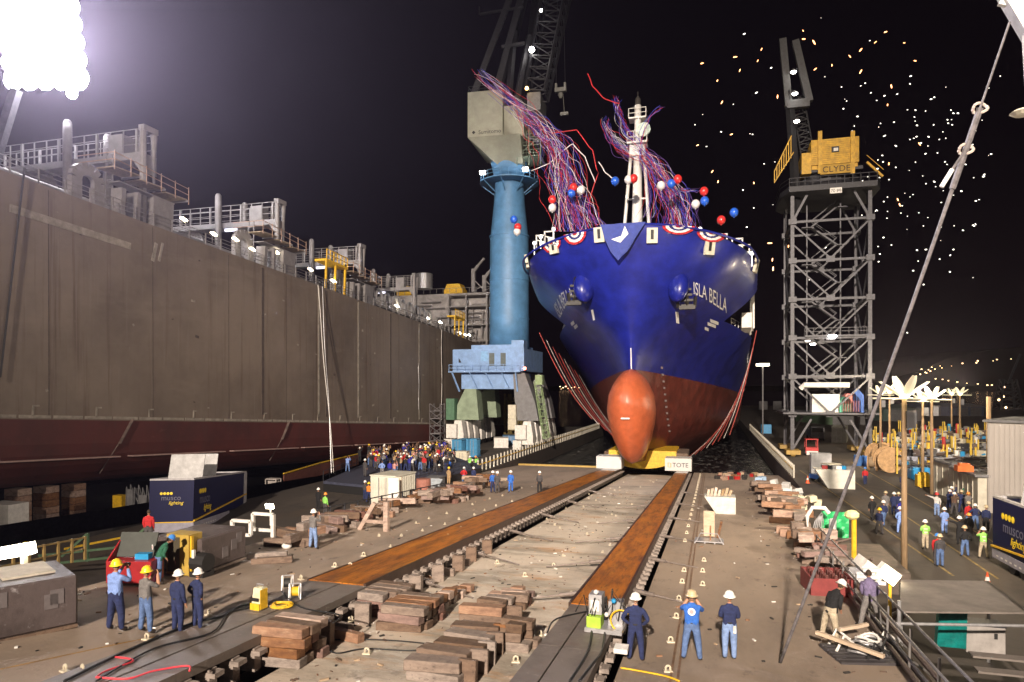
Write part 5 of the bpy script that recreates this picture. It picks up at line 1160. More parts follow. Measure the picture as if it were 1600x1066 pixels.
# ================================================================ slip furniture
rnd = random.Random(4)
CRS = ('bottom', 'second', 'third', 'fourth'); ROW = ('nearest', 'second', 'third', 'rearmost')
def padeye():
    t = MB(); pts = [(-.09, 0, 0), (-.09, 0, .16)]+[(.09*math.cos(R(a)), 0, .16+.09*math.sin(R(a))) for a in (150, 110, 70, 30)]+[(.09, 0, .16), (.09, 0, 0)]
    t.tube([(x*.75, y, z*.75) for x, y, z in pts], .033, 6); t.box((0, 0, .02), (.26, .18, .04)); return t.build('mooring_eye', M('eye_cream', (.62, .55, .42), .6))
_eye = None
def eye(p, rz, label, group, sc=1.):
    global _eye
    if _eye is None: o = _eye = padeye()
    else: o = _eye.copy(); COL.objects.link(o)
    o.location = p; o.rotation_euler = (TILT, 0, rz); o.scale = (sc*.66,)*3; tag(o, label, 'lifting eye', group); return o
for px, py, lb in ((101, 1050, 'left one of the pair at the bottom left corner'), (128, 1050, 'right one of the pair at the bottom left corner'), (229, 1000, 'beside the feet of the man in grey'), (326, 962, 'right of the four foreground men'), (470, 906, 'just above the yellow power box'), (523, 886, 'second above the power box'), (547, 886, 'beside the second above the power box'), (568, 869, 'third along the left way')):
    eye(slip(px, py, .3), rnd.uniform(-.5, .5), f'ring eye on the left apron, {lb}', 'ring eyes on the left apron', 1.3)
for (px, py) in ((592, 838), (610, 855), (627, 838), (660, 830), (650, 818), (670, 811), (695, 820), (698, 803), (717, 812), (741, 805), (738, 789), (757, 798), (765, 780), (775, 791), (700, 838), (785, 775), (800, 784), (815, 763), (720, 826)):
    eye(slip(px, py, .3), rnd.uniform(-1, 1), 'small cream ring eye farther down the left apron', 'far ring eyes on the left apron', .9)
for px, py, lb in ((1100, 877, 'farthest of the row of three'), (1098, 894, 'middle of the row of three'), (1098, 915, 'nearest of the row of three'), (1061, 938, 'beside the rails above the blue shirt'), (1057, 966, 'left of the rails near the blue shirt'), (1048, 1004, 'by the feet of the blue shirt'), (1044, 1050, 'left of the rails at the bottom edge'), (1066, 911, 'left of the rails level with the three'), (1069, 893, 'left of the rails, fifth from the bottom')):
    eye(slip(px, py), rnd.uniform(-.3, .3), f'ring eye on the right apron, {lb}', 'ring eyes on the right apron', 1.25)
for k in range(20): eye(Vector((-1.35, 38+2.9*k, S(38+2.9*k))), 0, 'small yellow ring eye in the long row beside the rails', 'row of ring eyes beside the rails', 1.2)
for px, py, lb in ((548, 971, 'lying by the left timber stack'), (573, 1022, 'near the black cables at the bottom'), (777, 881, 'in the middle of the bed'), (820, 901, 'left of the right way'), (865, 886, 'second left of the right way'), (893, 931, 'close to the right way end'), (806, 1035, 'beside the right timber row'), (843, 993, 'beside the right cover plate')):
    eye(slip(px, py, -.5), rnd.uniform(-1, 1), f'yellow ring eye on the slipway bed, {lb}', 'ring eyes on the slipway bed', 1.35)
for k in range(34):
    y = 34+1.75*k+rnd.random(); x = rnd.choice([-11.0, -9.8, -7, -5.6])+rnd.uniform(-.5, .5); eye(Vector((x, y, S(y)-.5)), rnd.uniform(-1, 1), 'small ring eye on the far slipway bed', 'far ring eyes on the slipway bed', .85)
# tie rods from the ways
strut_m = M('strut_grey', (.24, .20, .18), .55, .3, .4, 4)
k = 0
for Y in (25.5, 32, 39, 47, 56, 66):
    for X0, X1, u0, u1, side in ((XL1+.2, XL1+3.2, -.1, -.42, 'left way onto the bed'), (XR1+.1, XR1+2.3, .1, .04, 'right way onto the right apron'), (XR0-.1, XR0-3.0, -.1, -.42, 'right way onto the bed')):
        mb = MB(); a = Vector((X0, Y, S(Y)+u0)); b = Vector((X1, Y-1.1, S(Y-1.1)+u1)); mb.tube([a, b], .035, 6); mb.tube([a.lerp(b, .0), a.lerp(b, .35)], .085, 6); o = mb.build('tie_rod', strut_m)
        tag(o, f"steel tie rod from the {side}, {['nearest','second','third','fourth','fifth','farthest'][k]} of its row", 'tie rod', f'tie rods from the {side}')
    k += 1
# timbers
_tb = {}
def timber(p, L, W, H, rz, mat, label, group, rx=0., ry=0.):
    key = (round(L, 1), round(W, 1), round(H, 1), mat.name)
    if key not in _tb:
        mb = MB(); mb.box((0, 0, 0), (L, W, H)); mb.v = [tuple(c+rnd.uniform(-.018, .018) for c in v) for v in mb.v]; o = mb.build('timber_block', mat, bevel=.018); _tb[key] = o
    else: o = _tb[key].copy(); COL.objects.link(o)
    o.location = (p[0], p[1], p[2]+H/2); o.rotation_euler = (rx if rx else TILT, ry, rz); tag(o, label, 'timber', group); return o
woods = [wood_b, wood_o, wood_b, wood_r, wood_b]
# keel stacks on the bed: (pixel of front foot, rows along the bed, columns, courses)
def bed_stack(px, py, cols_, courses, L, lab, grp, mats=woods, step=.5, rz=0., H=.26, W=.40, up=-.5):
    p = slip(px, py, up)
    for c in range(cols_):
        for h in range(courses):
            if rnd.random() < .12 and h == courses-1: continue
            y = p.y+c*step; Lh = L*rnd.uniform(.9, 1.1)
            timber((p.x+rnd.uniform(-.12, .12), y, S(y)+up+h*(H+.01)), round(Lh*2)/2, W, H, rz+rnd.uniform(-.13, .13), mats[rnd.randrange(len(mats))] if h < courses-1 else (wood_o if rnd.random() < .35 else wood_b), (lab+(f', {CRS[h]} course' if courses > 1 else '')+(f', {ROW[c]} row' if cols_ > 1 else '')), grp)
bed_stack(440, 1040, 3, 4, 1.3, 'brown baulk in the bottom left stack', 'timbers of the bottom left stack')
bed_stack(395, 1062, 2, 1, 2.0, 'loose grey-brown baulk at the bottom left edge of the bed', 'loose timbers at the bottom left')
bed_stack(630, 985, 4, 3, 1.5, 'baulk in the middle stack', 'timbers of the middle stack')
bed_stack(585, 962, 4, 3, 1.3, 'red-brown baulk left of the middle stack', 'timbers of the left middle stack', mats=[wood_r, wood_b, wood_r])
bed_stack(675, 958, 4, 2, .5, 'dark upright baulk behind the middle stack', 'timbers behind the middle stack', mats=[wood_b])
bed_stack(705, 938, 4, 1, .5, 'small baulk at the right end of the middle row', 'small timbers of the middle row', mats=[wood_b])
for kk_, (px, py, L) in enumerate(((684, 1064, 1.35), (703, 1047, 1.4), (716, 1033, 1.4), (730, 1018, 1.4), (742, 1004, 1.4), (752, 990, 1.35), (755, 972, 1.4))):
    on_ = ('nearest', 'second nearest', 'third', 'fourth', 'fifth', 'sixth', 'farthest')[kk_]
    bed_stack(px, py, 1, 2, L, f'{on_} pale-topped baulk pair in the long row of the bed', 'timbers of the long keel row', mats=[wood_b], H=.28, W=.58)
    bed_stack(px+44, py+3, 1, 1, .5, f'short grey upright block beside the {on_} baulks of the long row', 'short blocks beside the keel row', mats=[wood_b], H=.62, W=.2)
bed_stack(770, 960, 3, 2, .9, 'dark red baulk in the stack behind the long row', 'timbers behind the long row', mats=[wood_r, wood_b])
bed_stack(800, 950, 4, 2, .8, 'dark red baulk in the rightmost stack of the bed', 'timbers of the rightmost stack', mats=[wood_r, wood_b])
bed_stack(806, 1016, 2, 3, .8, 'grey brown baulk beside the right cover plates', 'timbers beside the right cover plates', mats=[wood_b])
timber(slip(560, 925, -.5), 2.6, .35, .3, 1.2, wood_b, 'grey baulk lying slanted behind the middle stack', 'slanted timbers')
timber(slip(470, 985, -.5), 2.0, .3, .25, -.5, wood_b, 'grey baulk lying slanted by the left cover plates', 'slanted timbers')
timber(slip(540, 1000, -.5), 1.2, .3, .3, -.2, wood_o, 'short orange baulk by the black cables', 'slanted timbers')
# uprights beside the way on the bed
for k in range(16):
    y = 17+1.1*k; timber((XL1+.75+rnd.uniform(-.1, .1), y, S(y)-.5), .5, .3, .3+.4*(k % 2), rnd.uniform(-.3, .3), wood_b, 'short upright block on the bed edge under the left way', 'short blocks under the left way')
# left edge of the slip: long timber row towards the crowd
def pile(pts, n, lab, grp, up, mats, sx=(1., 2.4), z=3):
    for i in range(n):
        a = rnd.random()*(len(pts)-1); j = int(a); f = a-j; px = pts[j][0]+(pts[j+1][0]-pts[j][0])*f; py = pts[j][1]+(pts[j+1][1]-pts[j][1])*f
        p = slip(px, py, up); timber((p.x+rnd.uniform(-.5, .5), p.y+rnd.uniform(-.6, .6), p.z+.36*rnd.randrange(z)), round(rnd.uniform(*sx)*2)/2, .4, .36, rnd.choice([0, 1.57, .3, 1.3, -.4]), rnd.choice(mats), lab, grp)
pile([(440, 856), (480, 848)], 8, 'timber in the low pile left of the lone photographer', 'timbers left of the lone photographer', .3, [wood_b, wood_o])
pile([(505, 830), (560, 812)], 26, 'timber in the long pile just right of the lone photographer', 'timbers right of the lone photographer', .3, [wood_b, wood_r, wood_b], z=2)
pile([(570, 812), (655, 782)], 26, 'timber in the long pile in front of the white container', 'timbers in front of the white container', .3, [wood_b, wood_b, wood_o], z=2)
pile([(675, 790), (740, 772)], 34, 'timber in the tumbled pile right of the white container', 'timbers of the tumbled pile', .3, [wood_o, wood_b, wood_r], z=3)
pile([(735, 766), (765, 756)], 24, 'timber in the farthest pile of the left apron', 'timbers of the farthest left pile', .3, [wood_o, wood_b], z=3)
# big angle brace
mb = MB(); mb.beam((0, 0, 0), (.9, 0, 1.5), .22); mb.beam((1.6, 0, 0), (1.6, 0, 1.6), .25); mb.beam((.3, 0, .5), (1.6, 0, .5), .16); o = mb.build('wooden_trestle', wood_o, loc=slip(562, 828, .3)); tag(o, 'orange wooden A-shaped trestle at the end of the timber pile', 'trestle')
# right edge: timber pile, racks
for i in range(64):
    y = 36+rnd.random()*36; u = (y-36)/36; x = 4.9+rnd.uniform(-.9, .6)+u*.6; z = S(y)+.4*rnd.randrange(3)
    timber((x, y, z), round(rnd.uniform(1., 2.2)*2)/2, .7, .4, rnd.choice([0, .1, -.1, 1.5]), rnd.choice([wood_o, wood_b, wood_o]), f"timber block on the right slip edge, {'near' if u < .33 else 'middle' if u < .66 else 'far'} part of the long pile", f"timbers on the right edge, {'near' if u < .33 else 'middle' if u < .66 else 'far'} part")
for i in range(22):
    px = 1255+rnd.random()*50; py = 850+(px-1255)*.55+rnd.random()*25; p = slip(px, py); timber((p.x, p.y, p.z+.25*rnd.randrange(3)), round(rnd.uniform(.8, 1.8)*2)/2, .3, .24, rnd.uniform(-.6, .6), rnd.choice([wood_r, wood_b]), 'dark red-brown timber heaped by the red basket', 'timbers by the red basket')
# red basket with brown bottles-like rollers
t = thing('red_basket', 'dark red steel basket full of upright rollers at the right slip edge', 'basket', slip(1296, 928), .1); t.scale = (.75,)*3
mb = MB(); mb.b2(-1.0, 1.0, -.6, -.52, 0, .9); mb.b2(-1.0, -.92, -.52, 1.6, 0, .9); mb.b2(.92, 1.0, -.52, 1.6, 0, .9); mb.b2(-1, 1, 1.6, 1.68, 0, .9); mb.b2(-.9, .9, -.5, 1.6, .05, .1); mb.build('tray', M('dark_red_steel', (.20, .03, .03), .6), t)
for i in range(4):
    for j in range(5): mb = MB(); mb.lathe([(.14, .1), (.16, .6), (.08, .7), (.08, 1.0)], 8, (-.66+.44*i, -.3+.42*j, 0)); mb.build('roller', M('roller_brown', (.12, .035, .03), .5), t, smooth=True)
# apron bins
t = thing('scrap_bin', 'pale tapered steel bin filled with planks on the far right apron', 'bin', slip(1124, 803)); t.scale = (.8,)*3
mb = MB(); mb.poly([(-1.3, 0, 1.5), (-.3, 0, 0), (1.4, 0, 0), (1.4, 0, 1.5)], (0, 1.9, 0)); mb.build('bin_body', M('bin_paint', (.52, .52, .48), .5, 0, .25, 2), t)
for i in range(7): mb = MB(); mb.beam((-1.0+.3*i, .3+.1*i, 1.3), (-.9+.33*i, 1.6, 1.9+.1*(i % 3)), .22, .08); mb.build('plank', wood_p, t)
t = thing('hand_trolley', 'small steel pallet trolley with an upright cream board on the right apron', 'trolley', slip(1108, 849)); t.scale = (.72,)*3
mb = MB(); mb.b2(-1, 1, -.5, .9, .15, .22); [mb.beam((x, -.5, .1), (x, .9, .1), .09) for x in (-1, -.3, .4, 1)]; mb.tube([(-.9, -.4, .2), (-.6, -.4, .8), (.6, -.4, .8), (.9, -.4, .2)], .04, 6); mb.build('frame', steel, t)
mb = MB(); mb.b2(-.4, .4, 1.0, 1.15, .3, 2.2); mb.build('upright_board', wood_p, t)
mb = MB(); mb.beam((.6, 1, .2), (.9, .7, 1.5), .12); mb.beam((.1, -.1, .2), (.1, .1, 1.3), .1); mb.build('handle', wood_o, t)
# equipment at the way ends
t = thing('power_box', 'yellow and white floor-standing power box with dials on the left cover plates', 'power box', slip(404, 952, .4), -.1); t.scale = (.62,)*3
mb = MB(); mb.poly([(-.26, -.25, 0), (-.26, .35, 0), (-.26, .3, 1.05), (-.26, -.05, 1.05)], (.52, 0, 0)); mb.build('case', M('box_ivory', (.66, .62, .42), .5), t); mb = MB(); mb.b2(-.28, .28, -.285, -.255, .02, .35); mb.b2(.262, .29, -.2, .3, .05, 1.0); mb.build('yellow_panel', yel, t)
mb = MB(); mb.b2(-.2, .2, -.27, -.25, .45, .62); mb.build('dial_panel', blk, t); mb = MB(); mb.tube([(-.2, .1, 1.05), (-.2, .1, 1.2), (.2, .1, 1.2), (.2, .1, 1.05)], .02, 5); mb.build('handle', steel, t)
def reel(p, label, col):
    t = thing('cable_reel', label, 'cable reel', p, .5); t.scale = (.6,)*3
    for x in (-.22, .22): mb = MB(); mb.lathe([(.36, -.02), (.36, .02)], 18, (x, 0, .38), 'X'); mb.build('flange', whitep, t)
    mb = MB(); mb.lathe([(.25, -.2), (.25, .2)], 14, (0, 0, .38), 'X'); mb.build('wound_cable', col, t)
    mb = MB(); mb.beam((-.3, -.3, 0), (-.3, 0, .8), .04); mb.beam((.3, -.3, 0), (.3, 0, .8), .04); mb.beam((-.3, 0, .8), (.3, 0, .8), .04); mb.build('stand', steel, t)
reel(slip(461, 935, .4), 'reel wound with yellow cable at the top of the left cover plates', yel)
reel(slip(441, 925, .4)+Vector((0, .3, 0)), 'reel wound with black cable behind the yellow one', blk)
def coil(p, r, n, mat, label, seed=1, th=.022):
    q = random.Random(seed); mb = MB(); pts = []
    for k in range(n*14): a = k*2*math.pi/14; rr = r*(1+.18*math.sin(k*.37)+q.uniform(-.06, .06)); pts.append((p[0]+rr*math.cos(a), p[1]+rr*.8*math.sin(a), p[2]+.02+.012*(k//14)+.02*math.sin(k)))
    mb.tube(pts, th, 5); return tag(mb.build('cable_coil', mat), label, 'cable')
coil(slip(440, 948, .4), .3, 6, yel, 'tangled coil of yellow cable on the left cover plates', 3)
coil(slip(655, 905, -.5), .5, 3, M('rust_wire', (.25, .13, .06)), 'rusty wire loop on the slipway bed', 5)
def cable(pts, r, mat, label, name='power_cable', cat='cable'):
    P = [Vector(p) for p in pts]; out = []
    for i in range(len(P)-1):
        a, b, c, d = P[max(i-1, 0)], P[i], P[i+1], P[min(i+2, len(P)-1)]
        for q in range(6): f = q/6; out.append(.5*((2*b)+(c-a)*f+(2*a-5*b+4*c-d)*f*f+(3*b-a-3*c+d)*f**3))
    out.append(P[-1]); mb = MB(); mb.tube(out, r, 5); return tag(mb.build(name, mat, smooth=True), label, cat)
def SP(l, up): return [slip(x, y, up)+Vector((0, 0, .02)) for x, y in l]
cable(SP([(100, 1066), (190, 1022), (300, 975), (345, 965), (372, 950), (398, 943)], .41), .035, blk, 'thick black cable along the left edge of the left cover plates')
cable(SP([(150, 1066), (240, 1015), (330, 990), (355, 960), (385, 952), (400, 948)], .41), .025, blk, 'thin black cable crossing the left cover plates')
cable(SP([(440, 925), (470, 950), (530, 962), (520, 975)], .42), .025, blk, 'black cable from the reels over the plate edge')
cable(SP([(500, 1005), (540, 1000), (625, 1003), (700, 1012), (690, 1020)], -.48), .022, blk, 'upper black cable lying on the bed between the timber stacks')
cable(SP([(505, 1008), (525, 1022), (570, 1015), (640, 1018), (690, 1014)], -.48), .022, blk, 'lower black cable lying on the bed between the timber stacks')
cable(SP([(925, 985), (918, 1020), (890, 1066)], .4), .03, blk, 'left black cable on the right cover plates')
cable(SP([(945, 990), (940, 1020), (925, 1040), (905, 1066)], .4), .03, blk, 'right black cable on the right cover plates')
cable(SP([(925, 955), (870, 968), (855, 990)], .4), .025, blk, 'black cable curling across the right cover plates')
cable(SP([(970, 1045), (1000, 1050), (1040, 1058), (1062, 1066)], .02), .025, yel, 'yellow hose at the bottom right of the man with hands on hips', 'hose')
redc = M('red_hose', (.75, .05, .07), .45, var=.1)
cable(SP([(180, 1028), (208, 1034), (165, 1050), (150, 1060)], .41), .024, redc, 'upper bright red hose at the bottom left', 'hose', 'hose')
cable(SP([(150, 1060), (200, 1062), (240, 1050), (292, 1042), (296, 1050)], .41), .024, redc, 'lower bright red hose at the bottom left', 'hose', 'hose')
# control unit at the right way
t = thing('control_unit', 'cluttered hydraulic control unit with gauges and green panel on the right cover plates', 'control unit', slip(944, 985, .4), -.05)
mb = MB(); mb.b2(-.5, .55, -.3, .5, .0, .12); mb.build('base', steel, t); mb = MB(); mb.b2(-.45, -.05, -.25, .2, .12, .42); mb.build('green_case', M('lime_case', (.35, .55, .05), .5), t)
mb = MB(); mb.b2(-.42, -.05, -.1, .35, .45, 1.0); mb.b2(.1, .5, .1, .45, .12, .8); mb.build('steel_case', steel, t); mb = MB(); mb.b2(-.36, -.12, -.12, -.1, .55, .85); mb.build('gauge_panel', whitep, t)
mb = MB()
for i in range(16): x, y = rnd.uniform(-.4, .5), rnd.uniform(-.2, .4); mb.tube([(x, y, .3), (x+rnd.uniform(-.2, .2), y+rnd.uniform(-.1, .1), rnd.uniform(.8, 1.15)), (x+rnd.uniform(-.4, .4), y, .5)], .022, 5)
mb.build('hose_tangle', blk, t)
for x, z in ((.1, .5), (.3, .9), (-.2, 1.1)): mb = MB(); mb.sphere((x, -.15, z), .07, 8); mb.build('gauge', bluec if x > .2 else whitep, t)
mb = MB(); mb.tube([(.5+.3*math.cos(R(a)), -.1, .35+.3*math.sin(R(a))) for a in range(0, 300, 20)], .025, 5); mb.build('yellow_hose', yel, t)
mb = MB(); mb.b2(.25, .6, -.75, -.35, 0, .12); tag(mb.build('paper_box', whitep, loc=slip(950, 1003, .4)), 'small white flat box in front of the control unit', 'box')
# pallet with hose & plank, lower right
t = thing('tool_pallet', 'dark pallet loaded with coiled hoses in front of the bending men', 'pallet', slip(1352, 1028), .25)
mb = MB(); [mb.b2(-.9, .9, -.6+.24*i, -.42+.24*i, .0, .1) for i in range(6)]; mb.build('pallet_board', M('pallet_black', (.05, .045, .05), .6), t)
for i in range(5): mb = MB(); mb.tube([(.1+(.5-.05*i)*math.cos(R(a)), .1+(.38-.04*i)*math.sin(R(a)), .15+.09*i+.06*math.sin(R(a*2))) for a in range(0, 361, 20)], .035, 6); mb.build('hose', [steel, whitep, blk, steel, whitep][i], t)
mb = MB(); mb.beam((-1.1, .5, .5), (.1, -.8, .35), .12, .09); mb.build('plank', wood_p, t); mb = MB(); mb.beam((-.4, .7, .5), (.5, .9, .6), .1, .08); mb.build('plank', wood_p, t)
for i in range(6): mb = MB(); x, y = rnd.uniform(-.8, .6), rnd.uniform(-.5, .8); mb.tube([(x, y, .1), (x+.3, y+.2, .45), (x+.5, y-.2, .3)], .04, 6); mb.build('loose_hose', [whitep, blk][i % 2], t)
# ================================================================ left foreground
wrap = layered('wrapped_pallet', (.10, .08, .08), [((.05, .04, .04), 1.2, .42, .65, (1, 1, 1), .8), ((.38, .36, .38), 2.2, .6, .7, (1, 1, 1), .8)], rough=.35, bump=.4)
for px, py, wd, dp, ht, lb in ((-10, 1000, 2.4, 2.6, 1.45, 'big block of goods wrapped in grey film at the far left foreground'), (310, 898, 2.2, 2.6, 1.35, 'block of goods wrapped in grey film beside the yellow box')):
    if px < 0: c = Vector((-18.6, 14.3, S(14.3)+.3)); 
    else: c = slip(px, py, .3)+Vector((-.9, 1.2, 0))
    t = thing('wrapped_block', lb, 'wrapped goods', c, -.5 if px < 0 else 0.)
    mb = MB(); mb.b2(-wd/2, wd/2, -dp/2, dp/2, .1, ht); mb.build('block', wrap, t, bevel=.05)
    for i in range(7):
        mb = MB(); y = -dp/2+.3+rnd.random()*(dp-.6); z = .3+rnd.random()*(ht-.7)
        if i % 2: mb.b2(wd/2+.003, wd/2+.02, y, y+.32, z, z+.4)
        else: mb.b2(-wd/2+.3+.25*i, -wd/2+.55+.25*i, -dp/2-.02, -dp/2-.003, z, z+.35)
        mb.build('paper_patch', M('patch_grey', (.16, .14, .145), .6), t)
    mb = MB(); mb.b2(-wd/2, wd/2, -dp/2, dp/2, 0, .09); mb.build('pallet', wood_b, t)
    if px < 0:
        mb = MB(); mb.box((-.2, .3, ht+.05), (1.5, 1.2, .06)); mb.build('top_sheet', M('top_sheet', (.55, .5, .42), .7), t)
        mb = MB(); mb.tube([(1.22, -.9, ht-.1), (1.24, -1.0, .7), (1.28, -.9, .1)], .02, 5); mb.build('yellow_tape', yel, t)
t = thing('tool_cabinet', 'open red tool cabinet with raised lid behind the photographing men', 'cabinet', slip(196, 925, .3)+Vector((-.6, 1.0, 0)), .25); t.scale = (.8,)*3
mb = MB(); mb.b2(-1.0, 1.0, -.5, .5, .1, 1.05); mb.build('cabinet_body', M('cabinet_red', (.30, .015, .02), .4), t); mb = MB(); mb.box((-.1, -.25+.6, 1.6), (1.7, .06, 1.1), rx=R(-25)); mb.build('lid', M('lid_dark', (.035, .04, .035), .6), t)
mb = MB(); mb.poly([(-1.0, -.5, 1.05), (-1.0, .5, 1.05), (-.95, .55, 1.9)], (.07, 0, 0)); mb.build('lid_side', M('cabinet_red', (.3, .015, .02)), t); mb = MB(); mb.b2(.1, .7, -.2, .3, 1.06, 1.3); mb.build('blue_crate', bluec, t)
t = thing('yellow_locker', 'yellow and black narrow locker between the red cabinet and the wrapped block', 'locker', slip(252, 912, .3)+Vector((-.3, 1.4, 0)))
mb = MB(); mb.b2(-.5, .5, -.3, .4, 0, 1.5); mb.build('locker_body', M('ochre_locker', (.40, .27, .05), .6), t); mb = MB(); mb.b2(-.45, .1, -.32, -.305, .1, 1.4); mb.build('door', M('locker_dark', (.06, .05, .03)), t)
t = thing('cable_winch', 'black winch with yellow post on the slip edge beside the wrapped block', 'winch', slip(300, 905, .3)+Vector((-.2, .3, 0)))
mb = MB(); mb.lathe([(.35, -.3), (.35, .3)], 14, (.2, .2, .5), 'X'); mb.b2(-.1, .5, -.1, .5, .0, .2); mb.build('drum', blk, t); mb = MB(); mb.beam((-.1, 0, 0), (-.1, 0, 1.5), .12); mb.build('post', yel, t); mb = MB(); mb.b2(-.28, -.17, -.1, .0, .7, 1.0); mb.b2(.0, .1, -.1, 0, .7, 1.0); mb.build('tag', whitep, t)
def worklamp(p, rz, label, sc=1., tiltx=.3):
    t = thing('work_lamp', label, 'lamp', p, rz); mb = MB(); mb.box((0, -.02, 1.25), (.55, .12, .3), rx=tiltx); mb.build('lamp_glass', M('lit_worklamp', (.8, .8, .8), emit=(1, .88, .62), es=16), t)
    mb = MB(); mb.beam((0, .1, 0), (0, .1, 1.1), .08); mb.box((0, .1, 1.2), (.45, .14, .2)); mb.build('stand', whitep, t); t.scale = (sc,)*3; return t
worklamp(slip(402, 840, .3)+Vector((0, 1, .4)), 0, 'small lit work lamp on a post above the white pipe frame', .8)
t = thing('tube_lamp', 'bright rectangular lamp on a post at the far left edge', 'lamp', onz(30, 905, 1.6)+Vector((0, -1, 0)))
zl_ = atd(24, 861, 21.5); mb = MB(); mb.box(zl_-t.location, (1.15, .25, .36), rz=-.12, mat=Euler((0, R(-10), YAW)).to_matrix()); mb.build('lamp_glass', M('lit_tube', (.8, .8, .8), emit=(1, .9, .7), es=14), t)
mb = MB(); mb.beam(zl_-t.location+Vector((.1, .2, -.2)), zl_-t.location+Vector((.1, .2, -2.4)), .14); mb.build('post', creamp, t)
t = thing('pipe_hoops', 'white square-section frame standing on the timber by the wrapped block', 'frame', slip(385, 862, .3)+Vector((-.6, 1.2, 0)), .0); t.scale = (.85, .85, .8)
def rectf(mb, x0, x1, z0, z1, y, w_): mb.beam((x0, y, z0), (x0, y, z1), w_); mb.beam((x1, y, z0), (x1, y, z1), w_); mb.beam((x0, y, z0), (x1, y, z0), w_); mb.beam((x0, y, z1), (x1, y, z1), w_)
mb = MB(); rectf(mb, -1.3, -.1, .55, 1.35, 0, .17); mb.beam((-1.3, 0, 0), (-1.3, 0, .6), .16); mb.build('front_hoop', whitep, t); mb = MB(); rectf(mb, -.55, .75, .7, 1.65, .8, .17); mb.beam((.75, .8, 0), (.75, .8, 1.65), .19); mb.build('rear_hoop', whitep, t)
for px, py in ((418, 872), (425, 880)): timber(slip(px, py, .3), 1.6, .35, .25, .5, wood_b, 'grey plank at the foot of the white frame', 'planks at the white frame')
tag(MB().sphere((0, 0, .12), .22, 12, (1.1, 1, .7)).build('hard_hat_lying', whitep, loc=slip(448, 857, .3), smooth=True), 'white hard hat lying on the left apron', 'hard hat')
# rails along the left slip edge
def edge_fence(pts, label, n, up, h=1.0, mat=None, name='edge_fence', pick=None, cat='fence'):
    t = thing(name, label, cat, pts[0]); base = Vector(pts[0]); P = [Vector(p)-base for p in pts]; m_ = mat or steel
    tot = len(P)-1; mb = MB()
    for z in (h, h*.5): 
        for a, b in zip(P, P[1:]): mb.beam(a+Vector((0, 0, z)), b+Vector((0, 0, z)), .06)
    mb.build('rail', pick or m_, t)
    for k in range(n+1):
        u = k/n*tot; j = min(int(u), tot-1); p = P[j].lerp(P[j+1], u-j); q = MB(); q.beam(p, p+Vector((0, 0, h*1.05)), .09); q.build('post', m_, t)
    return t
edge_fence([slip(0, 925, .3)+Vector((-1.5, 1, 0)), slip(160, 890, .3)+Vector((-2, 1, 0))], 'rusty low fence behind the wrapped block at left', 6, .3, .9, M('old_yellow', (.30, .20, .07), .6))
edge_fence([Vector((-20.9, 33, S(33)+.3)), Vector((-20.9, 52, S(52)+.3))], 'dark pipe fence on the slip edge behind the timber piles', 12, .3, 1.0, darklat)
# barriers along the quay edges, cream posts with yellow rail
qy = M('quay_post', (.50, .47, .40), .6)
def quay(pts, label, n):
    t = thing('quay_railing', label, 'railing', pts[0]); base = Vector(pts[0]); tot = len(pts)-1; P = [Vector(p)-base for p in pts]; mb = MB()
    for a, b in zip(P, P[1:]): mb.beam(a+Vector((0, 0, .9)), b+Vector((0, 0, .9)), .12)
    mb.build('yellow_rail', yel, t)
    for k in range(n+1):
        u = k/n*tot; j = min(int(u), tot-1); p = P[j].lerp(P[j+1], u-j); q = MB(); q.beam(p, p+Vector((0, 0, 1.5)), .16); q.build('post', qy, t)
quay([(-27.2, 77, 0), (-27.2, 172, 0)], 'cream post railing with yellow rail along the left quay edge', 60)
quay([(9.1, 84, 0), (9.1, 176, 0)], 'cream post railing along the right quay edge', 60)
mb = MB(); mb.b2(-26.9, -14.5, 95.6, 96.2, S(96)+.3, S(96)+.55); tag(mb.build('kerb_beam', M('kerb_yellow', (.45, .30, .08), .7)), 'yellow kerb beam across the foot of the left apron', 'kerb')
# construction clutter on the far foot of the right apron
for i in range(26):
    p = slip(1120+rnd.random()*75, 742+rnd.random()*10); mb = MB(); mb.box((0, 0, .2), (rnd.uniform(.3, .9), .3, .4), rz=rnd.random()); o = mb.build('dunnage_block', rnd.choice([redp, wood_p, wood_o, dark_m]), loc=p); tag(o, 'small block lying at the foot of the right apron', 'block', 'blocks at the foot of the right apron')
for i, (px, py, c, lb) in enumerate(((1196, 768, 'pale blue', 'pale blue folded sheet leaning at the far right slip edge'), (1222, 775, 'white', 'white bundled sheet on the far right slip edge'), (1235, 787, 'white', 'grey white machine on the far right slip edge'), (1262, 800, 'cream', 'cream sacks on the right slip edge'))):
    p = slip(px, py, .1); mb = MB(); r2 = random.Random(i)
    for k in range(7): mb.box((r2.uniform(-.7, .7), r2.uniform(-.5, .5), .3+.25*k*r2.random()), (.7, .5, .45), rz=r2.random()*3, rx=r2.uniform(-.4, .4))
    tag(mb.build('bundle', M('bundle_'+c.replace(' ', '_'), {'pale blue': (.32, .45, .62), 'white': (.55, .55, .55), 'cream': (.6, .55, .4)}[c], .6), loc=p, bevel=.03), lb, 'bundle')
t = thing('gas_rack', 'white curved rack of grey hoses beside the green net on the right slip edge', 'rack', slip(1262, 838, .2)+Vector((.6, 0, 0))); t.scale = (.7,)*3
mb = MB(); mb.tube([(-.8, 0, 0), (-.9, 0, 1.6), (-.5, 0, 2.3), (.4, 0, 2.3), (.7, 0, 1.9)], .16, 8); mb.build('frame', whitep, t); mb = MB(); [mb.tube([(-.5+.15*i, .1, .3), (-.3+.12*i, .1, 1.2), (.2, .1, 1.9)], .05, 5) for i in range(6)]; mb.build('hose', steel, t)
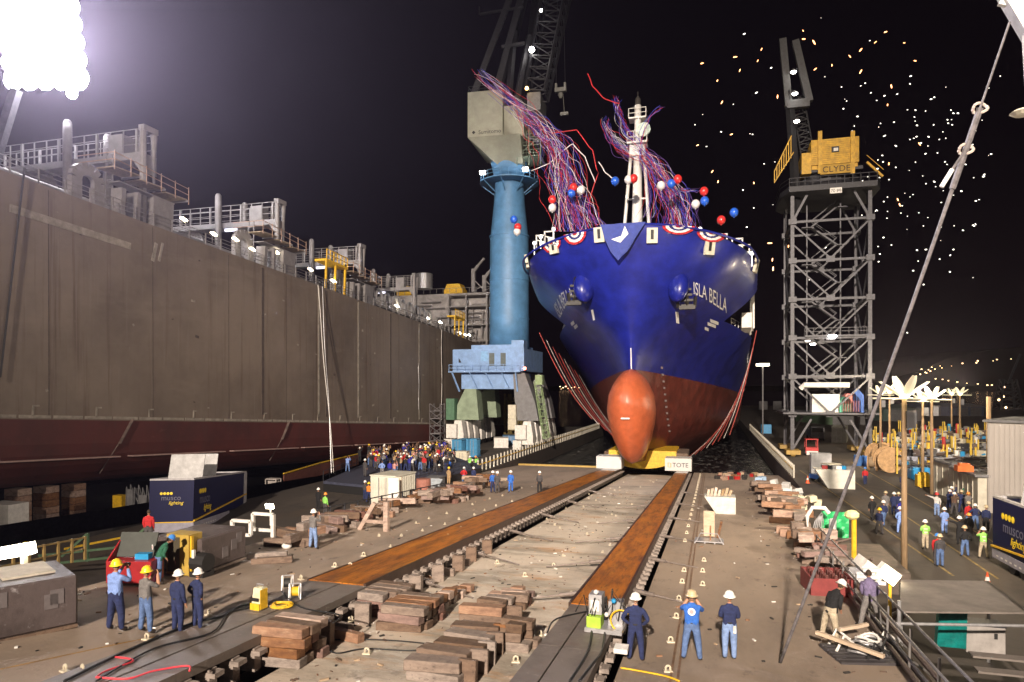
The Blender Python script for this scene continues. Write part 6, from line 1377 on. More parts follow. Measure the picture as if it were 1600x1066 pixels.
mb = MB(); mb.lathe([(.28, 0), (.28, 1.5), (.1, 1.6)], 12, (.9, -.5, 0)); mb.build('tank', M('tank_pale', (.45, .47, .47)), t)
t = thing('green_net', 'bright green plastic netting hung at the right slip edge', 'netting', slip(1292, 842, .0)+Vector((.5, .5, 0))); t.scale = (.6,)*3
mb = MB(); vs_ = [(x*.3, .12*math.sin(x*2+z), z*.35) for z in range(8) for x in range(-4, 5)]; mb.add(vs_, [(z*9+x, z*9+x+1, z*9+x+10, z*9+x+9) for z in range(7) for x in range(8)]); o = mb.build('net', greenb, t); so_ = o.modifiers.new('th', 'SOLIDIFY'); so_.thickness = .03
t = thing('yellow_standpipe', 'yellow hydrant post with a pale cap beside the green netting', 'hydrant', slip(1304, 862)+Vector((.9, 0, -.4))); mb = MB(); mb.tube([(0, 0, 0), (0, 0, 2.2)], .12, 8); mb.build('pipe', yel, t); mb = MB(); mb.sphere((-.1, 0, 2.3), .36, 10, (1, 1, .7)); mb.build('cap', M('pale_yellow', (.75, .70, .35)), t)
tag(coil(slip(1288, 872)+Vector((.9, 0, -.2)), .4, 7, M('blue_hose', (.03, .12, .5), .5), 'blue coiled hose under the green netting', 6, .05), None)
# scaffold platform and railings at the lower right
t = thing('scaffold_deck', 'grey plywood scaffold deck on steel tubes with stairs at the lower right', 'scaffold', (8.8, 27.6, 0))
ply = M('weathered_plywood', (.19, .165, .15), .8, 0, .3, 1.2, bump=.2)
A_ = [onz(1408, 908, 3), onz(1545, 910, 3), onz(1610, 960, 3), onz(1405, 958, 3)]
mb = MB(); mid1, mid2 = A_[0].lerp(A_[3], .5), A_[1].lerp(A_[2], .5); o_ = Vector(t.location)
mb.poly([A_[0]-o_, A_[1]-o_, mid2-o_, mid1-o_], (0, 0, .05)); mb.poly([mid1-o_-Vector((0, .02, 0)), mid2-o_-Vector((0, .02, 0)), A_[2]-o_, A_[3]-o_], (0, 0, .055)); mb.build('plywood_sheet', ply, t)
for p in (A_[3], A_[2], A_[0], A_[1]):
    mb = MB(); q = p-o_; mb.tube([(q.x, q.y, 0), (q.x, q.y, 3.4 if p in (A_[2], A_[3]) else 2.95)], .06, 8); mb.build('standard_tube', steel, t)
mb = MB(); mb.tube([A_[3]-o_+Vector((-.3, -.06, -.35)), A_[2]-o_+Vector((.1, -.06, -.35))], .05, 8); mb.build('ledger_tube', steel, t)
st0 = onz(1500, 1010, 1.9)
for i in range(7):
    mb = MB(); z = 2.2-.3*i; y = 23.9-.42*i; mb.b2(7.6, 10.2, y-.2, y+.2, z-.06, z); o = mb.build('stair_tread', ply, t, loc=(-8.8, -27.6, 0))
mb = MB(); mb.tube([(10.4-8.8, 24.2-27.6, 3.2), (10.4-8.8, 20.5-27.6, .9)], .05, 8); mb.tube([(10.4-8.8, 24.2-27.6, 2.7), (10.4-8.8, 20.5-27.6, .4)], .05, 8); mb.build('stair_rail', steel, t)
mb = MB(); mb.poly([(0, 0, 0), (.9, 0, 0), (.95, 0, 1.4), (.1, 0, 1.5)], (0, .3, 0)); o = mb.build('teal_tarpaulin', M('teal_tarp', (.0, .16, .15), .35, 0, .4, 3, bump=.6), loc=onz(1464, 1010, 1.2)); tag(o, 'teal tarpaulin hanging under the scaffold deck', 'tarpaulin')
p = onz(1515, 1020, 1.0); t = thing('grey_unit', 'grey metal cabinet standing under the scaffold deck', 'cabinet', p); mb = MB(); mb.b2(-.1, 1.1, 0, .8, 0, .95); mb.build('cabinet_body', M('unit_grey', (.33, .31, .30), .5), t, bevel=.02); mb = MB(); mb.b2(.75, .85, -.02, -.003, .55, .75); mb.build('lock', blk, t); mb = MB(); mb.b2(-.12, 1.12, -.02, .82, .96, 1.0); mb.build('lid', darklat, t)
for k, (off, zz) in enumerate(((0, 1.05), (0, .55), (.25, 1.3), (.3, .1), (.1, .12), (.5, .3))):
    mb = MB(); a = Vector((4.9+off, 37, S(37)+zz)); b = Vector((4.6+off, 14, S(14)+zz)); mb.tube([a, b], .035 if k < 3 else .07, 7); o = mb.build('handrail_tube', M('tube_grey', (.20, .19, .19), .5, .2, .3, 4) if k < 3 else M('rust_tube', (.13, .095, .08), .6, .2, .3, 4)); tag(o, f"long pipe along the right slip edge, {['top','second','outer top','outer low','inner low','lowest'][k]} of six", 'pipe', 'long pipes along the right slip edge')
for k in range(10): y = 15+2.3*k; mb = MB(); mb.tube([(4.85, y, S(y)-.3), (4.9, y, S(y)+1.1)], .035, 7); mb.tube([(4.9, y, S(y)+.3), (5.5, y+.5, S(y)-.2)], .03, 6); o = mb.build('rail_standard', M('tube_grey', (.20, .19, .19))); tag(o, 'grey upright of the pipe railing on the right slip edge', 'post', 'uprights of the right edge railing')
for k in range(16):
    y = 30+rnd.random()*22; x = 5.6+rnd.random()*2.6; mb = MB(); mb.tube([(x, y, .4), (x+rnd.uniform(-1.5, 1.5), y+rnd.uniform(-2, 2), rnd.uniform(.6, 2.2))], .08, 6); o = mb.build('scrap_pipe', M('rust_tube', (.13, .095, .08))); tag(o, 'rusty pipe in the dark heap below the right slip edge', 'pipe', 'rusty pipes below the right slip edge')
mb = MB(); mb.b2(0, 3.4, 0, 6.5, 0, 1.1); o = mb.build('skip_container', M('brown_skip', (.10, .075, .06), .7, 0, .4, 1.5), loc=(6.1, 38, 0), rot=(0, 0, 0)); tag(o, 'long brown open skip beside the slip edge below the lamp pole', 'skip')
# bright rectangular flood lamp near the bending man
t = thing('flood_lamp', 'big lit rectangular flood lamp on a yellow stand at the right slip edge', 'lamp', slip(1388, 935)+Vector((.3, 0, 0)))
q = atd(1389, 900, 25.5)-Vector(t.location); mm = Euler((R(10), R(35), YAW+.1)).to_matrix()
mb = MB(); mb.box(q, (.75, .06, .42), mat=mm); mb.build('lamp_glass', M('lit_flood', (.8, .8, .8), emit=(1, .86, .55), es=18), t); mb = MB(); mb.box(q+Vector((0, .18, .05)), (.82, .26, .5), mat=mm); mb.box(q+Vector((-.6, .4, .15)), (.9, .7, .45), mat=mm); mb.build('housing', whitep, t)
mb = MB(); mb.beam(q+Vector((.1, .3, -.2)), (q.x+.1, q.y+.3, -1.2), .1); mb.build('stand', yel, t)
mb = MB(); 
for k in range(5): mb.box((rnd.uniform(-.4, .4), rnd.uniform(-.3, .3), .15+.12*k), (.9, .6, .12), rz=rnd.random(), rx=rnd.uniform(-.2, .2))
tag(mb.build('white_sheets', M('sheet_white', (.6, .6, .64), .5), loc=atd(1350, 905, 26)-Vector((0, 0, .2))), 'pile of crumpled white sheets behind the flood lamp', 'sheets')
# guy rope in front with knot, and white mast at the right edge
a = slip(1219, 1036); b = atd(1578, 34, 13.5)
pts = [a.lerp(b, k/20)+Vector((0, 0, -.25*math.sin(math.pi*k/20))) for k in range(21)]
rope_m = M('guy_rope', (.13, .12, .13), .7, 0, .5, 8)
t = thing('guy_rope', 'long grey knotted rope slanting across the right half of the view', 'rope', (0, 0, 0)); mb = MB(); mb.tube(pts[:17], .042, 8); mb.build('strand', rope_m, t, smooth=True); mb = MB(); mb.tube(pts[16:19], .065, 8); mb.tube(pts[18:], .022, 6); mb.build('doubled_strand', rope_m, t)
for f in (17, 18.3):
    k = pts[int(f)]; mb = MB(); mb.tube([k+Vector((.13*math.cos(R(x)), .05*math.sin(R(2*x)), .10*math.sin(R(x)))) for x in range(0, 361, 24)], .03, 6); mb.build('knot', M('knot_pale', (.5, .42, .38), .8), t)
k = pts[17]; mb = MB(); mb.tube([k, k+Vector((-.25, 0, -.4))], .03, 6); mb.build('rope_tail', rope_m, t); mb = MB(); mb.tube([k+Vector((-.25, 0, -.4)), k+Vector((-.45, 0, -.75))], .045, 8); mb.build('tail_sleeve', whitep, t)
p = atd(1608, 230, 20); t = thing('white_mast', 'white mast with angled head at the top right edge of the view', 'mast', (p.x, p.y, 0)); LX = 1.1; hz_ = atd(1600, 45, 20).z
mb = MB(); mb.tube([(LX, 0, 0), (.12, 0, hz_)], .22, 12, .3); mb.build('mast_tube', whitep, t, smooth=True); mb = MB(); mb.beam((.3, 0, hz_-.6), (-.55, 0, hz_+1.2), .45); mb.beam((-.3, 0, hz_+.7), (-.75, 0, hz_+.9), .16); mb.beam((.1, 0, hz_+.3), (.9, 0, hz_+1.2), .3); mb.build('mast_head', whitep, t)
mb = MB(); zz = atd(1600, 175, 20).z; mb.lathe([(.22, -.08), (.34, 0), (.22, .08)], 12, (-.15, 0, zz)); mb.build('fitting', creamp, t)
# ================================================================ light trailers
def trailer(loc, rz, rx, label, L=14.6, W=2.9):
    t = thing('light_trailer', label, 'trailer', loc, rz, rx=rx); nav = M('trailer_navy', (.003, .005, .045), .5, 0, .1, 2, spec=.2)
    mb = MB(); mb.b2(-W/2, W/2, 0, L, 1.0, 3.9); mb.build('body', nav, t)
    mb = MB()
    for x in (-W/2, W/2-.25): mb.b2(x, x+.25, -.03, L+.03, 3.902, 4.02)
    mb.b2(-W/2+.26, W/2-.26, -.03, .2, 3.902, 4.02); mb.b2(-W/2+.26, W/2-.26, L-.2, L+.03, 3.902, 4.02); mb.b2(W/2+.002, W/2+.05, L-.9, L, .6, 3.9); mb.build('roof_rim', M('rim_aluminium', (.42, .41, .44), .4), t)
    mb = MB(); mb.b2(-W/2, W/2, -.06, -.005, .35, .98); mb.b2(W/2+.003, W/2+.04, .0, L*.62, .45, .98); o = mb.build('bumper', M('bumper_lilac', (.30, .29, .36), .5), t)
    for k, y in enumerate((2.3, 3.6)):
        for x in (-W/2+.3, W/2-.3): mb = MB(); mb.lathe([(.48, -.25), (.5, 0), (.48, .25)], 18, (x, y, .5), 'X'); w_ = mb.build('wheel', blk, t); mb = MB(); mb.lathe([(.25, -.27), (.1, .27)], 12, (x, y, .5), 'X'); mb.build('rim', steel, w_)
    mb = MB(); mb.b2(-W/2, W/2+.05, -.08, -.065, .99, 1.06) ; mb.beam((W/2+.06, .0, 1.1), (W/2+.08, L-.3, 2.0), .1); mb.build('yellow_strip', yel, t)
    for k in range(9): mb = MB(); mb.b2(W/2+.042, W/2+.05, .6+.55*k, .85+.55*k, .6, .68); mb.build('marker', whitep, t)
    for y0, tl in ((3.0, 62), (6.3, 68)):
        mb = MB(); mb.box((0, y0, 4.75), (W*.82, .1, 1.9), rx=R(-18)); p_ = mb.build('raised_panel', M('panel_white', (.52, .52, .53), .5), t)
    # logo: four dots, two words, on the rear and on the side
    yl = M('logo_yellow', (.85, .62, .02), .5, var=0); gl = M('logo_grey', (.11, .11, .17), .5, var=0)
    for (o0, ux, sc) in ((Vector((-.75, -.012, 3.0)), Vector((1, 0, 0)), .8), (Vector((W/2+.012, 1.2, 3.05)), Vector((0, 1, 0)), 1.5)):
        rot = (R(90), 0, 0) if ux.x else (R(90), 0, R(90))
        for k in range(4): mb = MB(); mb.lathe([(.12*sc, 0), (.12*sc, .01)], 14, (0, 0, 0), 'Y' if ux.x else 'X'); mb.build('logo_dot', yl, t, loc=o0+ux*(.1+.27*k)*sc-(Vector((0, .012, 0)) if ux.x else Vector((0, 0, 0))))
        text_obj('lettering', 'musco', .62*sc, gl, t, o0+ux*(.9*sc)+Vector((0, 0, -.58*sc)), rot, .004)
        text_obj('lettering', 'lighting', .42*sc, yl, t, o0+ux*(1.3*sc)+Vector((0, 0, -.95*sc)), rot, .004, shear=.3)
    return t
trailer(tuple(onz(266, 840, .0)), R(24), R(-5), 'navy light trailer with white raised panels and yellow dots below the tanker')
trailer((18.6, 32.8, 0), R(2), 0, 'black-navy light trailer partly in view at the right edge', W=3.2, L=13.2)
scene.objects['light_trailer.001'].rotation_euler = (0, 0, R(2)+math.pi); scene.objects['light_trailer.001'].location = (17.4, 46.2, 0)
for x, y, z, r_, lb in ((1543, 920, 0, 1, 'near the right trailer'), (1262, 757, 0, 1, 'by the white ramp bin')):
    t = thing('traffic_cone', f'orange traffic cone with white band {lb}', 'cone', onz(x, y-2, 0)); mb = MB(); mb.lathe([(.19, .03), (.12, .35)], 14); mb.b2(-.22, .22, -.22, .22, 0, .03); mb.lathe([(.075, .55), (.03, .78)], 14); mb.build('cone_body', M('cone_orange', (.75, .10, .02), .5), t); mb = MB(); mb.lathe([(.12, .351), (.075, .549)], 14); mb.build('white_band', whitep, t)
# ================================================================ stage and things of the left yard
t = thing('stage', 'low dark blue-grey stage with railings carrying the crowd', 'stage', (-34, 68, 0))
mb = MB(); a = [onz(505, 752, 1), onz(610, 762, 1), onz(752, 728, 1), onz(705, 712, 1), onz(590, 716, 1)]; mb.poly([p-Vector((-34, 68, .0)) for p in a], (0, 0, -.25)); mb.build('platform', M('stage_blue', (.045, .05, .085), .7), t)
mb = MB(); mb.poly([p*.999+Vector((34, -68, 0))-Vector((0, 0, .27)) for p in a], (0, 0, -.72)); mb.build('skirt', blk, t)
mb = MB(); 
for p, q in ((a[1], a[2]), (a[0], a[4])):
    p = p-Vector((-34, 68, 0)); q = q-Vector((-34, 68, 0))
    for h in (.5, 1.0): mb.beam(p+Vector((0, 0, h)), q+Vector((0, 0, h)), .05)
    for k in range(12): r_ = p.lerp(q, k/11); mb.beam(r_, r_+Vector((0, 0, 1)), .05)
mb.build('railing', darklat, t)
mb = MB(); p = onz(575, 768, 0)-Vector((-34, 68, 0)); [mb.b2(p.x-2, p.x+1.5, p.y+.5*k, p.y+.5+.5*k, 0, .18+.18*k) for k in range(4)]; mb.build('steps', M('stage_blue', (.045, .05, .085)), t)
def container(loc, rz, L, W, H, mat, label, name='container', cat='container', rib=.3):
    t = thing(name, label, cat, loc, rz); mb = MB(); mb.b2(0, W, 0, L, .1, H); mb.build('wall', mat, t); mb = MB()
    k = .15
    while k < L-.1: mb.b2(W+.001, W+.05, k, k+rib*.5, .25, H-.15); k += rib
    k = .15
    while k < W-.1: mb.b2(k, k+rib*.4, -.05, -.001, .25, H-.15); k += rib
    mb.build('corrugation', mat, t); mb = MB(); mb.b2(-.06, W+.07, -.07, L+.06, H+.003, H+.1); mb.b2(-.06, W+.07, -.07, L+.06, 0, .098); mb.build('frame', mat, t)
    mb = MB(); [mb.beam((x, -.08, .2), (x, -.08, H-.1), .05) for x in (W*.35, W*.65)]; mb.build('door_bar', steel, t); return t
cw = M('container_cream', (.62, .60, .52), .55, 0, .2, 1)
container(onz(579, 790, 0), -.1, 3.4, 2.5, 2.6, cw, 'cream container with corrugated side behind the timber pile')
container(onz(657, 777, 0)+Vector((0, 1, 0)), .1, 2.0, 1.4, 1.6, greyp, 'small dark grey container right of the cream one')
for px, py, lb in ((711, 716, 'left light blue cabin beside the crane'), (722, 714, 'middle light blue cabin beside the crane'), (735, 714, 'right light blue cabin beside the crane')):
    container(onz(px-5, py, 0), .0, 1.6, 1.5, 2.6, M('cabin_blue', (.05, .24, .45), .5), lb, 'portable_cabin', 'cabin', .2)
container(onz(712, 722, 0), 0, 1.2, 1.6, 1.4, creamp, 'cream box in front of the blue cabins', 'utility_box', 'box')
container(onz(772, 700, 0), .3, 3, 2.4, 1.6, whitep, 'white container under the portal crane'); container(onz(786, 695, 0), .3, 3, 2.2, 1.5, bluep, 'blue container under the portal crane')
t = thing('scaffold_tower', 'grey scaffold stair tower against the tanker beside the crowd', 'scaffold', onz(683, 700, 0)); mb = MB(); lattice(mb, (0, 0, 0), (0, 0, 7.6), 1.9, 1.9, 6, .1, .08); mb.b2(-1, 1, -1, 1, 2.4, 2.5); mb.b2(-1, 1, -1, 1, 5, 5.1); mb.b2(-3.4, -1, -1, 1, 2.4, 2.5); mb.beam((-3.3, -1, 0), (-3.3, -1, 3.4), .08); mb.beam((-3.3, -1, 3.4), (-1, -1, 3.4), .07); mb.build('tube_frame', M('scaf_dark', (.16, .15, .16), .5), t)
# yellow pylons seen through the portal
for px in (792, 802, 812): t = thing('inner_pylon', f"dark yellow lattice post behind the portal legs, {['left','middle','right'][(px-792)//10]} of three", 'post', onz(px, 684, 0)); mb = MB(); lattice(mb, (0, 0, 0), (0, 0, 9), .9, .9, 6, .12, .08); mb.build('lattice', M('dim_yellow', (.16, .12, .03)), t)
# white boards, boxes, small cabinets behind the left edge
for px, py, wd, ht, c, lb in ((627, 792, .8, 2.0, whitep, 'upright white board behind the timber pile'), (634, 790, .5, 2.0, wood_p, 'tan board beside the upright white board'), (686, 765, 1.4, .9, M('pallet_wrap_blue', (.4, .45, .5)), 'bluish sheet on the tumbled timber pile'), (672, 772, 1.0, 1.3, M('rust_drum', (.3, .12, .09)), 'rusty drum left of the tumbled timber pile')):
    mb = MB(); 
    if 'drum' in lb: mb.lathe([(.6, 0), (.62, .05), (.6, .6), (.62, .65), (.6, 1.25)], 16)
    elif 'sheet' in lb: mb.box((0, 0, .6), (1.5, 1.1, .05), rx=.5)
    else: mb.b2(-wd/2, wd/2, 0, .12, 0, ht); mb.beam((0, .1, ht*.8), (0, .8, 0), .07)
    tag(mb.build('rusty_drum' if 'drum' in lb else 'leaning_board', c, loc=slip(px, py, .3)+Vector((-.6, 0, 0))), lb, 'drum' if 'drum' in lb else 'board')
pb = [onz(443, 765, 0), onz(500, 745, 0), onz(560, 728, 0)]
t = thing('barrier', 'brown and yellow-topped barrier left of the stage', 'barrier', pb[0]); mb = MB(); P = [p-pb[0] for p in pb]
for a_, b_ in zip(P, P[1:]): mb.beam(a_+Vector((0, 0, .8)), b_+Vector((0, 0, .8)), .1, 1.3)
mb.build('barrier_board', M('barrier_brown', (.13, .04, .025)), t); mb = MB(); [mb.beam(a_+Vector((0, 0, 1.6)), b_+Vector((0, 0, 1.6)), .12) for a_, b_ in zip(P, P[1:])]; mb.build('top_rail', yel, t)
t = thing('wheeled_cage', 'small pale wheeled cage trolley left of the barrier', 'trolley', onz(423, 768, 0)); mb = MB(); [mb.beam((x, y, 0), (x, y, 1.2), .08) for x in (-.6, .6) for y in (0, .8)]; mb.b2(-.6, .6, 0, .8, 1.15, 1.25); mb.b2(-.6, .6, 0, .8, .1, .2); mb.b2(-.5, .5, .2, .7, .2, 1); mb.build('cage', M('cage_pale', (.42, .38, .36)), t)
mb = MB(); mb.beam(onz(0, 842, .2), onz(232, 803, .2), .5, .4); tag(mb.build('long_beam', M('beam_brown', (.10, .075, .06))), 'long dark beam lying on the left yard towards the trailer', 'beam')
mb = MB(); mb.beam(onz(100, 858, 1.2), onz(232, 832, 1.0), .03, .12); tag(mb.build('barrier_tape', yel), 'yellow barrier tape behind the open red cabinet', 'tape')
mb = MB(); mb.beam(onz(210, 857, 1.2), onz(300, 830, 1.0), .03, .1); tag(mb.build('barrier_tape', yel), 'yellow barrier tape running to the trailer bumper', 'tape')
t = thing('steel_truss', 'dark green steel truss frame behind the left fence', 'truss', onz(60, 895, .5)); mb = MB(); [mb.beam((0, 0, .4), (4.5, 2, .8), .12), mb.beam((0, 0, .9), (4.5, 2, 1.3), .12), mb.beam((1, .5, .8), (2.2, 1, 2.0), .12), mb.beam((2.2, 1, 2), (2.2, 1, .5), .12), mb.beam((3.5, 1.5, .8), (4.8, 2.2, 2.2), .12)]; mb.build('member', M('truss_green', (.05, .10, .05)), t)
t = thing('pump_cart', 'yellow and grey pump cart with hoses left of the navy trailer', 'pump cart', onz(185, 808, 0)); mb = MB(); mb.b2(-.6, .3, 0, .6, .4, 1.7); mb.build('tank', yel, t); mb = MB(); mb.b2(.6, 1.2, .2, 1, .2, 2.2); mb.b2(1.8, 2.5, .2, 1, .2, 1.8); mb.b2(-.6, 2.8, 0, 1.2, .2, .35); [mb.tube([(.4+.4*i, .3, .3), (.6+.4*i, .2, 2.4+.2*(i % 2)), (1.1+.3*i, .5, 1.2)], .05, 5) for i in range(6)]; mb.build('machinery', greyp, t)
# white box at far left edge, blocks
mb = MB(); mb.b2(-1.2, 1.2, 0, 1.5, 0, 2.2); tag(mb.build('edge_cabinet', whitep, loc=onz(-8, 838, 0)), 'white cabinet cut by the left edge of the view', 'cabinet')
# ================================================================ the lit floodlight cluster and its mast, top left
t = thing('floodlight_cluster', 'blinding cluster of round floodlights on a leaning white mast at top left', 'floodlights', atd(62, 70, 60)); base = Vector(t.location)
rx_ = Vector((CA, SA, 0)); k = 0
cl = M('lit_stadium_lamp', (.8, .8, .8), emit=(1, .97, 1), es=60, nosample=True)
for r in range(5):
    for c in range(5):
        p = base+rx_*(-3.1+1.43*c+.2*r)+Vector((0, 0, 3.2-1.55*r)); d = MB(); d.sphere(Vector((0, 0, 0)), 1.0, 14, (1, .5, 1)); o = d.build('lamp_disc', cl, t, loc=p-base)
for px, py in ((118, 132), (112, 146)): d = MB(); d.sphere((0, 0, 0), .45, 10); d.build('lamp_disc', cl, t, loc=atd(px, py, 60)-base)
mb = MB(); mb.beam(atd(25, 140, 60)-base, atd(-50, 385, 60)-base, .7); mb.build('mast', M('mast_pale', (.10, .10, .11), .6, spec=.1), t)
for r in range(5): mb = MB(); p = Vector((0, 0, 3.2-1.55*r)); mb.beam(rx_*-2.6+p+Vector((.2, .6, 0)), rx_*2.6+p+Vector((.2, .6, 0)), .25); mb.build('crossbar', M('mast_pale', (.1, .1, .11)), t)
po_.location = atd(70, 80, 58); po_.rotation_euler = (Vector((0, 0, 25))-po_.location).to_track_quat('-Z', 'Y').to_euler()
# ================================================================ right yard
wp = M('pole_wood', (.34, .23, .13), .8, 0, .3, 2, stretch=(6, 6, .6))
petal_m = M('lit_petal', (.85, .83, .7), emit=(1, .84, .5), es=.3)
def lamp_pole(p, H, label, sc=1.):
    t = thing('lamp_pole', label, 'lamp pole', p); mb = MB(); mb.tube([(0, 0, 0), (0, 0, H)], .17, 10, .12); mb.build('pole', wp, t, smooth=True)
    mb = MB(); mb.b2(.05, .5, -.35, .0, H-1.6, H-.7); mb.build('box', greyp, t)
    for k in range(8):
        a = 2*math.pi*k/8+.25; d = Vector((math.cos(a), math.sin(a), .0 if k % 2 else (.7+.25*(k % 4)))).normalized(); s_ = Vector((-math.sin(a), math.cos(a), 0)); n_v = d.cross(s_)
        vs_ = []; N = 7
        for j in range(N+1):
            u = j/N; w_ = .26*sc*(.35+.9*math.sin(math.pi*min(1, u*.8+.15)))
            for q, b_ in ((-1, 0), (0, -.06), (1, 0)): vs_.append(Vector((0, 0, H))+d*(.25+1.75*u)*sc+s_*w_*q+n_v*b_*sc)
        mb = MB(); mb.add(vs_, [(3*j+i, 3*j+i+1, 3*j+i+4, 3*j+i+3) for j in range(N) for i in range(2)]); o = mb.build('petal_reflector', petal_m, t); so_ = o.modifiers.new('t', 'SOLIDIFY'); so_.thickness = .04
    mb = MB(); mb.sphere((0, 0, H+.15), .35*sc, 10, (1, 1, .7)); mb.build('lamp_bulb', lampm('lit_yard', (1, .85, .5), 15), t)
    return t
b0 = onz(1413, 905, 0); lamp_pole(b0, CZ-(622-HZ)*math.hypot(*b0.xy)*.86/FPX, 'nearest and largest flower-shaped lamp on a wooden pole', .78)
for px, py, d, lb in ((1376, 617, 88, 'flower-shaped yard lamp left of the rope'), (1390, 614, 100, 'flower-shaped yard lamp just right of the rope'), (1442, 627, 75, 'flower-shaped lamp behind the nearest one'), (1456, 624, 66, 'flower-shaped lamp right of the nearest one'), (1487, 617, 130, 'left of the two small far flower-shaped lamps'), (1500, 617, 110, 'right of the two small far flower-shaped lamps')):
    q = atd(px, py, d); lamp_pole(Vector((q.x, q.y, 0)), q.z, lb, .8)
q = atd(1545, 620, 64); mb = MB(); mb.tube([(q.x, q.y, 0), (q.x, q.y, q.z)], .2, 8); tag(mb.build('wooden_pole', wp), 'bare wooden pole behind the tall grey shed', 'pole')
for (px_, py_, d_, e_) in ((1423, 606, 39.5, 3000), (1456, 606, 66, 4500), (1382, 604, 92, 5200), (1495, 604, 118, 6000)):
    l_ = bpy.data.lights.new('yard_lamp_light', 'POINT'); o = bpy.data.objects.new('yard_lamp_light', l_); COL.objects.link(o); l_.energy = e_; l_.color = (1, .82, .55); l_.shadow_soft_size = .5; o.location = atd(px_, py_-9, d_)
# floodlight pole beside the ship
q = atd(1192, 570, 150); t = thing('flood_pole', 'slim pole with a wide lit head between ship and lattice crane', 'lamp pole', (q.x, q.y, 0)); mb = MB(); mb.tube([(0, 0, 0), (0, 0, q.z)], .16, 8); mb.build('pole', greyp, t); mb = MB(); mb.box((0, 0, q.z), (2.6, .8, .5), rz=YAW); mb.build('lamp_head', lampm('lit_flood_far', (1, .85, .6), 14), t)
mb = MB(); mb.b2(-1.1, 1.1, -1, 1, 0, 2); tag(mb.build('blue_bin', bluec, loc=onz(1197, 677, 0)), 'blue bin at the foot of the slim flood pole', 'bin')
# tall grey shed
def ribbed(p0_, w_, d_, h_, mat, label, name, cat, roof=.6, rib=.35, rot=0.):
    t = thing(name, label, cat, p0_, rot); mb = MB(); mb.b2(0, w_, 0, d_, 0, h_); mb.build('wall', mat, t); mb = MB(); k = .1
    while k < w_: mb.b2(k, k+.07, -.06, -.002, 0, h_-.05); k += rib
    k = .1
    while k < d_: mb.b2(-.06, -.002, k, k+.07, 0, h_-.05); k += rib
    mb.build('cladding_rib', mat, t); mb = MB(); mb.b2(-.3, w_+.3, -.3, d_+.3, h_+.004, h_+.2); mb.build('roof', greyp, t); return t
shm = M('shed_grey', (.40, .37, .35), .6, 0, .12, .6, stretch=(1, 1, .3))
ribbed((21.9, 65.0, 0), 12, 9, CZ-(660-HZ)*56/FPX, shm, 'tall pale grey corrugated shed at the right edge', 'tall_shed', 'shed', rot=R(-32))
shw = M('shed_cream', (.58, .55, .46), .6, 0, .2, 1)
for (pa_, pb_, d_, h_, lb) in (((1455, 768), (1490, 780), 6, 3.1, 'left low cream shed with junk on its roof'), ((1490, 782), (1528, 800), 6, 2.9, 'right low cream shed with junk on its roof')):
    a_ = onz(*pa_, 0); b_ = onz(*pb_, 0); L_ = (b_-a_).length; an = math.atan2(b_.y-a_.y, b_.x-a_.x)
    t = ribbed(a_, L_, d_, h_, shw, lb, 'low_shed', 'shed', rib=1.2, rot=an)
    for i in range(14):
        mb = MB(); mb.tube([(rnd.random()*L_, rnd.random()*d_, h_+.25), (rnd.random()*L_, rnd.random()*d_, h_+.4+rnd.random()*.5)], .08, 6); mb.build('roof_pipe', rnd.choice([darklat, steel, M('rust_tube', (.13, .095, .08))]), t)
mb = MB(); mb.b2(-.6, .6, -.5, .5, 0, .5); mb.b2(-.4, .4, -.3, .3, .5, .7); tag(mb.build('orange_case', M('case_orange', (.7, .16, .03)), loc=onz(1512, 800, 0)+Vector((.5, 2.5, 3.1))), 'orange case lying on the roof of the right low shed', 'case')
# carts, box and ramp bin
t = thing('utility_cart', 'blue and white utility cart with canopy in the yard', 'cart', onz(1290, 752, 0), .5); mb = MB(); mb.b2(-1.6, .2, -.6, .6, .35, .8); mb.b2(.4, 1.6, -.6, .6, .35, .9); mb.build('body', M('cart_blue', (.03, .15, .5), .4), t); mb = MB(); mb.b2(-.2, 1.5, -.65, .65, 1.85, 1.95); mb.build('canopy', creamp, t); mb = MB(); [mb.beam((x, y, .8), (x, y, 1.85), .05) for x in (-.1, 1.4) for y in (-.6, .6)]; mb.build('canopy_post', blk, t)
for x in (-1.1, 1.1):
    for y in (-.6, .6): mb = MB(); mb.lathe([(.3, -.1), (.3, .1)], 14, (x, y, .3), 'Y'); mb.build('wheel', blk, t)
mb = MB(); mb.b2(0, 2.2, 0, 1.6, .1, 2.4); mb.b2(-.04, 2.24, -.04, 1.64, 2.4, 2.46); tag(mb.build('machine_box', M('box_pale', (.45, .45, .46), .5), loc=onz(1268, 741, 0)), 'pale grey box with lid behind the utility cart', 'box')
t = thing('ramp_bin', 'white tapered open bin in front of the utility cart', 'bin', onz(1311, 764, 0), 0); mb = MB(); mb.poly([(-2.2, 0, 1.9), (-1.0, 0, 0), (1.5, 0, 0), (1.5, 0, 1.9)], (0, 2.4, 0)); mb.build('bin_body', M('bin_white', (.64, .62, .55), .5, 0, .15, 2), t)
for i in range(6): mb = MB(); mb.box((-1.2+.45*i, 1, 2.05), (.5, .6, .4), rz=i); mb.build('scrap', [redp, blk, steel, whitep, bluec, greyp][i], t)
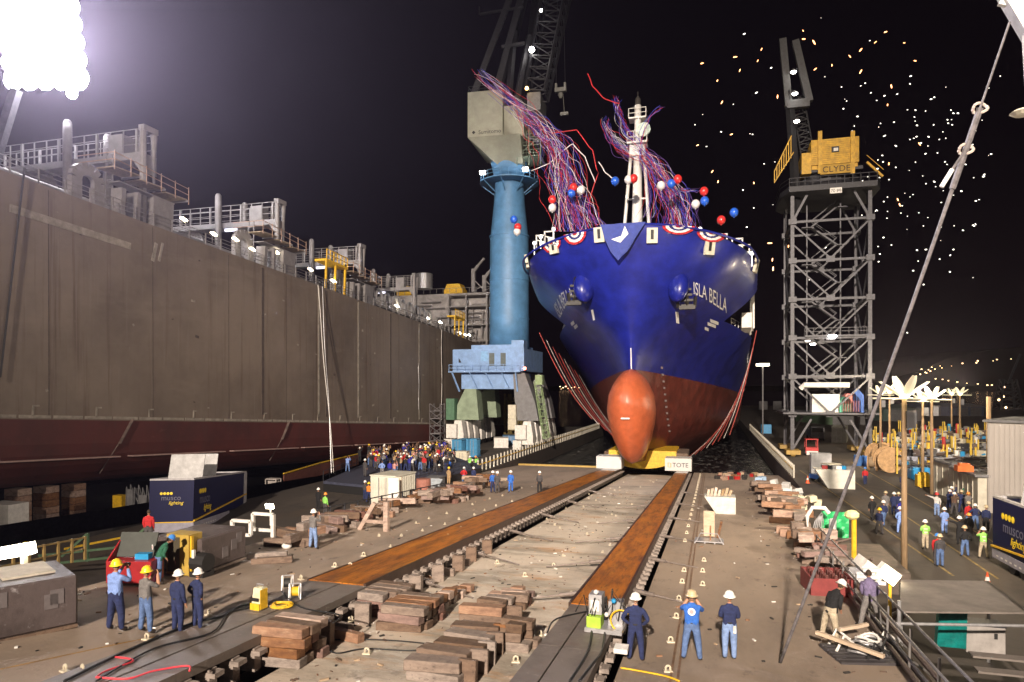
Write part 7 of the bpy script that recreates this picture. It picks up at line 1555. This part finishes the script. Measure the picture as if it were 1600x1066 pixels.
# wooden spools
def spool():
    t = thing('wooden_spool', 'x', 'spool'); m_ = M('spool_wood', (.48, .30, .15), .8, 0, .3, 3)
    for y in (-.55, .55): mb = MB(); mb.lathe([(.4, -.06), (1.35, -.06), (1.35, .06), (.4, .06)], 22, (0, y, 1.35), 'Y'); mb.build('flange', m_, t)
    mb = MB(); mb.lathe([(.75, -.48), (.75, .48)], 16, (0, 0, 1.35), 'Y'); mb.build('core', M('spool_cable', (.28, .2, .12)), t); return t
for i, (px, py, rz, sc) in enumerate(((1388, 738, .2, 1.15), (1372, 728, .5, 1.1), (1364, 736, 1.2, .8), (1383, 722, .3, 1.0), (1396, 716, -.3, .9), (1360, 724, .9, .7))):
    inst('spool', spool, onz(px, py, 0), rz, ['largest wooden spool facing the camera', 'wooden spool left behind the largest one', 'small wooden spool lying in front left', 'wooden spool behind the largest one', 'wooden spool farther back at right', 'smallest wooden spool by the tower leg'][i], 'spool', 'wooden spools in the yard', sc)
for i, (px, py, c, wd, dp, ht, lb) in enumerate(((1408, 730, M('lilac_grey', (.36, .38, .46)), 7, 3, 1.6, 'long pale grey tank body behind the lamp pole'), (1424, 750, bluec, 2.2, 1.5, 1.1, 'blue crate right of the lamp pole'), (1434, 762, yel, 1.3, 1, 1.3, 'yellow pump right of the blue crate'), (1342, 728, M('barrel_blue', (.04, .14, .4)), 1.6, 1.4, 1.5, 'blue barrels group by the tower leg'), (1413, 716, bluec, 1.2, 1, 1.2, 'small blue drum behind the spools'))):
    mb = MB()
    if 'tank' in lb: mb.poly([(0, 0, 0), (wd, 0, 0), (wd+.6, 0, ht), (-.6, 0, ht)], (0, dp, 0)); mb.b2(1, 2, .4, 1.4, ht, ht+.5)
    elif 'barrels' in lb: [mb.lathe([(.42, 0), (.45, .4), (.42, .8), (.42, 1.3)], 12, (x, y, 0)) for x in (0, 1) for y in (0, 1)]
    elif 'drum' in lb: mb.lathe([(.6, 0), (.62, .5), (.6, 1.2)], 14)
    else: mb.b2(0, wd, 0, dp, .1, ht); mb.b2(.2, wd-.2, .2, dp-.2, ht, ht+.25); mb.lathe([(.2, -.1), (.2, .1)], 10, (.3, -.05, .2), 'Y')
    tag(mb.build(('tank_body', 'blue_crate', 'yellow_pump', 'blue_barrels', 'blue_drum')[i], c, loc=onz(px, py, 0)), lb, ('tank', 'crate', 'pump', 'barrels', 'drum')[i])
# storage racks with yellow posts
def rack(seed):
    def f():
        q = random.Random(seed); t = thing('storage_rack', 'x', 'rack'); mb = MB()
        for x in (0, 2.6, 5.2):
            for y in (0, 1.4): mb.beam((x, y, 0), (x, y, 3.2+q.random()*.8), .17)
        mb.build('yellow_post', M('rack_yellow', (.62, .42, .04), .5), t)
        for z in (1.0, 2.1):
            mb = MB(); mb.b2(-.1, 5.3, 0, 1.4, z, z+.1); mb.build('shelf', darklat, t)
            for k in range(9):
                mb = MB(); x = q.random()*4.6; s_ = q.uniform(.3, .9)
                if q.random() < .5: mb.tube([(x, .2, z+.3), (x+q.uniform(.6, 2.2), .9, z+.3+q.random()*.6)], q.uniform(.06, .2), 7)
                else: mb.box((x+.3, .5, z+.1+s_/2), (s_, .8, s_), rz=q.random())
                mb.build('stored_part', q.choice([steel, whitep, darklat, creamp, bluec, greyp, M('rust_tube', (.13, .095, .08))]), t)
        return t
    return f
k = 0
for r in range(6):
    for c in range(7):
        X = 22+c*7.2+rnd.uniform(-.8, .8)+r*1.2; Y = 92+r*11+rnd.uniform(-1, 1)
        d_ = -SA*X+CA*Y; px = 800+FPX*(CA*X+SA*Y)/d_
        if px < 1368 or px > 1545: continue
        inst('rack%d' % (k % 3), rack(k % 3), (X, Y, 0), rnd.uniform(-.1, .1), f"storage rack with yellow posts in the {['nearest','second','third','fourth','fifth','farthest'][r]} row of the yard", 'rack', 'storage racks in the yard'); k += 1
for i in range(70):
    px = 1370+rnd.random()*165; py = 690+rnd.random()*50
    if py > 722 and px < 1450: continue
    p = onz(px, py, 0); mb = MB(); s_ = rnd.uniform(.6, 1.8)
    if i % 3: mb.b2(-s_, s_, -.5, .5, 0, s_); mb.b2(-s_*.6, s_*.5, -.4, .4, s_, s_*1.3)
    else: mb.tube([(0, 0, 0), (.1, 0, rnd.uniform(2.2, 4))], .25, 8); mb.lathe([(.5, 0), (.5, .3)], 10)
    c = rnd.choice(['white', 'cream', 'grey', 'dark', 'blue', 'red', 'yellow']); m_ = dict(white=whitep, cream=creamp, grey=steel, dark=darklat, blue=bluec, red=redp, yellow=yel)[c]
    tag(mb.build('yard_part' if i % 3 else 'pipe_stub', m_, loc=p, rot=(0, 0, rnd.random()*3)), f"{c} {'boxy part' if i % 3 else 'upright pipe stub'} among the storage racks", 'part' if i % 3 else 'pipe', 'parts among the storage racks')
# distant buildings
for (pa_, pb_, top, d_, m_, lb) in (((1432, 660), (1538, 660), 637, 250, M('far_blue_grey', (.10, .13, .20), .7), 'long low blue-grey warehouse beyond the yard'), ((1290, 672), (1345, 672), 650, 190, M('far_green', (.08, .14, .08)), 'green shed seen under the lattice crane'), ((1380, 668), (1432, 668), 640, 210, M('far_teal', (.08, .13, .12)), 'teal shed behind the left yard lamps'), ((1120, 660), (1230, 660), 645, 320, M('far_dark', (.03, .03, .035)), 'dark low building right of the ship')):
    a_ = atd(*pa_, d_); b_ = atd(*pb_, d_); h_ = atd(800, top, d_).z; w_ = (b_-a_).length
    t = thing('warehouse', lb, 'warehouse', (a_.x, a_.y, 0), YAW); mb = MB(); mb.b2(0, w_, 0, 20, 0, h_); mb.build('wall', m_, t); mb = MB(); mb.poly([(-.5, -.5, h_), (w_+.5, -.5, h_), (w_+.5, 9.8, h_+1.2), (-.5, 9.8, h_+1.2)], (0, 0, .2)); mb.build('roof', m_, t)
    [MB().b2(w_*f, w_*f+4, -.1, -.01, 0, 4).build('door', greyp, t) for f in (.2, .6, .8)]
container(onz(1318, 700, 0)+Vector((0, 12, 0)), -.2, 8, 2.5, 2.8, M('old_white', (.3, .3, .28)), 'long grimy white container seen under the lattice crane')
t = thing('forklift', 'red and white forklift seen between the lattice crane legs', 'forklift', onz(1269, 712, 0)); mb = MB(); mb.b2(-.9, .9, 0, 2, .3, 1.2); mb.build('body', redp, t); mb = MB(); [mb.beam((x, y, 1.2), (x, y, 2.4), .1) for x in (-.8, .8) for y in (.1, 1.8)]; mb.b2(-.9, .9, 0, 1.9, 2.4, 2.5); mb.build('cage', redp, t); mb = MB(); mb.b2(-.8, .8, -.3, -.05, .1, .7); mb.build('counterweight', whitep, t)
for x in (-.9, .9): mb = MB(); mb.lathe([(.4, -.15), (.4, .15)], 12, (x, .4, .4), 'X'); mb.build('wheel', blk, t)
t = thing('dark_truck', 'dark parked truck seen under the lattice crane', 'truck', onz(1283, 692, 0)+Vector((0, 4, 0))); mb = MB(); mb.b2(-1.2, 1.2, 0, 2.2, .6, 2.8); mb.b2(-1.2, 1.2, 2.3, 8, .8, 2.2); mb.build('body', darklat, t); mb = MB(); mb.b2(-1, 1, -.05, -.01, 1.7, 2.5); mb.build('windscreen', glassd, t)
for y in (1, 6):
    for x in (-1.1, 1.1): mb = MB(); mb.lathe([(.5, -.15), (.5, .15)], 12, (x, y, .5), 'X'); mb.build('wheel', blk, t)
# far hill with its lights, far shore lights, far cranes
mb = MB(); hill = []
for (px, py) in ((1330, 606), (1400, 590), (1440, 578), (1480, 560), (1540, 548), (1620, 540), (1750, 535), (1900, 606)): hill.append(atd(px, py, 2600))
mb.poly(hill, Vector((-SA, CA, 0))*600); struct('hill', mb, M('night_hill', (.0004, .0004, .0006), 1., var=0, spec=0))
mb = MB(); mb.b2(-4000, 4000, 2900, 3100, -2.3, 18); struct('far_shore', mb, M('night_hill', (.002, .002, .003)))
hl = M('hill_lamp', (.8, .8, .8), emit=(1, .62, .32), es=6, nosample=True); mb = MB(); mb.sphere((0, 0, 0), 1, 6); lamp0 = None
pts_ = [(1438, 585), (1440, 577), (1446, 582), (1448, 583), (1451, 578), (1454, 580), (1456, 574), (1461, 577), (1469, 572), (1472, 575), (1462, 592), (1473, 593), (1482, 595), (1496, 597), (1511, 599), (1528, 600), (1543, 602), (1550, 602), (1487, 572), (1504, 568), (1526, 567), (1528, 564), (1552, 564), (1558, 562), (1580, 561), (1589, 606), (1572, 620), (1560, 625), (1565, 632), (875, 604), (880, 606), (884, 604), (888, 607), (893, 606), (898, 605), (905, 606), (877, 608)]
for i, (px, py) in enumerate(pts_):
    if i == 0: o = lamp0 = mb.build('distant_lamp', hl)
    else: o = lamp0.copy(); COL.objects.link(o)
    d = 2560 if px > 1000 else 2880; o.location = atd(px, py, d); s_ = 1.0+rnd.random()*1.3; o.scale = (s_*1.5, s_, s_); tag(o, 'tiny orange street lamp on the dark hillside' if px > 1000 else 'tiny lamp on the far shore left of the ship', 'lamp', 'lamps on the hillside' if px > 1000 else 'lamps on the far shore')
q = atd(1575, 600, 320); t = thing('distant_crane', 'dark distant crane beyond the tall grey shed', 'crane', (q.x, q.y, 0)); mb = MB(); lattice(mb, (0, 0, 0), (0, 0, q.z+2), 9, 5, 5, .8, .4); mb.beam((0, 0, q.z), (5, 0, q.z+14), .8); mb.build('lattice', M('crane_night', (.02, .03, .05)), t)
for px, py in ((1569, 605), (1561, 625), (1568, 620), (1572, 637), (1563, 648), (1554, 645)): mb = MB(); mb.sphere(atd(px, py, 318)-Vector(t.location), .5, 8); mb.build('lamp', hl, t)
# litter of chips and splinters
rl = random.Random(17); mb = MB(); mats_ = [wood_b, wood_o, wood_p, dark_m, whitep]
for i in range(900):
    if i % 2: x = rl.uniform(-11, -4.8); y = 13+rl.random()**1.6*60; u = -.5
    else:
        x = rl.choice([rl.gauss(4.0, .7), rl.gauss(-20, .6), rl.uniform(-20, -14.6), rl.uniform(-2, 4.5)]); y = 13+rl.random()**1.4*60; u = .3 if x < -14 else 0
        if x > 5.1 or x < -20.8 or -14.4 < x < -2: continue
    mb.cur = rl.choice([0, 0, 1, 2, 3, 3, 4]); s_ = rl.uniform(.02, .07); mb.box((x, y, S(y)+u+s_*.3), (s_*rl.uniform(1, 4), s_, s_*.6), rz=rl.random()*3)
tag(mb.build('litter', mats_), 'wood chips and small litter scattered over the slipway concrete', 'litter', kind='stuff')
# splash around the hull
def foam_m():
    m = bpy.data.materials.new('foam'); m.use_nodes = True; n = m.node_tree; b = n.nodes['Principled BSDF']; b.inputs['Base Color'].default_value = (.5, .5, .5, 1); b.inputs['Roughness'].default_value = .6
    tc_ = n.nodes.new('ShaderNodeTexCoord'); nz = n.nodes.new('ShaderNodeTexNoise'); nz.inputs['Scale'].default_value = .9; nz.inputs['Detail'].default_value = 12; nz.inputs['Roughness'].default_value = .75
    mp = n.nodes.new('ShaderNodeMapping'); mp.inputs['Scale'].default_value = (1, .35, 1); n.links.new(tc_.outputs['Object'], mp.inputs[0]); n.links.new(mp.outputs[0], nz.inputs['Vector'])
    mr = n.nodes.new('ShaderNodeMapRange'); mr.inputs[1].default_value = .52; mr.inputs[2].default_value = .72; mr.inputs[4].default_value = .75; n.links.new(nz.outputs['Fac'], mr.inputs[0]); n.links.new(mr.outputs[0], b.inputs['Alpha']); return m
fm = foam_m()
mb = MB(); mb.add([(-26.5, 98, -2.19), (8.6, 98, -2.19), (8.6, 170, -2.19), (-26.5, 170, -2.19)], [(0, 1, 2, 3)]); o = mb.build('wake_foam', fm); tag(o, 'thin white foam and ripples on the dark water around the hull', 'foam', kind='stuff')
# ================================================================ night air
hz = MB(); hz.b2(-260, 420, -30, 560, -5.6, 135); m = bpy.data.materials.new('night_haze'); m.use_nodes = True; n = m.node_tree; n.nodes.remove(n.nodes['Principled BSDF'])
pv = n.nodes.new('ShaderNodeVolumePrincipled'); pv.inputs['Density'].default_value = .00014; pv.inputs['Color'].default_value = (.78, .70, .90, 1); pv.inputs['Anisotropy'].default_value = .75
n.links.new(pv.outputs[0], n.nodes['Material Output'].inputs['Volume']); ho_ = hz.build('haze', m); tag(ho_, 'thin night haze that glows around the lamps', 'haze', kind='stuff')
